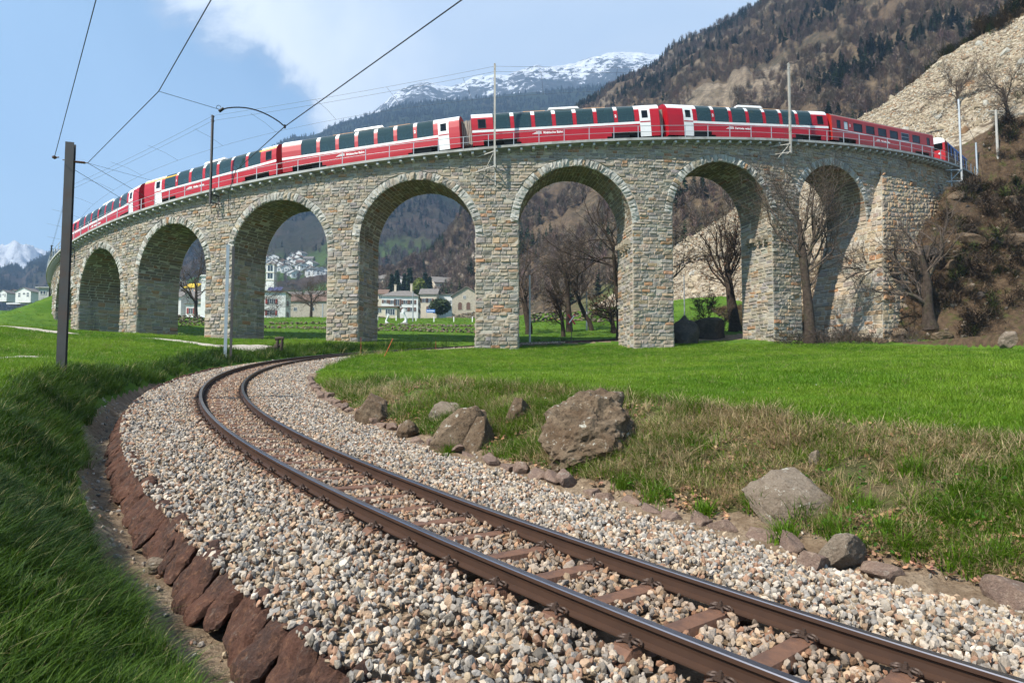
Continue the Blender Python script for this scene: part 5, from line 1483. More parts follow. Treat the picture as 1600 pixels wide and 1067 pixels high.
def grow(gt, gc, p, d, L, rad, lev, r, spec, maxlev):
    k = max(4, int(5+2*(lev < 2))); pts = [p]; rads = [rad]; dd = d/np.linalg.norm(d)
    w = spec['bend'][min(lev, len(spec['bend'])-1)]; up = spec['up'][min(lev, len(spec['up'])-1)]
    for i in range(k):
        dd = dd+r.normal(0, w, 3)+np.array([0, 0, up]); dd /= np.linalg.norm(dd)
        pts.append(pts[-1]+dd*L/k); rads.append(rad*(1-(i+1)/k*(.62 if lev < maxlev else .85)))
    if lev == 0 and spec.get('burl'): 
        rads = [q*(1+spec['burl']*max(0, r.normal(0, 1))*.5) for q in rads]; rads[0] *= 1.35
    (gt if lev <= spec.get('trunk_lev', 0) else gc).tube(pts, np.maximum(rads, spec['rmin']), (9, 6, 5, 4, 3)[min(lev, 4)], cap=(lev < 2))
    if lev >= maxlev: return
    nb = spec['n'][lev]; lo = spec['lo'][lev]
    for j in range(nb):
        f = lo+(1-lo)*(j+r.uniform(.1, .9))/nb; i = min(int(f*k), k-1); q = pts[i]+(pts[i+1]-pts[i])*(f*k-i)
        ax = pts[i+1]-pts[i]; ax /= np.linalg.norm(ax)
        v = r.normal(0, 1, 3); v -= ax*(v@ax); v /= np.linalg.norm(v)
        ang = r.uniform(*spec['ang'][lev])
        nd = ax*math.cos(ang)+v*math.sin(ang)
        rr = np.interp(f*k, np.arange(k+1), rads)
        grow(gt, gc, q, nd, L*r.uniform(*spec['ratio'][lev])*(1-.35*f if lev > 0 else 1), rr*r.uniform(*spec['rr'][lev]), lev+1, r, spec, maxlev)
POLLARD = dict(bend=[.02, .18, .15, .13], up=[.03, .20, .14, .06], n=[13, 9, 7, 4], lo=[.45, .15, .15, .1], ang=[(.3, 1.1), (.3, .9), (.3, .9), (.4, .9)], ratio=[(.40, .80), (.45, .75), (.4, .65), (.35, .6)], rr=[(.22, .38), (.36, .54), (.42, .6), (.5, .7)], rmin=.006, burl=.35)
SPREAD = dict(bend=[.07, .22, .20, .18], up=[.05, .07, .07, .05], n=[9, 9, 7, 5], lo=[.30, .15, .12, .1], ang=[(.6, 1.25), (.4, 1.0), (.4, 1.0), (.4, .9)], ratio=[(.7, 1.15), (.45, .75), (.4, .65), (.35, .6)], rr=[(.35, .55), (.40, .6), (.45, .65), (.5, .7)], rmin=.008, burl=.3)
SLIM = dict(bend=[.09, .20, .18, .18], up=[.03, .09, .07, .05], n=[11, 7, 6, 4], lo=[.35, .15, .12, .1], ang=[(.35, .9), (.4, .9), (.4, 1.0), (.4, .9)], ratio=[(.4, .7), (.45, .7), (.4, .65), (.35, .6)], rr=[(.3, .5), (.40, .6), (.45, .65), (.5, .7)], rmin=.008)
def bare_tree(base, h, rad, seed, spec, label, lean=(0, 0), m=M_BARK, mt=M_TWIG, trunk=.62, maxlev=4, dead_leaves=0, name='bare_tree', cat='tree', group=None):
    r = np.random.default_rng(seed); gt, gc = Geo(), Geo()
    b = np.array(base, float)
    root = thing(name, label, cat, b, group=group)
    grow(gt, gc, b-[0, 0, .3], np.array([lean[0], lean[1], 1.]), h*trunk, rad, 0, r, spec, maxlev)
    gt.build('trunk', m, root, True); gc.build('crown', mt, root, True)
    if dead_leaves:
        V = np.vstack(gc.v); g = Geo(); 
        for q in V[r.integers(0, len(V), dead_leaves)]:
            a = r.normal(0, .10, 3); c = r.normal(0, .09, 3); g.quad(q, q+a, q+a+c, q+c)
        g.build('dead_leaves', mat('dead_leaf', (.16, .085, .045), .9, var=.3), root)
    return root
def at_px(px, py, Y):
    p = unproj(px, py, Y); p[2] = gz(p[0], p[1]); return p
bare_tree(at_px(1266, 532, 56.2), 18.0, .46, 2, POLLARD, 'tall pollarded bare tree with burls before the last arch', (.0, 0), trunk=.60)
bare_tree(at_px(1452, 520, 58.5), 13.0, .55, 5, SPREAD, 'wide spreading bare tree before the rubble wing wall', (-.02, 0), trunk=.50)
bare_tree(at_px(1150, 520, 70), 13.0, .62, 8, POLLARD, 'gnarled bare tree seen under the arch left of the tall pollarded tree', (-.10, 0), M_BARK, M_DTWIG, dead_leaves=260)
bare_tree(at_px(972, 528, 67), 15.5, .50, 11, SPREAD, 'dark bare tree hugging the pier at the right of the middle arch', (-.03, 0), M_DTWIG, M_DTWIG, trunk=.58)
bare_tree(at_px(826, 524, 72), 10.5, .42, 14, SLIM, 'bare tree with a broad foot left in the middle arch', (-.02, 0), M_BARK, M_TWIG, .65)
bare_tree(at_px(880, 526, 70), 6.5, .26, 17, SLIM, 'small crooked bare tree nearest the embankment in the middle arch', (-.06, 0), M_BARK, M_DTWIG, .6)
bare_tree(at_px(890, 520, 76), 12.0, .42, 20, SLIM, 'straight bare tree central in the middle arch', (.0, 0), M_BARK, M_TWIG, .62)
bare_tree(at_px(926, 516, 78), 12.5, .30, 23, SLIM, 'slender bare tree leaning left in the middle arch', (-.32, 0), M_BARK, M_TWIG, .70)
bare_tree(at_px(960, 520, 75), 6.5, .30, 29, SPREAD, 'low dark bare tree with withered leaves beside the pier', (-.1, 0), M_DTWIG, M_DTWIG, .5, dead_leaves=320)
bare_tree(at_px(1108, 498, 66), 6.6, .16, 26, SPREAD, 'leafless shrub growing over the two dark rocks', (-.1, 0), M_DTWIG, M_DTWIG, .35, dead_leaves=120, name='bare_shrub', cat='shrub')
bare_tree(at_px(306, 505, 112), 15, .35, 31, SPREAD, 'bare tree in the field left of the church tower', (0, 0), trunk=.5)
bare_tree(at_px(486, 492, 150), 13.5, .35, 34, SPREAD, 'large bare tree right of the white house with red shutters', (0, 0), trunk=.45)
bare_tree(at_px(398, 500, 118), 10.5, .2, 37, SPREAD, 'bare branches reaching in front of the white house with red shutters', (.1, 0), trunk=.45)
bare_tree(at_px(1580, 268, 84), 9, .25, 40, SPREAD, 'bare tree on the hillside behind the wooden pole', (-.1, 0), trunk=.5)
bare_tree(at_px(1500, 215, 96), 8, .2, 43, SPREAD, 'bare tree at the lower edge of the scree above the blue railcar', (-.1, 0), trunk=.5)
# brush along the foot of the wing wall
BR = dict(bend=[.2, .25, .25], up=[.05, .03, .02], n=[7, 5, 3], lo=[.1, .1, .1], ang=[(.3, .9), (.4, 1.0), (.4, 1.0)], ratio=[(.5, .9), (.4, .7), (.4, .6)], rr=[(.5, .7), (.5, .7), (.5, .7)], rmin=.006)
def brush_proto(seed, m):
    r = np.random.default_rng(seed); g = Geo(); 
    for k in range(16):
        a = r.uniform(0, 6.28); d = np.array([math.cos(a)*r.uniform(.2, 1), math.sin(a)*r.uniform(.2, 1), r.uniform(.5, 1.2)])
        grow(g, g, np.array([math.cos(a)*.25, math.sin(a)*.25, 0]), d, r.uniform(.8, 1.6), .018, 1, r, BR, 3)
    return g
bsh = [brush_proto(60+i, None) for i in range(4)]; bob = [None]*4
spots = [(1300, 520, 57.5), (1322, 512, 58.5), (1345, 505, 59.5), (1368, 512, 58.5), (1390, 516, 57.8), (1335, 530, 56.2), (1365, 532, 56), (1410, 520, 58), (1240, 535, 55.5), (1288, 536, 55.5), (1480, 505, 60.5), (1510, 490, 61.5), (1540, 500, 61), (1570, 480, 62), (1500, 440, 64), (1545, 420, 66), (1590, 430, 64), (1520, 380, 68), (1570, 350, 71), (1060, 470, 75), (1180, 520, 72), (1200, 522, 68), (1430, 470, 63), (1420, 535, 55.5), (1535, 300, 77), (1590, 295, 77), (1475, 460, 63), (1600, 390, 68)]
for i, (px, py, Y) in enumerate(spots):
    k = i % 4; p = at_px(px, py, Y)
    if bob[k] is None: o = bob[k] = bsh[k].build('brush', M_TWIG if k % 2 else M_BARK, None, True)
    else: o = bob[k].copy(); COL.objects.link(o)
    s = rng.uniform(.8, 1.6); o.location = tuple(p-[0, 0, .1]); o.scale = (s*1.2, s*1.2, s*.8); o.rotation_euler = (0, 0, rng.uniform(0, 6))
    tag(o, 'tangle of bare brown twigs on the rough slope around the right end of the viaduct', 'brush', 'bare brush at the right end')
# rocks strewn on that slope
hr = [rock('slope_rock', (1, 1, 1), 660+i, M_DARKR if i % 2 else M_BOULD, 3, 12, .5, .8, .12, .05) for i in range(5)]
spots = [(1400, 505, 58.6, 1.0), (1425, 528, 57, .7), (1405, 512, 58, 1.0), (1450, 450, 63, 1.5), (1490, 470, 62, .9), (1520, 455, 63, 1.3), (1560, 460, 62.5, 1.1), (1590, 450, 63, 1.4), (1540, 330, 72, .9), (1500, 400, 67, 1.0), (1580, 400, 67, 1.2), (1565, 320, 74, .8), (1470, 520, 57.5, .8), (1535, 515, 59, .6), (1375, 525, 57, .7), (1550, 290, 78, .7)]
for i, (px, py, Y, s) in enumerate(spots):
    p = at_px(px, py, Y)
    o = hr[i] if i < 5 else hr[i % 5].copy()
    if i >= 5: COL.objects.link(o)
    o.location = tuple(p); o.scale = (s*1.2, s, s*.65); o.rotation_euler = tuple(rng.uniform(-.5, .5, 3)+[0, 0, i])
    tag(o, 'dark weathered rock sticking out of the brown slope right of the viaduct', 'rock', 'rocks on the brown slope')

# ------------------------------------------------------------------ grass, leaves, weeds
M_GRASS = tint_mat('grass_blade', .55, 1.0, 0, .25, .35, 0)
def tuft(name, seed, n, h, w, spread, droop=.5, lie=0.0):
    r = np.random.default_rng(seed); g = Geo()
    for k in range(n):
        a = r.uniform(0, 6.283); rr = spread*math.sqrt(r.random()); b = np.array([rr*math.cos(a), rr*math.sin(a), 0]); a2 = a+r.normal(0, .8)
        H = h*r.uniform(.5, 1.15); lean = r.uniform(.1, droop)+lie; d = np.array([math.cos(a2), math.sin(a2), 0]); sd = np.array([-d[1], d[0], 0])
        pts = []
        for i, f in enumerate((0, .4, .75, 1)):
            c = b+d*lean*H*f*f*1.2+np.array([0, 0, H*f*(1-.35*lean*f)]); ww = w*(1-f**1.6)*r.uniform(.8, 1.2)*.5
            pts.append((c-sd*ww, c+sd*ww))
        g.grid(np.array(pts))
    o = g.build(name, M_GRASS); return o
tp = [tuft('grass_tuft_%d' % i, 30+i, 13, .16, .009, .07, .6) for i in range(4)]+[tuft('grass_tuft_%d' % (4+i), 40+i, 11, .26, .009, .06, .9, .15) for i in range(3)]+[tuft('grass_tuft_7', 48, 16, .13, .010, .10, 1.2, .8)]
TC = proto_collection('grass_tufts', tp)
def pier_mask(x, y):
    a = np.arctan2(x-VX, VY-y); rr = np.hypot(x-VX, y-VY); m = (rr > 67.4) & (rr < 72.2)
    inside = np.zeros(len(x), bool)
    for a0, a1 in ARCH: inside |= (a > a0) & (a < a1)
    return m & ~inside
PATHS = []
def path_mask(x, y):
    m = np.zeros(len(x), bool)
    for pts, w in PATHS:
        for p, q in zip(pts[:-1], pts[1:]):
            d = q-p; t = np.clip(((x-p[0])*d[0]+(y-p[1])*d[1])/(d@d), 0, 1); m |= np.hypot(x-p[0]-d[0]*t, y-p[1]-d[1]*t) < w*.55
    return m
def px_line(pts): return [hit(a, b)[:2] for a, b in pts]
PATHS.append((px_line([(-40, 509), (0, 510), (40, 513), (72, 518), (100, 522)]), 1.9))
PATHS.append((px_line([(238, 529), (290, 535), (335, 541), (380, 543), (420, 541)]), 1.5))
PATHS.append((px_line([(-30, 563), (0, 562.5), (30, 561), (68, 559.5)]), .7))
M_PATH = mat('path_gravel', (.42, .37, .30), .95, var=.25, vscale=2, fine=.2, bump=.4, bscale=25)
for i, (pts, w) in enumerate(PATHS):
    P = np.array(pts); t = np.linspace(0, len(P)-1, 60); C = np.stack([np.interp(t, np.arange(len(P)), P[:, k]) for k in (0, 1)], 1)
    d = np.gradient(C, axis=0); d /= np.linalg.norm(d, axis=1)[:, None]; nrm = np.stack([-d[:, 1], d[:, 0]], 1)
    ws = np.linspace(-.5, .5, 7)
    G = C[:, None]+nrm[:, None]*(ws[None, :, None]*w*(1+.22*fbm(t*1.2, t*0+i, 5, 3))[:, None, None]); Z = ground(G[..., 0], G[..., 1])+.05
    g = Geo(); g.grid(np.concatenate([G, Z[..., None]], -1)[:, ::-1]); tag(g.build('path', M_PATH, None, True), kind='structure')
def grass():
    r = np.random.default_rng(5)
    def cand(n, r0, r1, az0, az1, e, cy=-1.0):
        u = r.random(n); k = e+1; rad = (r0**k+u*(r1**k-r0**k))**(1/k); a = np.radians(r.uniform(az0, az1, n)); return rad*np.sin(a), rad*np.cos(a)+cy, rad
    X, Y, RR = [], [], []
    for args in ((26000, 2.4, 9, -62, 0, .2), (150000, 6, 62, -44, 46, -.25), (30000, 45, 210, -42, 40, -.3), (36000, 5, 16, -12, 48, .2), (16000, 6, 24, -48, -10, .2)):
        x, y, q = cand(*args); X.append(x); Y.append(y); RR.append(q)
    x = np.concatenate(X); y = np.concatenate(Y); rr = np.concatenate(RR)
    H, info = ground(x, y, True); D, S = info['D'], info['S']; bR = info['bankR']; bL = info['bankL']
    nz = fbm(x*.9, y*.9, 61, 4); nb = fbm(x*.25, y*.25, 62, 4)
    bare = (D > -info['dw']-.30+.30*nz) & (D < 2.95+.25*nz)
    a = np.arctan2(x-VX, VY-y); rad = np.hypot(x-VX, y-VY)
    ok = ~bare & (info['hill'] < .4) & ~pier_mask(x, y) & ~path_mask(x, y)
    ok &= ~((x > 24+3*nz) & (y > 57.6+nz))
    ok &= ~((bR > .5) & (fbm(x*1.4, y*1.4, 63, 4) > .22) & (r.random(len(x)) < .8) & (S < 20))
    ok &= ~((bR > .3) & (r.random(len(x)) < .25))
    q = np.where(ok)[0]
    x, y, rr, H, D, S, bR, bL, nz, nb = (v[q] for v in (x, y, rr, H, D, S, bR, bL, nz, nb)); n = len(q)
    g1 = np.array([.100, .205, .008]); g2 = np.array([.190, .295, .020]); dk = np.array([.026, .062, .005]); dr = np.array([.50, .39, .22]); dr2 = np.array([.33, .235, .12])
    t = np.clip(.5+1.3*nb+.5*nz+.28*r.normal(0, 1, n), 0, 1)[:, None]; c = g1*(1-t)+g2*t
    isdry = (bR > .35) & (r.random(n) < np.clip(.43+.8*nz+.12*sstep(nb, -.2, .3), .08, .93)*np.interp(S, [0, 16, 24], [1, .8, .35]))
    isdry &= D > 0
    drc = dr*(1-t)+dr2*t; c = np.where(isdry[:, None], drc, c)
    lush = (bR > .35) & ~isdry; c = np.where(lush[:, None], c*np.array([.75, .72, .8]), c)
    lb = (bL > .3) & (D < 0); c = np.where(lb[:, None], (dk*(1-t)+np.array([.070, .135, .008])*t), c)
    pale = r.random(n) < .05; c[pale] = np.array([.32, .30, .12])
    c = c*(1+r.normal(0, .14, (n, 1)))
    sc = (.62+.20*r.random(n))*(rr/9)**.52
    sc = sc*(1+.45*fbm(x*.6, y*.6, 64, 3))
    sc = np.where(rr < 9, np.maximum(sc, .62), sc)
    sc = np.where((bR > .35) | lb, sc*1.15, sc)
    idx = np.where(isdry, r.choice([4, 5, 6, 7, 7], n), np.where(lb | lush, r.choice([0, 1, 4, 5, 6], n), r.integers(0, 4, n)))
    rot = np.stack([r.normal(0, .15, n), r.normal(0, .15, n), r.uniform(0, 6.28, n)], 1)
    s3 = np.stack([sc*1.15, sc*1.15, sc*np.where((bR < .3) & ~lb, np.interp(rr, [8, 60], [.9, .55]), 1)], 1)
    tag(scatter('grass', np.stack([x, y, H-.012], 1), rot, s3, np.clip(c, .005, .6), idx, TC), kind='stuff')
    # clumps of tall fresh grass on the right bank
    P = []; Sx = []
    for (px, py, w) in ((1027, 775, 26), (1250, 800, 22), (1345, 790, 30), (1420, 735, 18), (1225, 835, 18), (1300, 830, 16), (1390, 830, 18), (975, 755, 16), (700, 700, 10), (1420, 860, 20), (1500, 880, 22), (1560, 870, 24), (1100, 800, 12), (1180, 790, 10), (1330, 855, 12)):
        b = hit(px, py+6); k = 26
        o = r.normal(0, w*b[1]/F_PX*.42, (k, 2)); xy = b[:2]+o; P.append(np.stack([xy[:, 0], xy[:, 1], ground(xy[:, 0], xy[:, 1])-.01], 1)); Sx.append(r.uniform(.8, 1.35, k))
    P = np.vstack(P); n = len(P); cc = (g1*.62+g2*.2)*(1+r.normal(0, .18, (n, 1)))
    tag(scatter('tall_grass', P, np.stack([r.normal(0, .1, n), r.normal(0, .1, n), r.uniform(0, 6.28, n)], 1), np.concatenate(Sx), np.clip(cc, .01, .5), r.choice([0, 1, 2, 4, 5], n), TC), kind='stuff')
grass()
def leaf_proto(name, seed, m, k=5, size=.05, curl=.3):
    r = np.random.default_rng(seed); g = Geo(); t = np.linspace(0, 1, 6); w = np.sin(t*math.pi)**.8*.30*(1+.3*np.sin(t*14))
    z = curl*(t-.5)**2+.04*r.normal(0, 1, 6)
    P = np.stack([np.stack([t-.5, -w, z+.12*np.abs(w)], 1), np.stack([t-.5, 0*w, z], 1), np.stack([t-.5, w, z+.12*np.abs(w)], 1)], 1); g.grid(P)
    return g.build(name, m)
M_LEAF = tint_mat('leaf', .7, 2.0, .3, .2, .25, 0)
LC = proto_collection('leaves', [leaf_proto('leaf_%d' % i, 70+i, M_LEAF, curl=.2+.25*i) for i in range(4)])
def litter():
    r = np.random.default_rng(15); n = 16000
    s = r.uniform(-3, 17, n); d = 2.8+np.abs(r.normal(0, 1.2, n)); p = line_pt(s, d); x, y = p[:, 0], p[:, 1]
    nz = fbm(x*1.1, y*1.1, 81, 4); H, info = ground(x, y, True)
    k = (nz > -.08+.16*(s > 5)) & (info['bankR'] > .35); x, y, H = x[k], y[k], H[k]; n = len(x)
    # and weeds with fresh leaves
    m = 5200; s2 = r.uniform(-3, 16, m); d2 = 2.9+np.abs(r.normal(0, 1.1, m)); p2 = line_pt(s2, d2); n2 = fbm(p2[:, 0]*1.3, p2[:, 1]*1.3, 82, 4); h2, i2 = ground(p2[:, 0], p2[:, 1], True); k2 = (n2 > .1) & (i2['bankR'] > .35); p2 = p2[k2]; h2 = h2[k2]; m = len(p2)
    c1 = np.array([.36, .22, .125])*(1+r.normal(0, .25, (n, 1)))*np.array([1, 1, 1]); c1 = c1*(1+r.normal(0, .08, (n, 3)))
    c2 = np.array([.05, .15, .015])*(1+r.normal(0, .25, (m, 1)))
    P = np.vstack([np.stack([x, y, H+.025+.03*r.random(n)], 1), np.stack([p2[:, 0], p2[:, 1], h2+.03+.07*r.random(m)], 1)])
    rot = np.vstack([np.stack([r.normal(0, .5, n), r.normal(0, .5, n), r.uniform(0, 6.28, n)], 1), np.stack([r.normal(.3, .4, m), r.normal(0, .4, m), r.uniform(0, 6.28, m)], 1)])
    sc = np.concatenate([r.uniform(.035, .085, n), r.uniform(.025, .07, m)])
    tag(scatter('leaf_litter', P, rot, sc, np.clip(np.vstack([c1, c2]), .01, .7), r.integers(0, 4, n+m), LC), kind='stuff')
    # small flowers
    n = 260; x = r.uniform(-16, 16, n); y = r.uniform(2, 30, n); H, info = ground(x, y, True); k = ((info['D'] < -3) | (info['D'] > 3.4)); x, y, H = x[k], y[k], H[k]; n = len(x)
    tag(scatter('meadow_flowers', np.stack([x, y, H+.10], 1), np.stack([r.normal(0, .3, n), r.normal(0, .3, n), r.uniform(0, 6, n)], 1), r.uniform(.02, .035, n), np.where(r.random((n, 1)) < .5, np.array([[.75, .62, .05]]), np.array([[.8, .8, .75]])), r.integers(0, 4, n), LC), kind='stuff')
litter()

# ------------------------------------------------------------------ scree stones, hillside woods
M_SCREE = tint_mat('scree_stone', .9, 3, .35, .15)
SCC = proto_collection('scree_pieces', [rock_proto('scree_piece_%d' % i, 950+i, 0, ((1, .7, .6), (1, .9, .5), (1, .6, .8))[i % 3]) for i in range(6)])
for o in SCC.objects: o.data.materials.append(M_SCREE)
def scree():
    r = np.random.default_rng(25); n = 80000
    y = r.uniform(74, 118, n); x = 18+r.random(n)**.8*92
    H0 = h_meadow(x, y); H, info = ground(x, y, True); rad = np.hypot(x-VX, y-VY); ang = np.arctan2(x-VX, VY-y)
    g = fbm(x*.05, y*.05, 88, 3)+np.clip((x-72)/50, -.6, 1.0)
    k = (info['hill'] > .5) & ((rad < 66.5) | (ang > 1.0)) & (g < .55); x, y, H = x[k], y[k], H[k]; n = len(x)
    pal = np.array([(.46, .39, .29), (.36, .30, .22), (.54, .48, .38), (.28, .22, .16), (.43, .42, .38), (.36, .23, .14)]); c = pal[r.choice(6, n, p=[.27, .22, .2, .14, .1, .07])]*(1+r.normal(0, .12, (n, 1)))
    sc = .16+.42*r.random(n)**3+1.6*(r.random(n) < .006)*r.random(n)
    tag(scatter('scree', np.stack([x, y, H+.02], 1), r.uniform(-3.1, 3.1, (n, 3)), sc, np.clip(c*np.array([.80, .77, .72]), .04, .7), r.integers(0, 6, n), SCC), kind='stuff')
scree()
def hill_litter():
    r = np.random.default_rng(27); n = 30000
    x = r.uniform(22, 62, n); y = r.uniform(56.5, 84, n); H, info = ground(x, y, True); rad = np.hypot(x-VX, y-VY)
    nz = fbm(x*.5, y*.5, 91, 4); k = ((info['hill'] > .45) | ((x > 24.5) & (y > 58.3))) & ((rad > 73) | (rad < 67)) & (nz > -.35)
    x, y, H, nz = x[k], y[k], H[k], nz[k]; n = len(x)
    c = np.array([(.16, .10, .055), (.10, .07, .042), (.25, .17, .10), (.075, .085, .022), (.19, .11, .06)])[r.choice(5, n, p=[.32, .26, .18, .08, .16])]*(1+r.normal(0, .2, (n, 1)))
    tag(scatter('dead_grass', np.stack([x, y, H-.02], 1), np.stack([r.normal(0, .4, n), r.normal(0, .4, n), r.uniform(0, 6, n)], 1), r.uniform(1.0, 3.2, n), np.clip(c, .01, .5), r.choice([4, 5, 6, 7, 7], n), TC), kind='stuff')
    k = r.random(n) < .16; kb = (r.random(n) < .055) & ((rad_ := np.hypot(x-VX, y-VY)) > 74.5) & (x > 37); xb, yb, Hb = x[kb], y[kb], H[kb]; nb = len(xb); hb = r.uniform(.8, 2.4, nb)
    tag(scatter('slope_thicket', np.stack([xb, yb, Hb-.1], 1), np.stack([r.normal(0, .2, nb), r.normal(0, .2, nb), r.uniform(0, 6, nb)], 1), np.stack([hb*1.6, hb*1.6, hb], 1), np.where(r.random((nb, 1)) < .25, np.array([[.06, .07, .02]]), np.array([[.10, .07, .045]]))*(1+r.normal(0, .25, (nb, 1))), r.integers(0, 4, nb), FC), kind='stuff')
    x, y, H = x[k], y[k], H[k]; n = len(x)
    c = np.array([(.16, .12, .085), (.09, .075, .06), (.26, .21, .16)])[r.integers(0, 3, n)]*(1+r.normal(0, .15, (n, 1)))
    tag(scatter('slope_rubble', np.stack([x, y, H+.02], 1), r.uniform(-3, 3, (n, 3)), .12+.5*r.random(n)**3, np.clip(c, .02, .5), r.integers(0, 6, n), SCC), kind='stuff')
M_FARTREE = tint_mat('far_foliage', .95, 1.5, .45, .05, 0, 0)
def far_bare(name, seed, n=110):
    r = np.random.default_rng(seed); g = Geo()
    g.tube([(0, 0, -.05), (.01, 0, .45), (0, .01, .7)], [.022, .016, .008], 3, cap=False)
    for k in range(n):
        z = r.uniform(.15, .75); a = r.uniform(0, 6.28); L = r.uniform(.18, .42)*(1.1-.6*z); e = r.uniform(.2, 1.1)
        p = np.array([r.normal(0, .07), r.normal(0, .07), z]); d = np.array([math.cos(a)*math.cos(e), math.sin(a)*math.cos(e), math.sin(e)]); s = np.cross(d, [0, 0, 1]); s = s/np.linalg.norm(s)*.009
        g.quad(p-s, p+s, p+d*L+s*.3, p+d*L-s*.3)
    return g.build(name, M_FARTREE)
def far_conifer(name, seed):
    r = np.random.default_rng(seed); g = Geo(); g.tube([(0, 0, -.05), (0, 0, .95)], [.02, .004], 4, cap=False)
    for k in range(16):
        z = .12+.85*k/16; R_ = .21*(1-z)**.8+.02; nb = 7
        for j in range(nb):
            a = r.uniform(0, 6.28); rr = R_*r.uniform(.7, 1.25); d = np.array([math.cos(a), math.sin(a), 0]); s = np.array([-d[1], d[0], 0])*rr*.38
            b = np.array([0, 0, z]); t = b+d*rr+np.array([0, 0, -rr*.45+r.normal(0, .01)])
            g.quad(b, b+(t-b)*.6-s, t, b+(t-b)*.6+s)
    return g.build(name, M_FARTREE)
FC = proto_collection('far_trees', [far_bare('far_tree_%d' % i, 80+i) for i in range(4)]+[far_conifer('far_tree_%d' % (4+i), 90+i) for i in range(3)])
hill_litter()
def woods():
    r = np.random.default_rng(35); P = []; Cc = []; Ss = []; Ii = []
    def on(mt, n, u0, u1, t0, t1, yb, conif, hb, hc, dens_seed, thr, cb, cc, keep=None):
        u = r.uniform(u0, u1, n); yr = np.interp(u, mt.u, mt.yr); yf = np.interp(u, *np.array(mt.yf, float).T) if not np.isscalar(mt.yf) else mt.yf
        t = t0+(t1-t0)*r.random(n)**yb; y = yf+(yr-yf)*t; x = u*y; z = mt.h(x, y)
        nz = fbm(x/55, y/55, dens_seed, 4); k = nz > thr; x, y, z, nz, t = x[k], y[k], z[k], nz[k], t[k]; n = len(x)
        vis = z > np.maximum(ground(x, y), -9)-1
        if keep is not None: vis &= keep(x, y, r.random(n))
        x, y, z, nz, t = (v[vis] for v in (x, y, z, nz, t)); n = len(x)
        cl = fbm(x/40, y/40+z/60, dens_seed+3, 4)
        ic = r.random(n) < conif(cl, t)
        h = np.where(ic, r.uniform(*hc, n), r.uniform(*hb, n))
        c = np.where(ic[:, None], np.array(cc)*(1+r.normal(0, .22, (n, 1))), np.array(cb)*(1+r.normal(0, .2, (n, 1)))*(1+r.normal(0, .05, (n, 3))))
        P.append(np.stack([x, y, z-.3], 1)); Ss.append(np.stack([h*r.uniform(.8, 1.2, n)*np.where(ic, 1.0, 1.05)]*2+[h], 1)); Cc.append(c); Ii.append(np.where(ic, r.integers(4, 7, n), r.integers(0, 4, n)))
    on(BROWN, 21000, UA(575), UA(1640), .02, 1.03, .75, lambda c, t: np.clip(-.10+1.5*(c-.02)+.28*sstep(t, .5, 1), .015, .8), (3.5, 8), (4, 9.5), 501, -.28, (.20, .15, .115), (.045, .07, .028))
    on(FOREST, 24000, UA(-60), UA(1000), .03, 1.0, .7, lambda c, t: np.clip(.05+1.1*sstep(t, .22, .55)+.5*c, .03, .97), (8, 12), (9, 16), 511, -.25, (.14, .11, .10), (.022, .038, .022), keep=lambda x, y, rr_: ~((x/y > UA(392)) & (x/y < UA(520)) & (y < 1100)) | (rr_ < .12))
    # thicket on the near hillside to the right
    n = 2600; x = r.uniform(56, 120, n); y = r.uniform(72, 128, n); H, info = ground(x, y, True); g = fbm(x*.05, y*.05, 88, 3)+np.clip((x-72)/50, -.6, 1.0); ang = np.arctan2(x-VX, VY-y); rad = np.hypot(x-VX, y-VY)
    k = (g > .38) & (info['hill'] > .5) & ((rad < 65) | (ang > .98)); x, y, H = x[k], y[k], H[k]; n = len(x); ic = r.random(n) < .45
    P.append(np.stack([x, y, H-.1], 1)); h = r.uniform(1.5, 4.2, n); Ss.append(np.stack([h*1.5, h*1.5, h], 1)); Cc.append(np.where(ic[:, None], np.array([.05, .06, .018]), np.array([.12, .085, .05]))*(1+r.normal(0, .25, (n, 1)))); Ii.append(r.integers(0, 4, n))
    P = np.vstack(P); n = len(P); print('WOODS', n)
    tag(scatter('hillside_woods', P, np.stack([r.normal(0, .05, n), r.normal(0, .05, n), r.uniform(0, 6.28, n)], 1), np.vstack(Ss), np.clip(np.vstack(Cc), .004, .5), np.concatenate(Ii), FC), kind='stuff')
woods()
# ------------------------------------------------------------------ the village
M_PLASTER = mat('white_plaster', (.70, .69, .65), .9, var=.12, vscale=.7, dark=(.45, .42, .37), dscale=.5, damt=.35)
M_PLASTC = mat('cream_plaster', (.58, .50, .38), .9, var=.14, vscale=.7, dark=(.40, .33, .24), dscale=.5, damt=.4)
M_PINK = mat('salmon_plaster', (.60, .38, .28), .9, var=.12, vscale=.7)
M_HSTONE = mat('house_stone', (.42, .36, .28), .95, var=.4, vscale=2.5, dark=(.20, .17, .13), dscale=1.5, damt=.5)
M_SROOF = mat('stone_roof', (.18, .16, .14), .9, var=.4, vscale=3, dark=(.10, .09, .08), dscale=1.0, damt=.5, bump=.5, bscale=6)
M_TROOF = mat('brown_roof', (.16, .10, .07), .9, var=.35, vscale=2)
M_YROOF = mat('yellow_roof', (.75, .50, .03), .7, var=.1)
M_SHUT = mat('red_shutter', (.25, .03, .02), .6, var=.15); M_BSHUT = mat('brown_shutter', (.12, .06, .04), .7, var=.15)
M_PANE = mat('house_pane', (.02, .023, .03), .12, spec=.7); M_FRAMEW = mat('window_frame', (.65, .64, .6), .6)
M_SOLAR = mat('solar_panel', (.05, .05, .12), .2, spec=.8)
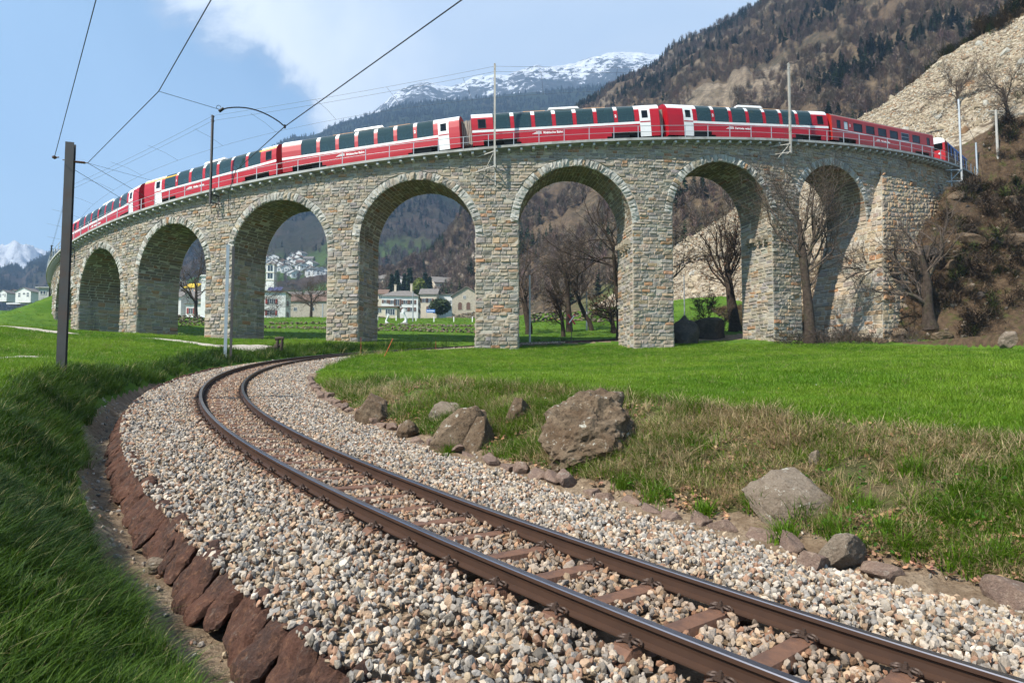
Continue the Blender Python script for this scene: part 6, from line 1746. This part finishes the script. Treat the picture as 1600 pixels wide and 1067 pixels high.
def house(px0, px1, py_b, py_e, Y, label, wall=M_PLASTER, roof=('gable_x', 2.0), depth=9, rot=0.0, wins=(), side_wins=(), roofm=M_SROOF, shut=None, chim=(), over=.5, detail=True, group=None, name='house', cat='house', sink=3.0):
    b = unproj((px0+px1)/2, py_b, Y); w = (px1-px0)*Y/F_PX; h = (py_b-py_e)*Y/F_PX
    root = thing(name, label, cat, b, (0, 0, rot), group)
    hw = w/2; g = Geo(); D = depth
    kind, rh = roof
    P = [(-hw, 0), (hw, 0), (hw, D), (-hw, D)]
    for (x0, y0), (x1, y1) in zip(P, P[1:]+P[:1]): g.quad((x0, y0, -sink), (x1, y1, -sink), (x1, y1, h), (x0, y0, h))
    if kind == 'gable_y': 
        for y in (0, D): g.tri((-hw, y, h), (hw, y, h), (0, y, h+rh)) if y == 0 else g.tri((hw, y, h), (-hw, y, h), (0, y, h+rh))
    if kind == 'gable_x':
        g.tri((hw, 0, h), (hw, D, h), (hw, D/2, h+rh)); g.tri((-hw, D, h), (-hw, 0, h), (-hw, D/2, h+rh))
    if kind == 'mono':
        g.quad((-hw, D, h), (hw, D, h), (hw, D, h+rh), (-hw, D, h+rh)); 
    g.build('wall', wall, root, world=False)
    o = over; r = Geo(); T = .22
    def slab_(q):
        q = np.array(q, float); r.raw(np.vstack([q, q+[0, 0, T]]), [[3, 2, 1, 0], [4, 5, 6, 7], [0, 1, 5, 4], [1, 2, 6, 5], [2, 3, 7, 6], [3, 0, 4, 7]])
    e = o*rh/(D/2) if kind in ('gable_x', 'hip') else o*rh/hw
    if kind == 'gable_x':
        slab_([(-hw-o, -o, h-e), (hw+o, -o, h-e), (hw+o, D/2, h+rh), (-hw-o, D/2, h+rh)]); slab_([(hw+o, D+o, h-e), (-hw-o, D+o, h-e), (-hw-o, D/2, h+rh), (hw+o, D/2, h+rh)])
    elif kind == 'gable_y':
        slab_([(-hw-o, -o, h-e), (0, -o, h+rh), (0, D+o, h+rh), (-hw-o, D+o, h-e)]); slab_([(0, -o, h+rh), (hw+o, -o, h-e), (hw+o, D+o, h-e), (0, D+o, h+rh)])
    elif kind == 'hip':
        k = min(hw*.6, D/2); A = [(-hw-o, -o, h-.1), (hw+o, -o, h-.1), (hw+o, D+o, h-.1), (-hw-o, D+o, h-.1)]; R1 = (-hw+k, D/2, h+rh); R2 = (hw-k, D/2, h+rh)
        r.quad(A[0], A[1], R2, R1); r.tri(A[1], A[2], R2); r.quad(A[2], A[3], R1, R2); r.tri(A[3], A[0], R1); r.quad(A[3], A[2], A[1], A[0])
    elif kind == 'mono': slab_([(-hw-o, -o, h), (hw+o, -o, h), (hw+o, D+o, h+rh+.1), (-hw-o, D+o, h+rh+.1)])
    else: slab_([(-hw-o, -o, h), (hw+o, -o, h), (hw+o, D+o, h), (-hw-o, D+o, h)])
    rf = r.build('roof', roofm, root, world=False)
    for (cx, cy, ch) in chim:
        c = Geo(); c.box((cx*hw, cy*D, h+rh*.6+ch/2), (.7, .7, ch+rh)); c.box((cx*hw, cy*D, h+rh*.6+ch+rh/2+.05), (.95, .95, .15)); c.build('chimney', M_PLASTC, rf, world=False)
    def win(M, x, z, ww, wh, arch=False):
        g = Geo()
        g.raw(np.array([M(x-ww/2, z, -.03), M(x+ww/2, z, -.03), M(x+ww/2, z+wh, -.03), M(x-ww/2, z+wh, -.03)]), [[0, 1, 2, 3]])
        if arch:
            th = np.linspace(0, math.pi, 9); pts = [M(x+ww/2*math.cos(t), z+wh+ww/2*math.sin(t), -.03) for t in th]; g.raw(pts+[M(x, z+wh, -.03)], [[k, k+1, 9] for k in range(8)])
        wd = g.build('window', M_BSHUT if arch else M_PANE, root, world=False)
        f = Geo()
        def bar(x0, x1, z0, z1, d=-.09):
            a = np.array([M(x0, z0, d), M(x1, z0, d), M(x1, z1, d), M(x0, z1, d)]); bk = np.array([M(x0, z0, -.001), M(x1, z0, -.001), M(x1, z1, -.001), M(x0, z1, -.001)])
            f.raw(np.vstack([a, bk]), [[0, 1, 2, 3], [0, 4, 5, 1], [1, 5, 6, 2], [2, 6, 7, 3], [3, 7, 4, 0]])
        fw = .09; bar(x-ww/2-fw, x-ww/2, z-fw, z+wh+fw); bar(x+ww/2, x+ww/2+fw, z-fw, z+wh+fw); bar(x-ww/2, x+ww/2, z-fw, z); 
        if not arch:
            bar(x-ww/2, x+ww/2, z+wh, z+wh+fw); n = max(2, round(ww/.65))
            for k in range(1, n): bar(x-ww/2+ww*k/n-.05, x-ww/2+ww*k/n+.05, z, z+wh)
        f.build('frame', M_FRAMEW if not arch else M_HSTONE, wd, world=False)
        if shut is not None and not arch:
            for s in (-1, 1):
                q = Geo(); xc = x+s*(ww/2+.38); f2 = [M(xc-.30, z-.05, -.13), M(xc+.30, z-.05, -.13), M(xc+.30, z+wh+.05, -.13), M(xc-.30, z+wh+.05, -.13)]; f3 = [M(xc-.30, z-.05, -.01), M(xc+.30, z-.05, -.01), M(xc+.30, z+wh+.05, -.01), M(xc-.30, z+wh+.05, -.01)]
                q.raw(f2+f3, [[0, 1, 2, 3], [0, 4, 5, 1], [1, 5, 6, 2], [2, 6, 7, 3], [3, 7, 4, 0]]); q.build('shutter', shut, wd, world=False)
    if detail:
        for fx, fz, ww, wh, *ar in wins: win(lambda x, z, d: (x, d, z), fx*hw, fz*h, ww, wh, bool(ar))
        for fy, fz, ww, wh, *sd in side_wins:
            if sd and sd[0] < 0: win(lambda x, z, d: (-hw+d, D-x, z), D*(1-fy), fz*h, ww, wh)
            else: win(lambda x, z, d: (hw-d, x, z), fy*D, fz*h, ww, wh)
    return root
# near village houses
W3 = lambda z: [(-.10, z, 2.1, 1.35)]
hA = house(404, 445, 498, 456, 215, 'white house with red shutters and solar panels, seen under the left arches', M_PLASTER, ('flat', .3), 9, R(8), [(-.05, .56, 2.3, 1.5), (-.05, .13, 2.3, 1.5), (.1, -.03, 1.6, .5)], [(.42, .53, 1.9, 1.5), (.42, .11, 1.9, 1.5)], M_TROOF, M_SHUT)
so_ = thing('solar_array', 'blue solar panels on the roof of the white house with red shutters', 'solar panels', tuple(unproj(428, 455, 218)))
g = Geo(); 
for k in range(3): g.box(np.array(so_.location)+[-1.6+1.6*k, 1.0, .9], (1.45, 2.0, .06), 0, (R(40), 0, 0))
g.build('panel', M_SOLAR, so_); g = Geo(); g.box(np.array(so_.location)+[0, 1.6, .5], (4.6, .1, 1.5)); g.build('frame', M_GALV, so_)
house(444, 512, 492, 470, 262, 'low brown farmhouse with a wide stone roof behind the large bare tree', M_HSTONE, ('gable_x', 3.2), 12, 0, [(-.5, .3, 1.2, 1.2), (.3, .3, 1.2, 1.2)], roofm=M_TROOF)
house(474, 500, 478, 462, 285, 'white house behind the low brown farmhouse', M_PLASTER, ('gable_x', 2.4), 9, 0, [(-.5, .35, 1.2, 1.4), (0, .35, 1.2, 1.4), (.5, .35, 1.2, 1.4)])
house(596, 653, 492, 462, 225, 'largest white house with brown shutters and a stone roof in the middle of the village', M_PLASTER, ('hip', 2.6), 13, R(4), [(-.80, .62, .8, 1.0), (-.42, .58, 1.0, 1.2), (-.12, .50, 1.0, 2.0), (.30, .58, 1.1, 1.2), (.68, .58, 1.1, 1.2), (-.42, .20, .9, 1.1), (-.10, .18, 1.0, 1.1), (.30, .20, 1.1, 1.2), (.68, .20, 1.1, 1.2)], [(.2, .58, 1.1, 1.2), (.5, .58, 1.1, 1.2), (.8, .58, 1.1, 1.2), (.2, .20, 1.1, 1.2), (.5, .20, 1.1, 1.2), (.8, .2, 1.1, 1.2)], M_SROOF, M_BSHUT, [(-.35, .45, 1.6), (.55, .45, 2.0)])
house(582, 620, 491, 480, 212, 'low beige shed with a dark opening before the largest white house', M_PLASTC, ('mono', .8), 6, 0, [(-.45, .25, 1.2, 1.2), (.45, -.1, 2.8, 1.8)], roofm=M_TROOF)
house(656, 682, 492, 459, 248, 'cream house with shutters between the two white houses', M_PLASTC, ('gable_x', 2.4), 10, 0, [(.2, .60, 1.2, 1.4), (.2, .22, 1.2, 1.4), (-.5, .6, 1.2, 1.4)], roofm=M_SROOF, shut=M_BSHUT)
house(678, 708, 492, 460, 256, 'plain white house with three small windows left of the stone barn', M_PLASTER, ('flat', .2), 10, 0, [(-.25, .55, .6, 1.2), (.05, .55, .6, 1.2), (.72, .55, .6, 1.2), (.72, .2, .8, 1.2), (-.4, .15, .8, 1.2)], roofm=M_SROOF)
house(706, 752, 492, 462, 218, 'stone barn with two arched windows under a low gable', M_HSTONE, ('gable_y', 2.9), 12, R(-3), [(-.45, .27, 1.25, 1.8, 1), (.12, .27, 1.25, 1.8, 1), (-.15, .86, .7, .9)], roofm=M_SROOF)
house(262, 282, 497, 463, 205, 'white house with two dark windows at the edge of the third arch', M_PLASTER, ('gable_x', 2.0), 8, 0, [(.2, .58, .8, 1.5), (.2, .15, .8, 1.5)], roofm=M_SROOF)
house(280, 322, 497, 466, 225, 'cream house with a broad stone roof behind the house with a red shuttered window', M_PLASTC, ('gable_x', 3.0), 12, 0, [(-.6, .4, 1.0, 1.1), (.2, .75, 1.6, .8)], roofm=M_SROOF)
house(290, 319, 497, 475, 200, 'white house with one red shuttered window beside the church tower', M_PLASTER, ('flat', .25), 8, 0, [(-.45, .32, 1.1, 1.6)], roofm=M_SROOF, shut=M_SHUT)
house(287, 307, 458, 449, 330, 'house with a bright yellow roof left of the church tower', M_PINK, ('gable_x', 2.4), 9, R(-8), [(-.3, .2, .9, 1.1), (.4, .2, .9, 1.1)], roofm=M_YROOF)
house(178, 196, 500, 463, 190, 'salmon coloured house seen through the second arch', M_PINK, ('gable_x', 2.0), 9, 0, [(.4, .28, 1.0, 1.4), (.4, .65, 1.0, 1.4)], roofm=M_SROOF)
house(10, 32, 468, 458, 420, 'white chalet with a wide gable left of the viaduct', M_PLASTER, ('gable_y', 2.2), 10, 0, [(-.4, .45, 1.2, 1.4), (.2, .45, 1.2, 1.4)], roofm=M_TROOF, over=1.0)
house(60, 78, 464, 450, 150, 'grey flat roofed building behind the grassy mound at the left', M_CONC, ('flat', .2), 6, 0, [(-.2, .3, 1.2, .7)], roofm=M_CONC)
house(584, 604, 471, 459, 278, 'house with a wide brown roof behind the left end of the largest white house', M_PLASTC, ('gable_x', 2.2), 9, 0, [(0, .4, 1.2, 1.2)], roofm=M_TROOF)
house(640, 664, 467, 456, 300, 'pale house with a brown roof peeping over the cream house', M_PLASTER, ('gable_x', 2.2), 9, 0, [(0, .4, 1.2, 1.2)], roofm=M_TROOF)
house(404, 419, 456, 447, 320, 'small white house left of the bell tower foot', M_PLASTER, ('gable_x', 2.0), 9, 0, [(-.3, .35, 1.0, 1.2), (.4, .35, 1.0, 1.2)], roofm=M_SROOF)
house(494, 516, 473, 461, 300, 'white house with a brown roof half hidden by the fourth pier', M_PLASTER, ('gable_x', 2.4), 9, 0, [(-.4, .4, 1.0, 1.2), (.3, .4, 1.0, 1.2)], roofm=M_TROOF)
house(444, 466, 474, 463, 290, 'cream house behind the white house with solar panels', M_PLASTC, ('gable_x', 2.4), 9, 0, [(-.4, .4, 1.0, 1.2), (.3, .4, 1.0, 1.2)], roofm=M_SROOF)
# church tower and campanile
def church_tower():
    b = unproj(326, 497, 190); k = 190/F_PX; root = thing('church_tower', 'tall white church tower with a small grey cupola', 'church tower', b)
    g = Geo(); bw = 26*k; H = 66*k; g.box(b+[0, bw/2, H/2-2], (bw, bw, H+4)); g.build('wall', M_PLASTER, root)
    g = Geo(); g.box(b+[0, bw/2, H+.22], (bw+.7, bw+.7, .45)); g.box(b+[0, bw/2, H-1.0], (bw+.25, bw+.25, .25)); g.build('cornice', M_PLASTER, root)
    g = Geo(); lw = bw*.62; g.box(b+[0, bw/2, H+1.6], (lw, lw, 2.4)); o = g.build('belfry', M_PLASTC, root)
    g = Geo()
    for dx, dy in ((0, -1), (1, 0), (-1, 0)): g.box(b+[dx*(lw/2+.02), bw/2+dy*(lw/2+.02), H+1.6], (.9 if dy else .05, .05 if dy else .9, 1.5))
    g.build('belfry_opening', M_PANE, o)
    g = Geo(); g.lathe([(lw*.66, 2.8), (lw*.62, 3.1), (lw*.5, 3.6), (lw*.3, 4.0), (.14, 4.2), (.1, 4.9), (0, 5.0)], b+[0, bw/2, H], 16); g.build('cupola', M_SROOF, root, True)
church_tower()
def campanile():
    b = unproj(421, 470, 300); k = 300/F_PX; root = thing('bell_tower', 'slim white bell tower with two rows of paired openings and a stone cap', 'bell tower', b)
    W_ = 12.5*k; g = Geo(); H = 58*k; g.box(b+[0, W_/2, H/2-3], (W_, W_, H+6)); wl = g.build('wall', M_PLASTER, root)
    for zf in (.63, .83):
        for dx in (-.17, .17):
            g = Geo(); g.box(b+[dx*W_, -.06, H*zf+1], (W_*.24, .2, 2.4)); g.build('opening', M_PANE, wl)
    g = Geo(); 
    for zf in (.56, .77, .99): g.box(b+[0, W_/2, H*zf], (W_+.35, W_+.35, .3))
    g.build('cornice', M_PLASTC, root)
    g = Geo(); g.lathe([(W_*.78, 0), (W_*.72, .25), (W_*.12, 1.5), (0, 1.6)], b+[0, W_/2, H+.1], 4); o = g.build('roof', M_SROOF, root)
    g = Geo(); g.box(b+[-.6, W_/2, H*.42-1.2], (W_+1.6, W_+1, 2.2)); g.build('base_block', M_PLASTER, root)
campanile()
# the little houses of the upper village: one model copied
VL = [('white', M_PLASTER), ('cream', M_PLASTC), ('salmon', M_PINK)]
vil = []
rr = np.random.default_rng(404)
spots = [(406, 412), (412, 405), (418, 409), (424, 414), (430, 412), (436, 416), (441, 411), (447, 415), (451, 408), (456, 412), (458, 404), (463, 406), (467, 411), (471, 415), (476, 418), (481, 409), (482, 416), (446, 424), (440, 422), (450, 421), (434, 420), (470, 419), (460, 428), (464, 432), (456, 430), (455, 403), (466, 400), (488, 429), (495, 428), (503, 428), (508, 427), (484, 427), (408, 418), (402, 415), (427, 405), (276, 452), (283, 458), (281, 446), (312, 446), (273, 441), (36, 463), (4, 463), (592, 445), (700, 455), (617, 452)]
proto = {}
for i, (px, py) in enumerate(spots):
    p = hit(px, py+2.0, 330, 1500); Y = p[1]; sc = rr.uniform(.8, 1.15)*(.6 if px < 60 else 1)
    kk = 0 if rr.random() < .78 or px < 60 else (1 if rr.random() < .7 else 2); tan = rr.random() < .5
    nm, m = VL[kk]; key = (kk, tan)
    lab = 'small %s house with a %s roof in the hillside village' % (nm, 'brown' if tan else 'grey')
    if key not in proto:
        o = house(px-5, px+5, py, py-5, Y, lab, m, ('gable_x' if i % 2 else 'gable_y', 2.3), 8, rr.uniform(-.4, .4), [(-.5, .5, .9, 1.0), (.1, .5, .9, 1.0), (.6, .5, .9, 1.0), (-.5, .12, .9, 1.1), (.6, .12, .9, 1.1)], roofm=M_TROOF if tan else M_SROOF, group='small houses of the hillside village')
        ob = o; ob.location = tuple(p); proto[key] = (o, 10*Y/F_PX)
        sref = 10*Y/F_PX; tgt = 9.5*sc; ob.scale = (tgt/sref,)*3
    else:
        o, sref = proto[key]; ob = copy_tree(o); ob.location = tuple(p); tgt = 9.5*sc; ob.scale = (tgt/sref*rr.uniform(.9, 1.5), tgt/sref, tgt/sref); ob.rotation_euler = (0, 0, rr.uniform(-.5, .5))
# ------------------------------------------------------------------ field walls, statues, sculpture, small things
def dry_wall(pts, h, seed, label, w=.5, size=.30, m=M_HSTONE, Yr=None):
    r = np.random.default_rng(seed); g = Geo()
    P = np.array([hit(a, b, 50) if Yr is None else at_px(a, b, Yr) for a, b in pts]); seg = np.linalg.norm(np.diff(P, axis=0), axis=1); L = np.concatenate([[0], np.cumsum(seg)]); n = int(L[-1]/size)
    base = rock_cache[seed % 3]
    for k in range(n):
        s = (k+.5)*size; c = np.array([np.interp(s, L, P[:, q]) for q in range(3)]); c[2] = gz(c[0], c[1])
        rows = max(1, int(h/(size*.6)))
        for j in range(rows):
            if j and r.random() < .18: continue
            V, F = base; S = size*r.uniform(.75, 1.25)
            M = np.array(Euler(tuple(r.uniform(-.5, .5, 3)+[0, 0, r.uniform(0, 6)])).to_matrix())
            g.raw((V*np.array([S, S*.8, S*.62]))@M.T+c+[r.normal(0, .1), r.normal(0, .12), .08+j*size*.55], F, 0, pick_cols(1, r, .2)[0]*.62)
    return tag(g.build('dry_stone_wall', M_STONE), label, 'wall')
def rc(seed):
    o = rock_proto('tmp', seed, 0); me = o.data; V = np.array([v.co for v in me.vertices])*1.3; F = np.array([p.vertices[:] for p in me.polygons]); bpy.data.objects.remove(o); bpy.data.meshes.remove(me); return V, F
rock_cache = [rc(i+5) for i in range(3)]
dry_wall([(404, 512), (440, 513), (475, 514), (520, 514.5)], .5, 1, 'low rubble wall crossing the field nearer the viaduct, behind the dark sculpture')
dry_wall([(420, 507), (460, 507), (515, 507)], .5, 2, 'pale rubble wall higher in the field behind the dark sculpture')
dry_wall([(268, 510), (300, 509), (325, 508)], 1.1, 3, 'rubble wall in the field under the third arch')
dry_wall([(560, 509), (620, 509.5), (700, 511), (750, 512)], .5, 4, 'low line of dark stones behind the white statues')
dry_wall([(556, 517), (620, 517), (690, 519), (750, 521)], .55, 5, 'broken line of pale stones nearest the track under the arch with the statues')
dry_wall([(555, 497), (640, 497.5), (750, 498)], 1.3, 6, 'long tan field wall in front of the village houses', size=.5)
dry_wall([(824, 505), (870, 500), (930, 503), (985, 500)], 1.6, 7, 'terrace wall behind the bare trees in the middle arch', size=.5)
dry_wall([(836, 486), (900, 478), (985, 470)], 1.2, 8, 'upper terrace wall on the slope behind the bare trees', size=.5)
dry_wall([(1052, 418), (1100, 408), (1165, 396)], 1.4, 9, 'grey retaining wall at the foot of the scree', size=.6)
dry_wall([(268, 503), (296, 503), (322, 503)], 1.2, 10, 'grey garden wall below the white parasols', size=.45)
def statue(px, py_b, py_t, label, lean):
    b = hit(px, py_b, 60); k = b[1]/F_PX; h = (py_b-py_t)*k; root = thing('statue', label, 'statue', b)
    t = np.linspace(0, 1, 9); rad = h*np.array([.16, .13, .10, .085, .08, .085, .10, .12, .09]); g = Geo()
    g.tube(np.stack([b[0]+lean*h*.10*np.sin(t*5), b[1]+0*t, b[2]+h*.78*t], 1), rad, 10); top = b+[lean*h*.10*math.sin(5), 0, h*.76]
    for k2, (dx, l) in enumerate(((-.10, .16), (-.05, .22), (.01, .24), (.06, .20), (.13, .12))): g.tube([top+[dx*h*.6, 0, -.02*h], top+[dx*h*1.0+.02*lean*h, 0, l*h*.6], top+[dx*h*1.1+.07*h*lean, 0, l*h]], [h*.032, h*.028, h*.018], 6)
    g.build('figure', mat('white_marble', (.60, .64, .64), .7, var=.12), root, True); g = Geo(); g.box(b+[0, 0, .03*h], (h*.42, h*.36, .08*h)); g.build('plinth', M_CONC, root)
statue(632, 506, 481, 'taller white statue like a raised hand in the field', 1.0)
statue(605, 505.5, 489, 'smaller white statue like a raised hand in the field', -1.0)
b = at_px(431, 540.5, 44)+[0, 0, .12]; root = thing('wood_sculpture', 'dark wooden sculpture like a log chair in the grass by the track', 'sculpture', b)
M_LOG = mat('old_log', (.05, .032, .022), .9, var=.4, vscale=6, bump=.5, bscale=20)
for a_, c_, r_0, r_1 in (((-.62, 0, .12), (.15, .05, .25), .11, .13), ((-.05, .05, .80), (.50, 0, .82), .12, .10), ((.02, 0, 0), (.10, .05, .72), .11, .09), ((.32, .05, .05), (.40, 0, .78), .10, .08), ((-.1, .1, .32), (.38, .1, .40), .13, .10)):
    g = Geo(); g.tube([b+np.array(a_), b+(np.array(a_)+np.array(c_))/2+[.02, 0, .02], b+np.array(c_)], [r_0, (r_0+r_1)/2*1.1, r_1], 8); g.build('log', M_LOG, root, True)
b = at_px(455, 541.8, 43); tag(rock('flat_stone', (.45, .25, .05), 71, M_BOULD2, 3), 'pale flat stone in the grass left of the sculpture', 'stone').location = tuple(at_px(398, 542.5, 43))
tag(rock('flat_stone', (.40, .22, .06), 72, M_BOULD2, 3), 'pale flat stone beside the track before the fourth pier', 'stone').location = tuple(at_px(528, 546, 46)+[0, 0, .06])
M_STAKE = mat('orange_stake', (.55, .10, .02), .5, var=.2); M_STAKER = mat('red_stake', (.35, .04, .03), .5)
def stake(px0, py0, px1, py1, Y, label, m, rad=.02):
    p = unproj(px0, py0, Y); q = unproj(px1, py1, Y); g = Geo(); g.tube([p-(q-p)*.08, q], rad, 6); o = g.build('marker_stake', m); tag(o, label, 'stake')
stake(600, 558, 614, 529, 40, 'orange stake leaning in the meadow by the track', M_STAKE)
stake(564, 550, 564, 527, 47, 'thin red stake upright by the track near the fourth pier', M_STAKER, .015)
stake(681, 545, 681, 533, 50, 'short red stake beside the track left of the middle pier', M_STAKER, .015)
b = unproj(893, 531, 61.5); root = thing('crossing_sign', 'red and white crossed sign on a dark post under the middle arch', 'sign', b)
g = Geo(); tpz = unproj(893, 489, 61.5); g.tube([b-[0, 0, .3], tpz], .035, 8); g.build('post', M_STEELW, root)
for s in (-1, 1):
    c = unproj(893, 499, 61.4); g = Geo(); g.box(c+[0, -.03*s-.06, 0], (.16, .03, 1.1), 0, (0, s*.62, 0)); g.box(c+[0, -.05*s-.062, 0], (.09, .02, .8), 1, (0, s*.62, 0)); g.build('cross_arm', [mat('sign_red', (.45, .02, .02), .5), M_LETTER], root)
def parasol(px, py, Y, w, label):
    b = at_px(px, py, Y); b[2] = unproj(px, py, Y)[2]; root = thing('parasol', label, 'parasol', b); n = 8; th = np.arange(n+1)/n*2*math.pi+.3; g = Geo()
    top = b+[0, 0, 2.9]; rim = [b+[w/2*math.cos(t), w/2*math.sin(t), 2.2] for t in th]
    g.raw(rim+[top]+[p-[0, 0, .2] for p in rim], [[k, k+1, n+1] for k in range(n)]); g.raw(rim+[p-[0, 0, .18] for p in rim], [[k, n+1+k, n+2+k, k+1] for k in range(n)]); g.build('canopy', mat('parasol_cloth', (.72, .74, .76), .8), root)
    g = Geo(); g.tube([b-[0, 0, .5], top], .04, 6); g.build('pole', M_STEELW, root)
parasol(308, 510, 170, 5.6, 'wide white parasol before the church tower wall'); parasol(268, 508, 168, 4.6, 'white parasol half hidden by the third pier')
b = unproj(673, 489, 205); root = thing('banner', 'blue banner with a white line of lettering beside the round bush', 'banner', b)
g = Geo(); g.box(b+[0, 0, .6], (2.6, .06, 1.0)); g.build('panel', mat('blue_banner', (.02, .14, .45), .6), root); g = Geo(); 
for k in range(9): g.box(b+[-1.0+k*.25, -.05, .62], (.16, .03, .32 if k % 3 else .42))
g.build('lettering', M_LETTER, root); g = Geo(); g.tube([b+[-1.3, .05, -2], b+[-1.3, .05, 1.1]], .05, 6); g.tube([b+[1.3, .05, -2], b+[1.3, .05, 1.1]], .05, 6); g.build('post', M_GALV, root)
# leafy round bush and village conifers
def leafy(base, w, h, seed, col, label, name='round_bush', cat='bush', conif=False, group=None):
    r = np.random.default_rng(seed); b = np.array(base, float); root = thing(name, label, cat, b, group=group); g = Geo()
    n = 1500
    if conif:
        z = r.random(n)**1.2; rad = w/2*(1-z)**.85*r.random(n)**.4*(.8+.3*np.sin(z*60)); a = r.uniform(0, 6.28, n); P = np.stack([rad*np.cos(a), rad*np.sin(a), h*(.06+.94*z)], 1)
    else:
        v = r.normal(0, 1, (n, 3)); v /= np.linalg.norm(v, axis=1)[:, None]; q = .62+.38*r.random(n)[:, None]; P = v*q*np.array([w/2, w/2, h/2])*(1+.22*fbm(v[:, 0]*2.5, v[:, 2]*2.5+v[:, 1], seed, 3))[:, None]+[0, 0, h*.5]
    s = .028*h+.03*w; A = r.normal(0, s, (n, 3)); B = r.normal(0, s, (n, 3)); Q = np.stack([P-A, P+B, P+A, P-B], 1).reshape(-1, 3)+b
    g.raw(Q, np.arange(4*n).reshape(-1, 4), 0, np.array(col)*(1+r.normal(0, .25, (n, 1)))); g.build('crown', M_LEAFY, root); g = Geo(); g.tube([b-[0, 0, .5], b+[0, 0, h*.6]], [w*.05, w*.02], 6); g.build('trunk', M_BARK, root)
M_LEAFY = mat('leafy', attr='col', rough=.8, transl=.25)
leafy(unproj(688, 490, 214), 6.4, 4.6, 1, (.045, .065, .02), 'round dark olive bush before the plain white house')
for i, (px, py, h, Y) in enumerate(((612, 458, 9, 300), (620, 459, 11, 300), (632, 460, 10, 305), (640, 459, 12, 300), (664, 461, 11, 310), (671, 461, 9, 310), (576, 462, 9, 320))):
    leafy(unproj(px, py+4, Y), 4.2, h, 20+i, (.02, .045, .018), 'dark conifer in the row behind the roofs of the village houses', 'conifer', 'tree', True, 'conifers behind the village roofs')
leafy(unproj(655, 464, 300), 6.5, 8, 40, (.16, .19, .03), 'yellow green tree among the conifers behind the village roofs', 'leafy_tree', 'tree')
# white field pegs
for i, (px, py) in enumerate(((590, 500.5), (619, 501), (650, 501.5), (678, 503), (709, 503), (738, 503))):
    p = hit(px, py, 60); g = Geo(); g.beam(p-[0, 0, .2], p+[0, 0, .75], .14, .14); tag(g.build('field_peg', M_LETTER), 'short white peg in the row in front of the long tan field wall', 'peg', 'white pegs in the field')
# floodlights on the piers
for k, sd, nm in ((4, -1, 'fourth'), (3, -1, 'third')):
    pass

# ------------------------------------------------------------------ the air
def haze():
    g = Geo(); g.box((0, 2130, 850), (15000, 4440, 1740)); o = g.build('haze', None)
    m = bpy.data.materials.new('haze'); m.use_nodes = True; t = NT(m.node_tree)
    for n in list(t.n):
        if n.type != 'OUTPUT_MATERIAL': t.n.remove(n)
    v = t.add('ShaderNodeVolumePrincipled'); v.inputs['Color'].default_value = (.45, .68, 1, 1); v.inputs['Density'].default_value = 2.0e-4; v.inputs['Anisotropy'].default_value = .1
    out = [n for n in t.n if n.type == 'OUTPUT_MATERIAL'][0]; t.link(v.outputs[0], out.inputs['Volume'])
    o.data.materials.clear(); o.data.materials.append(m); tag(o, kind='stuff')
haze()
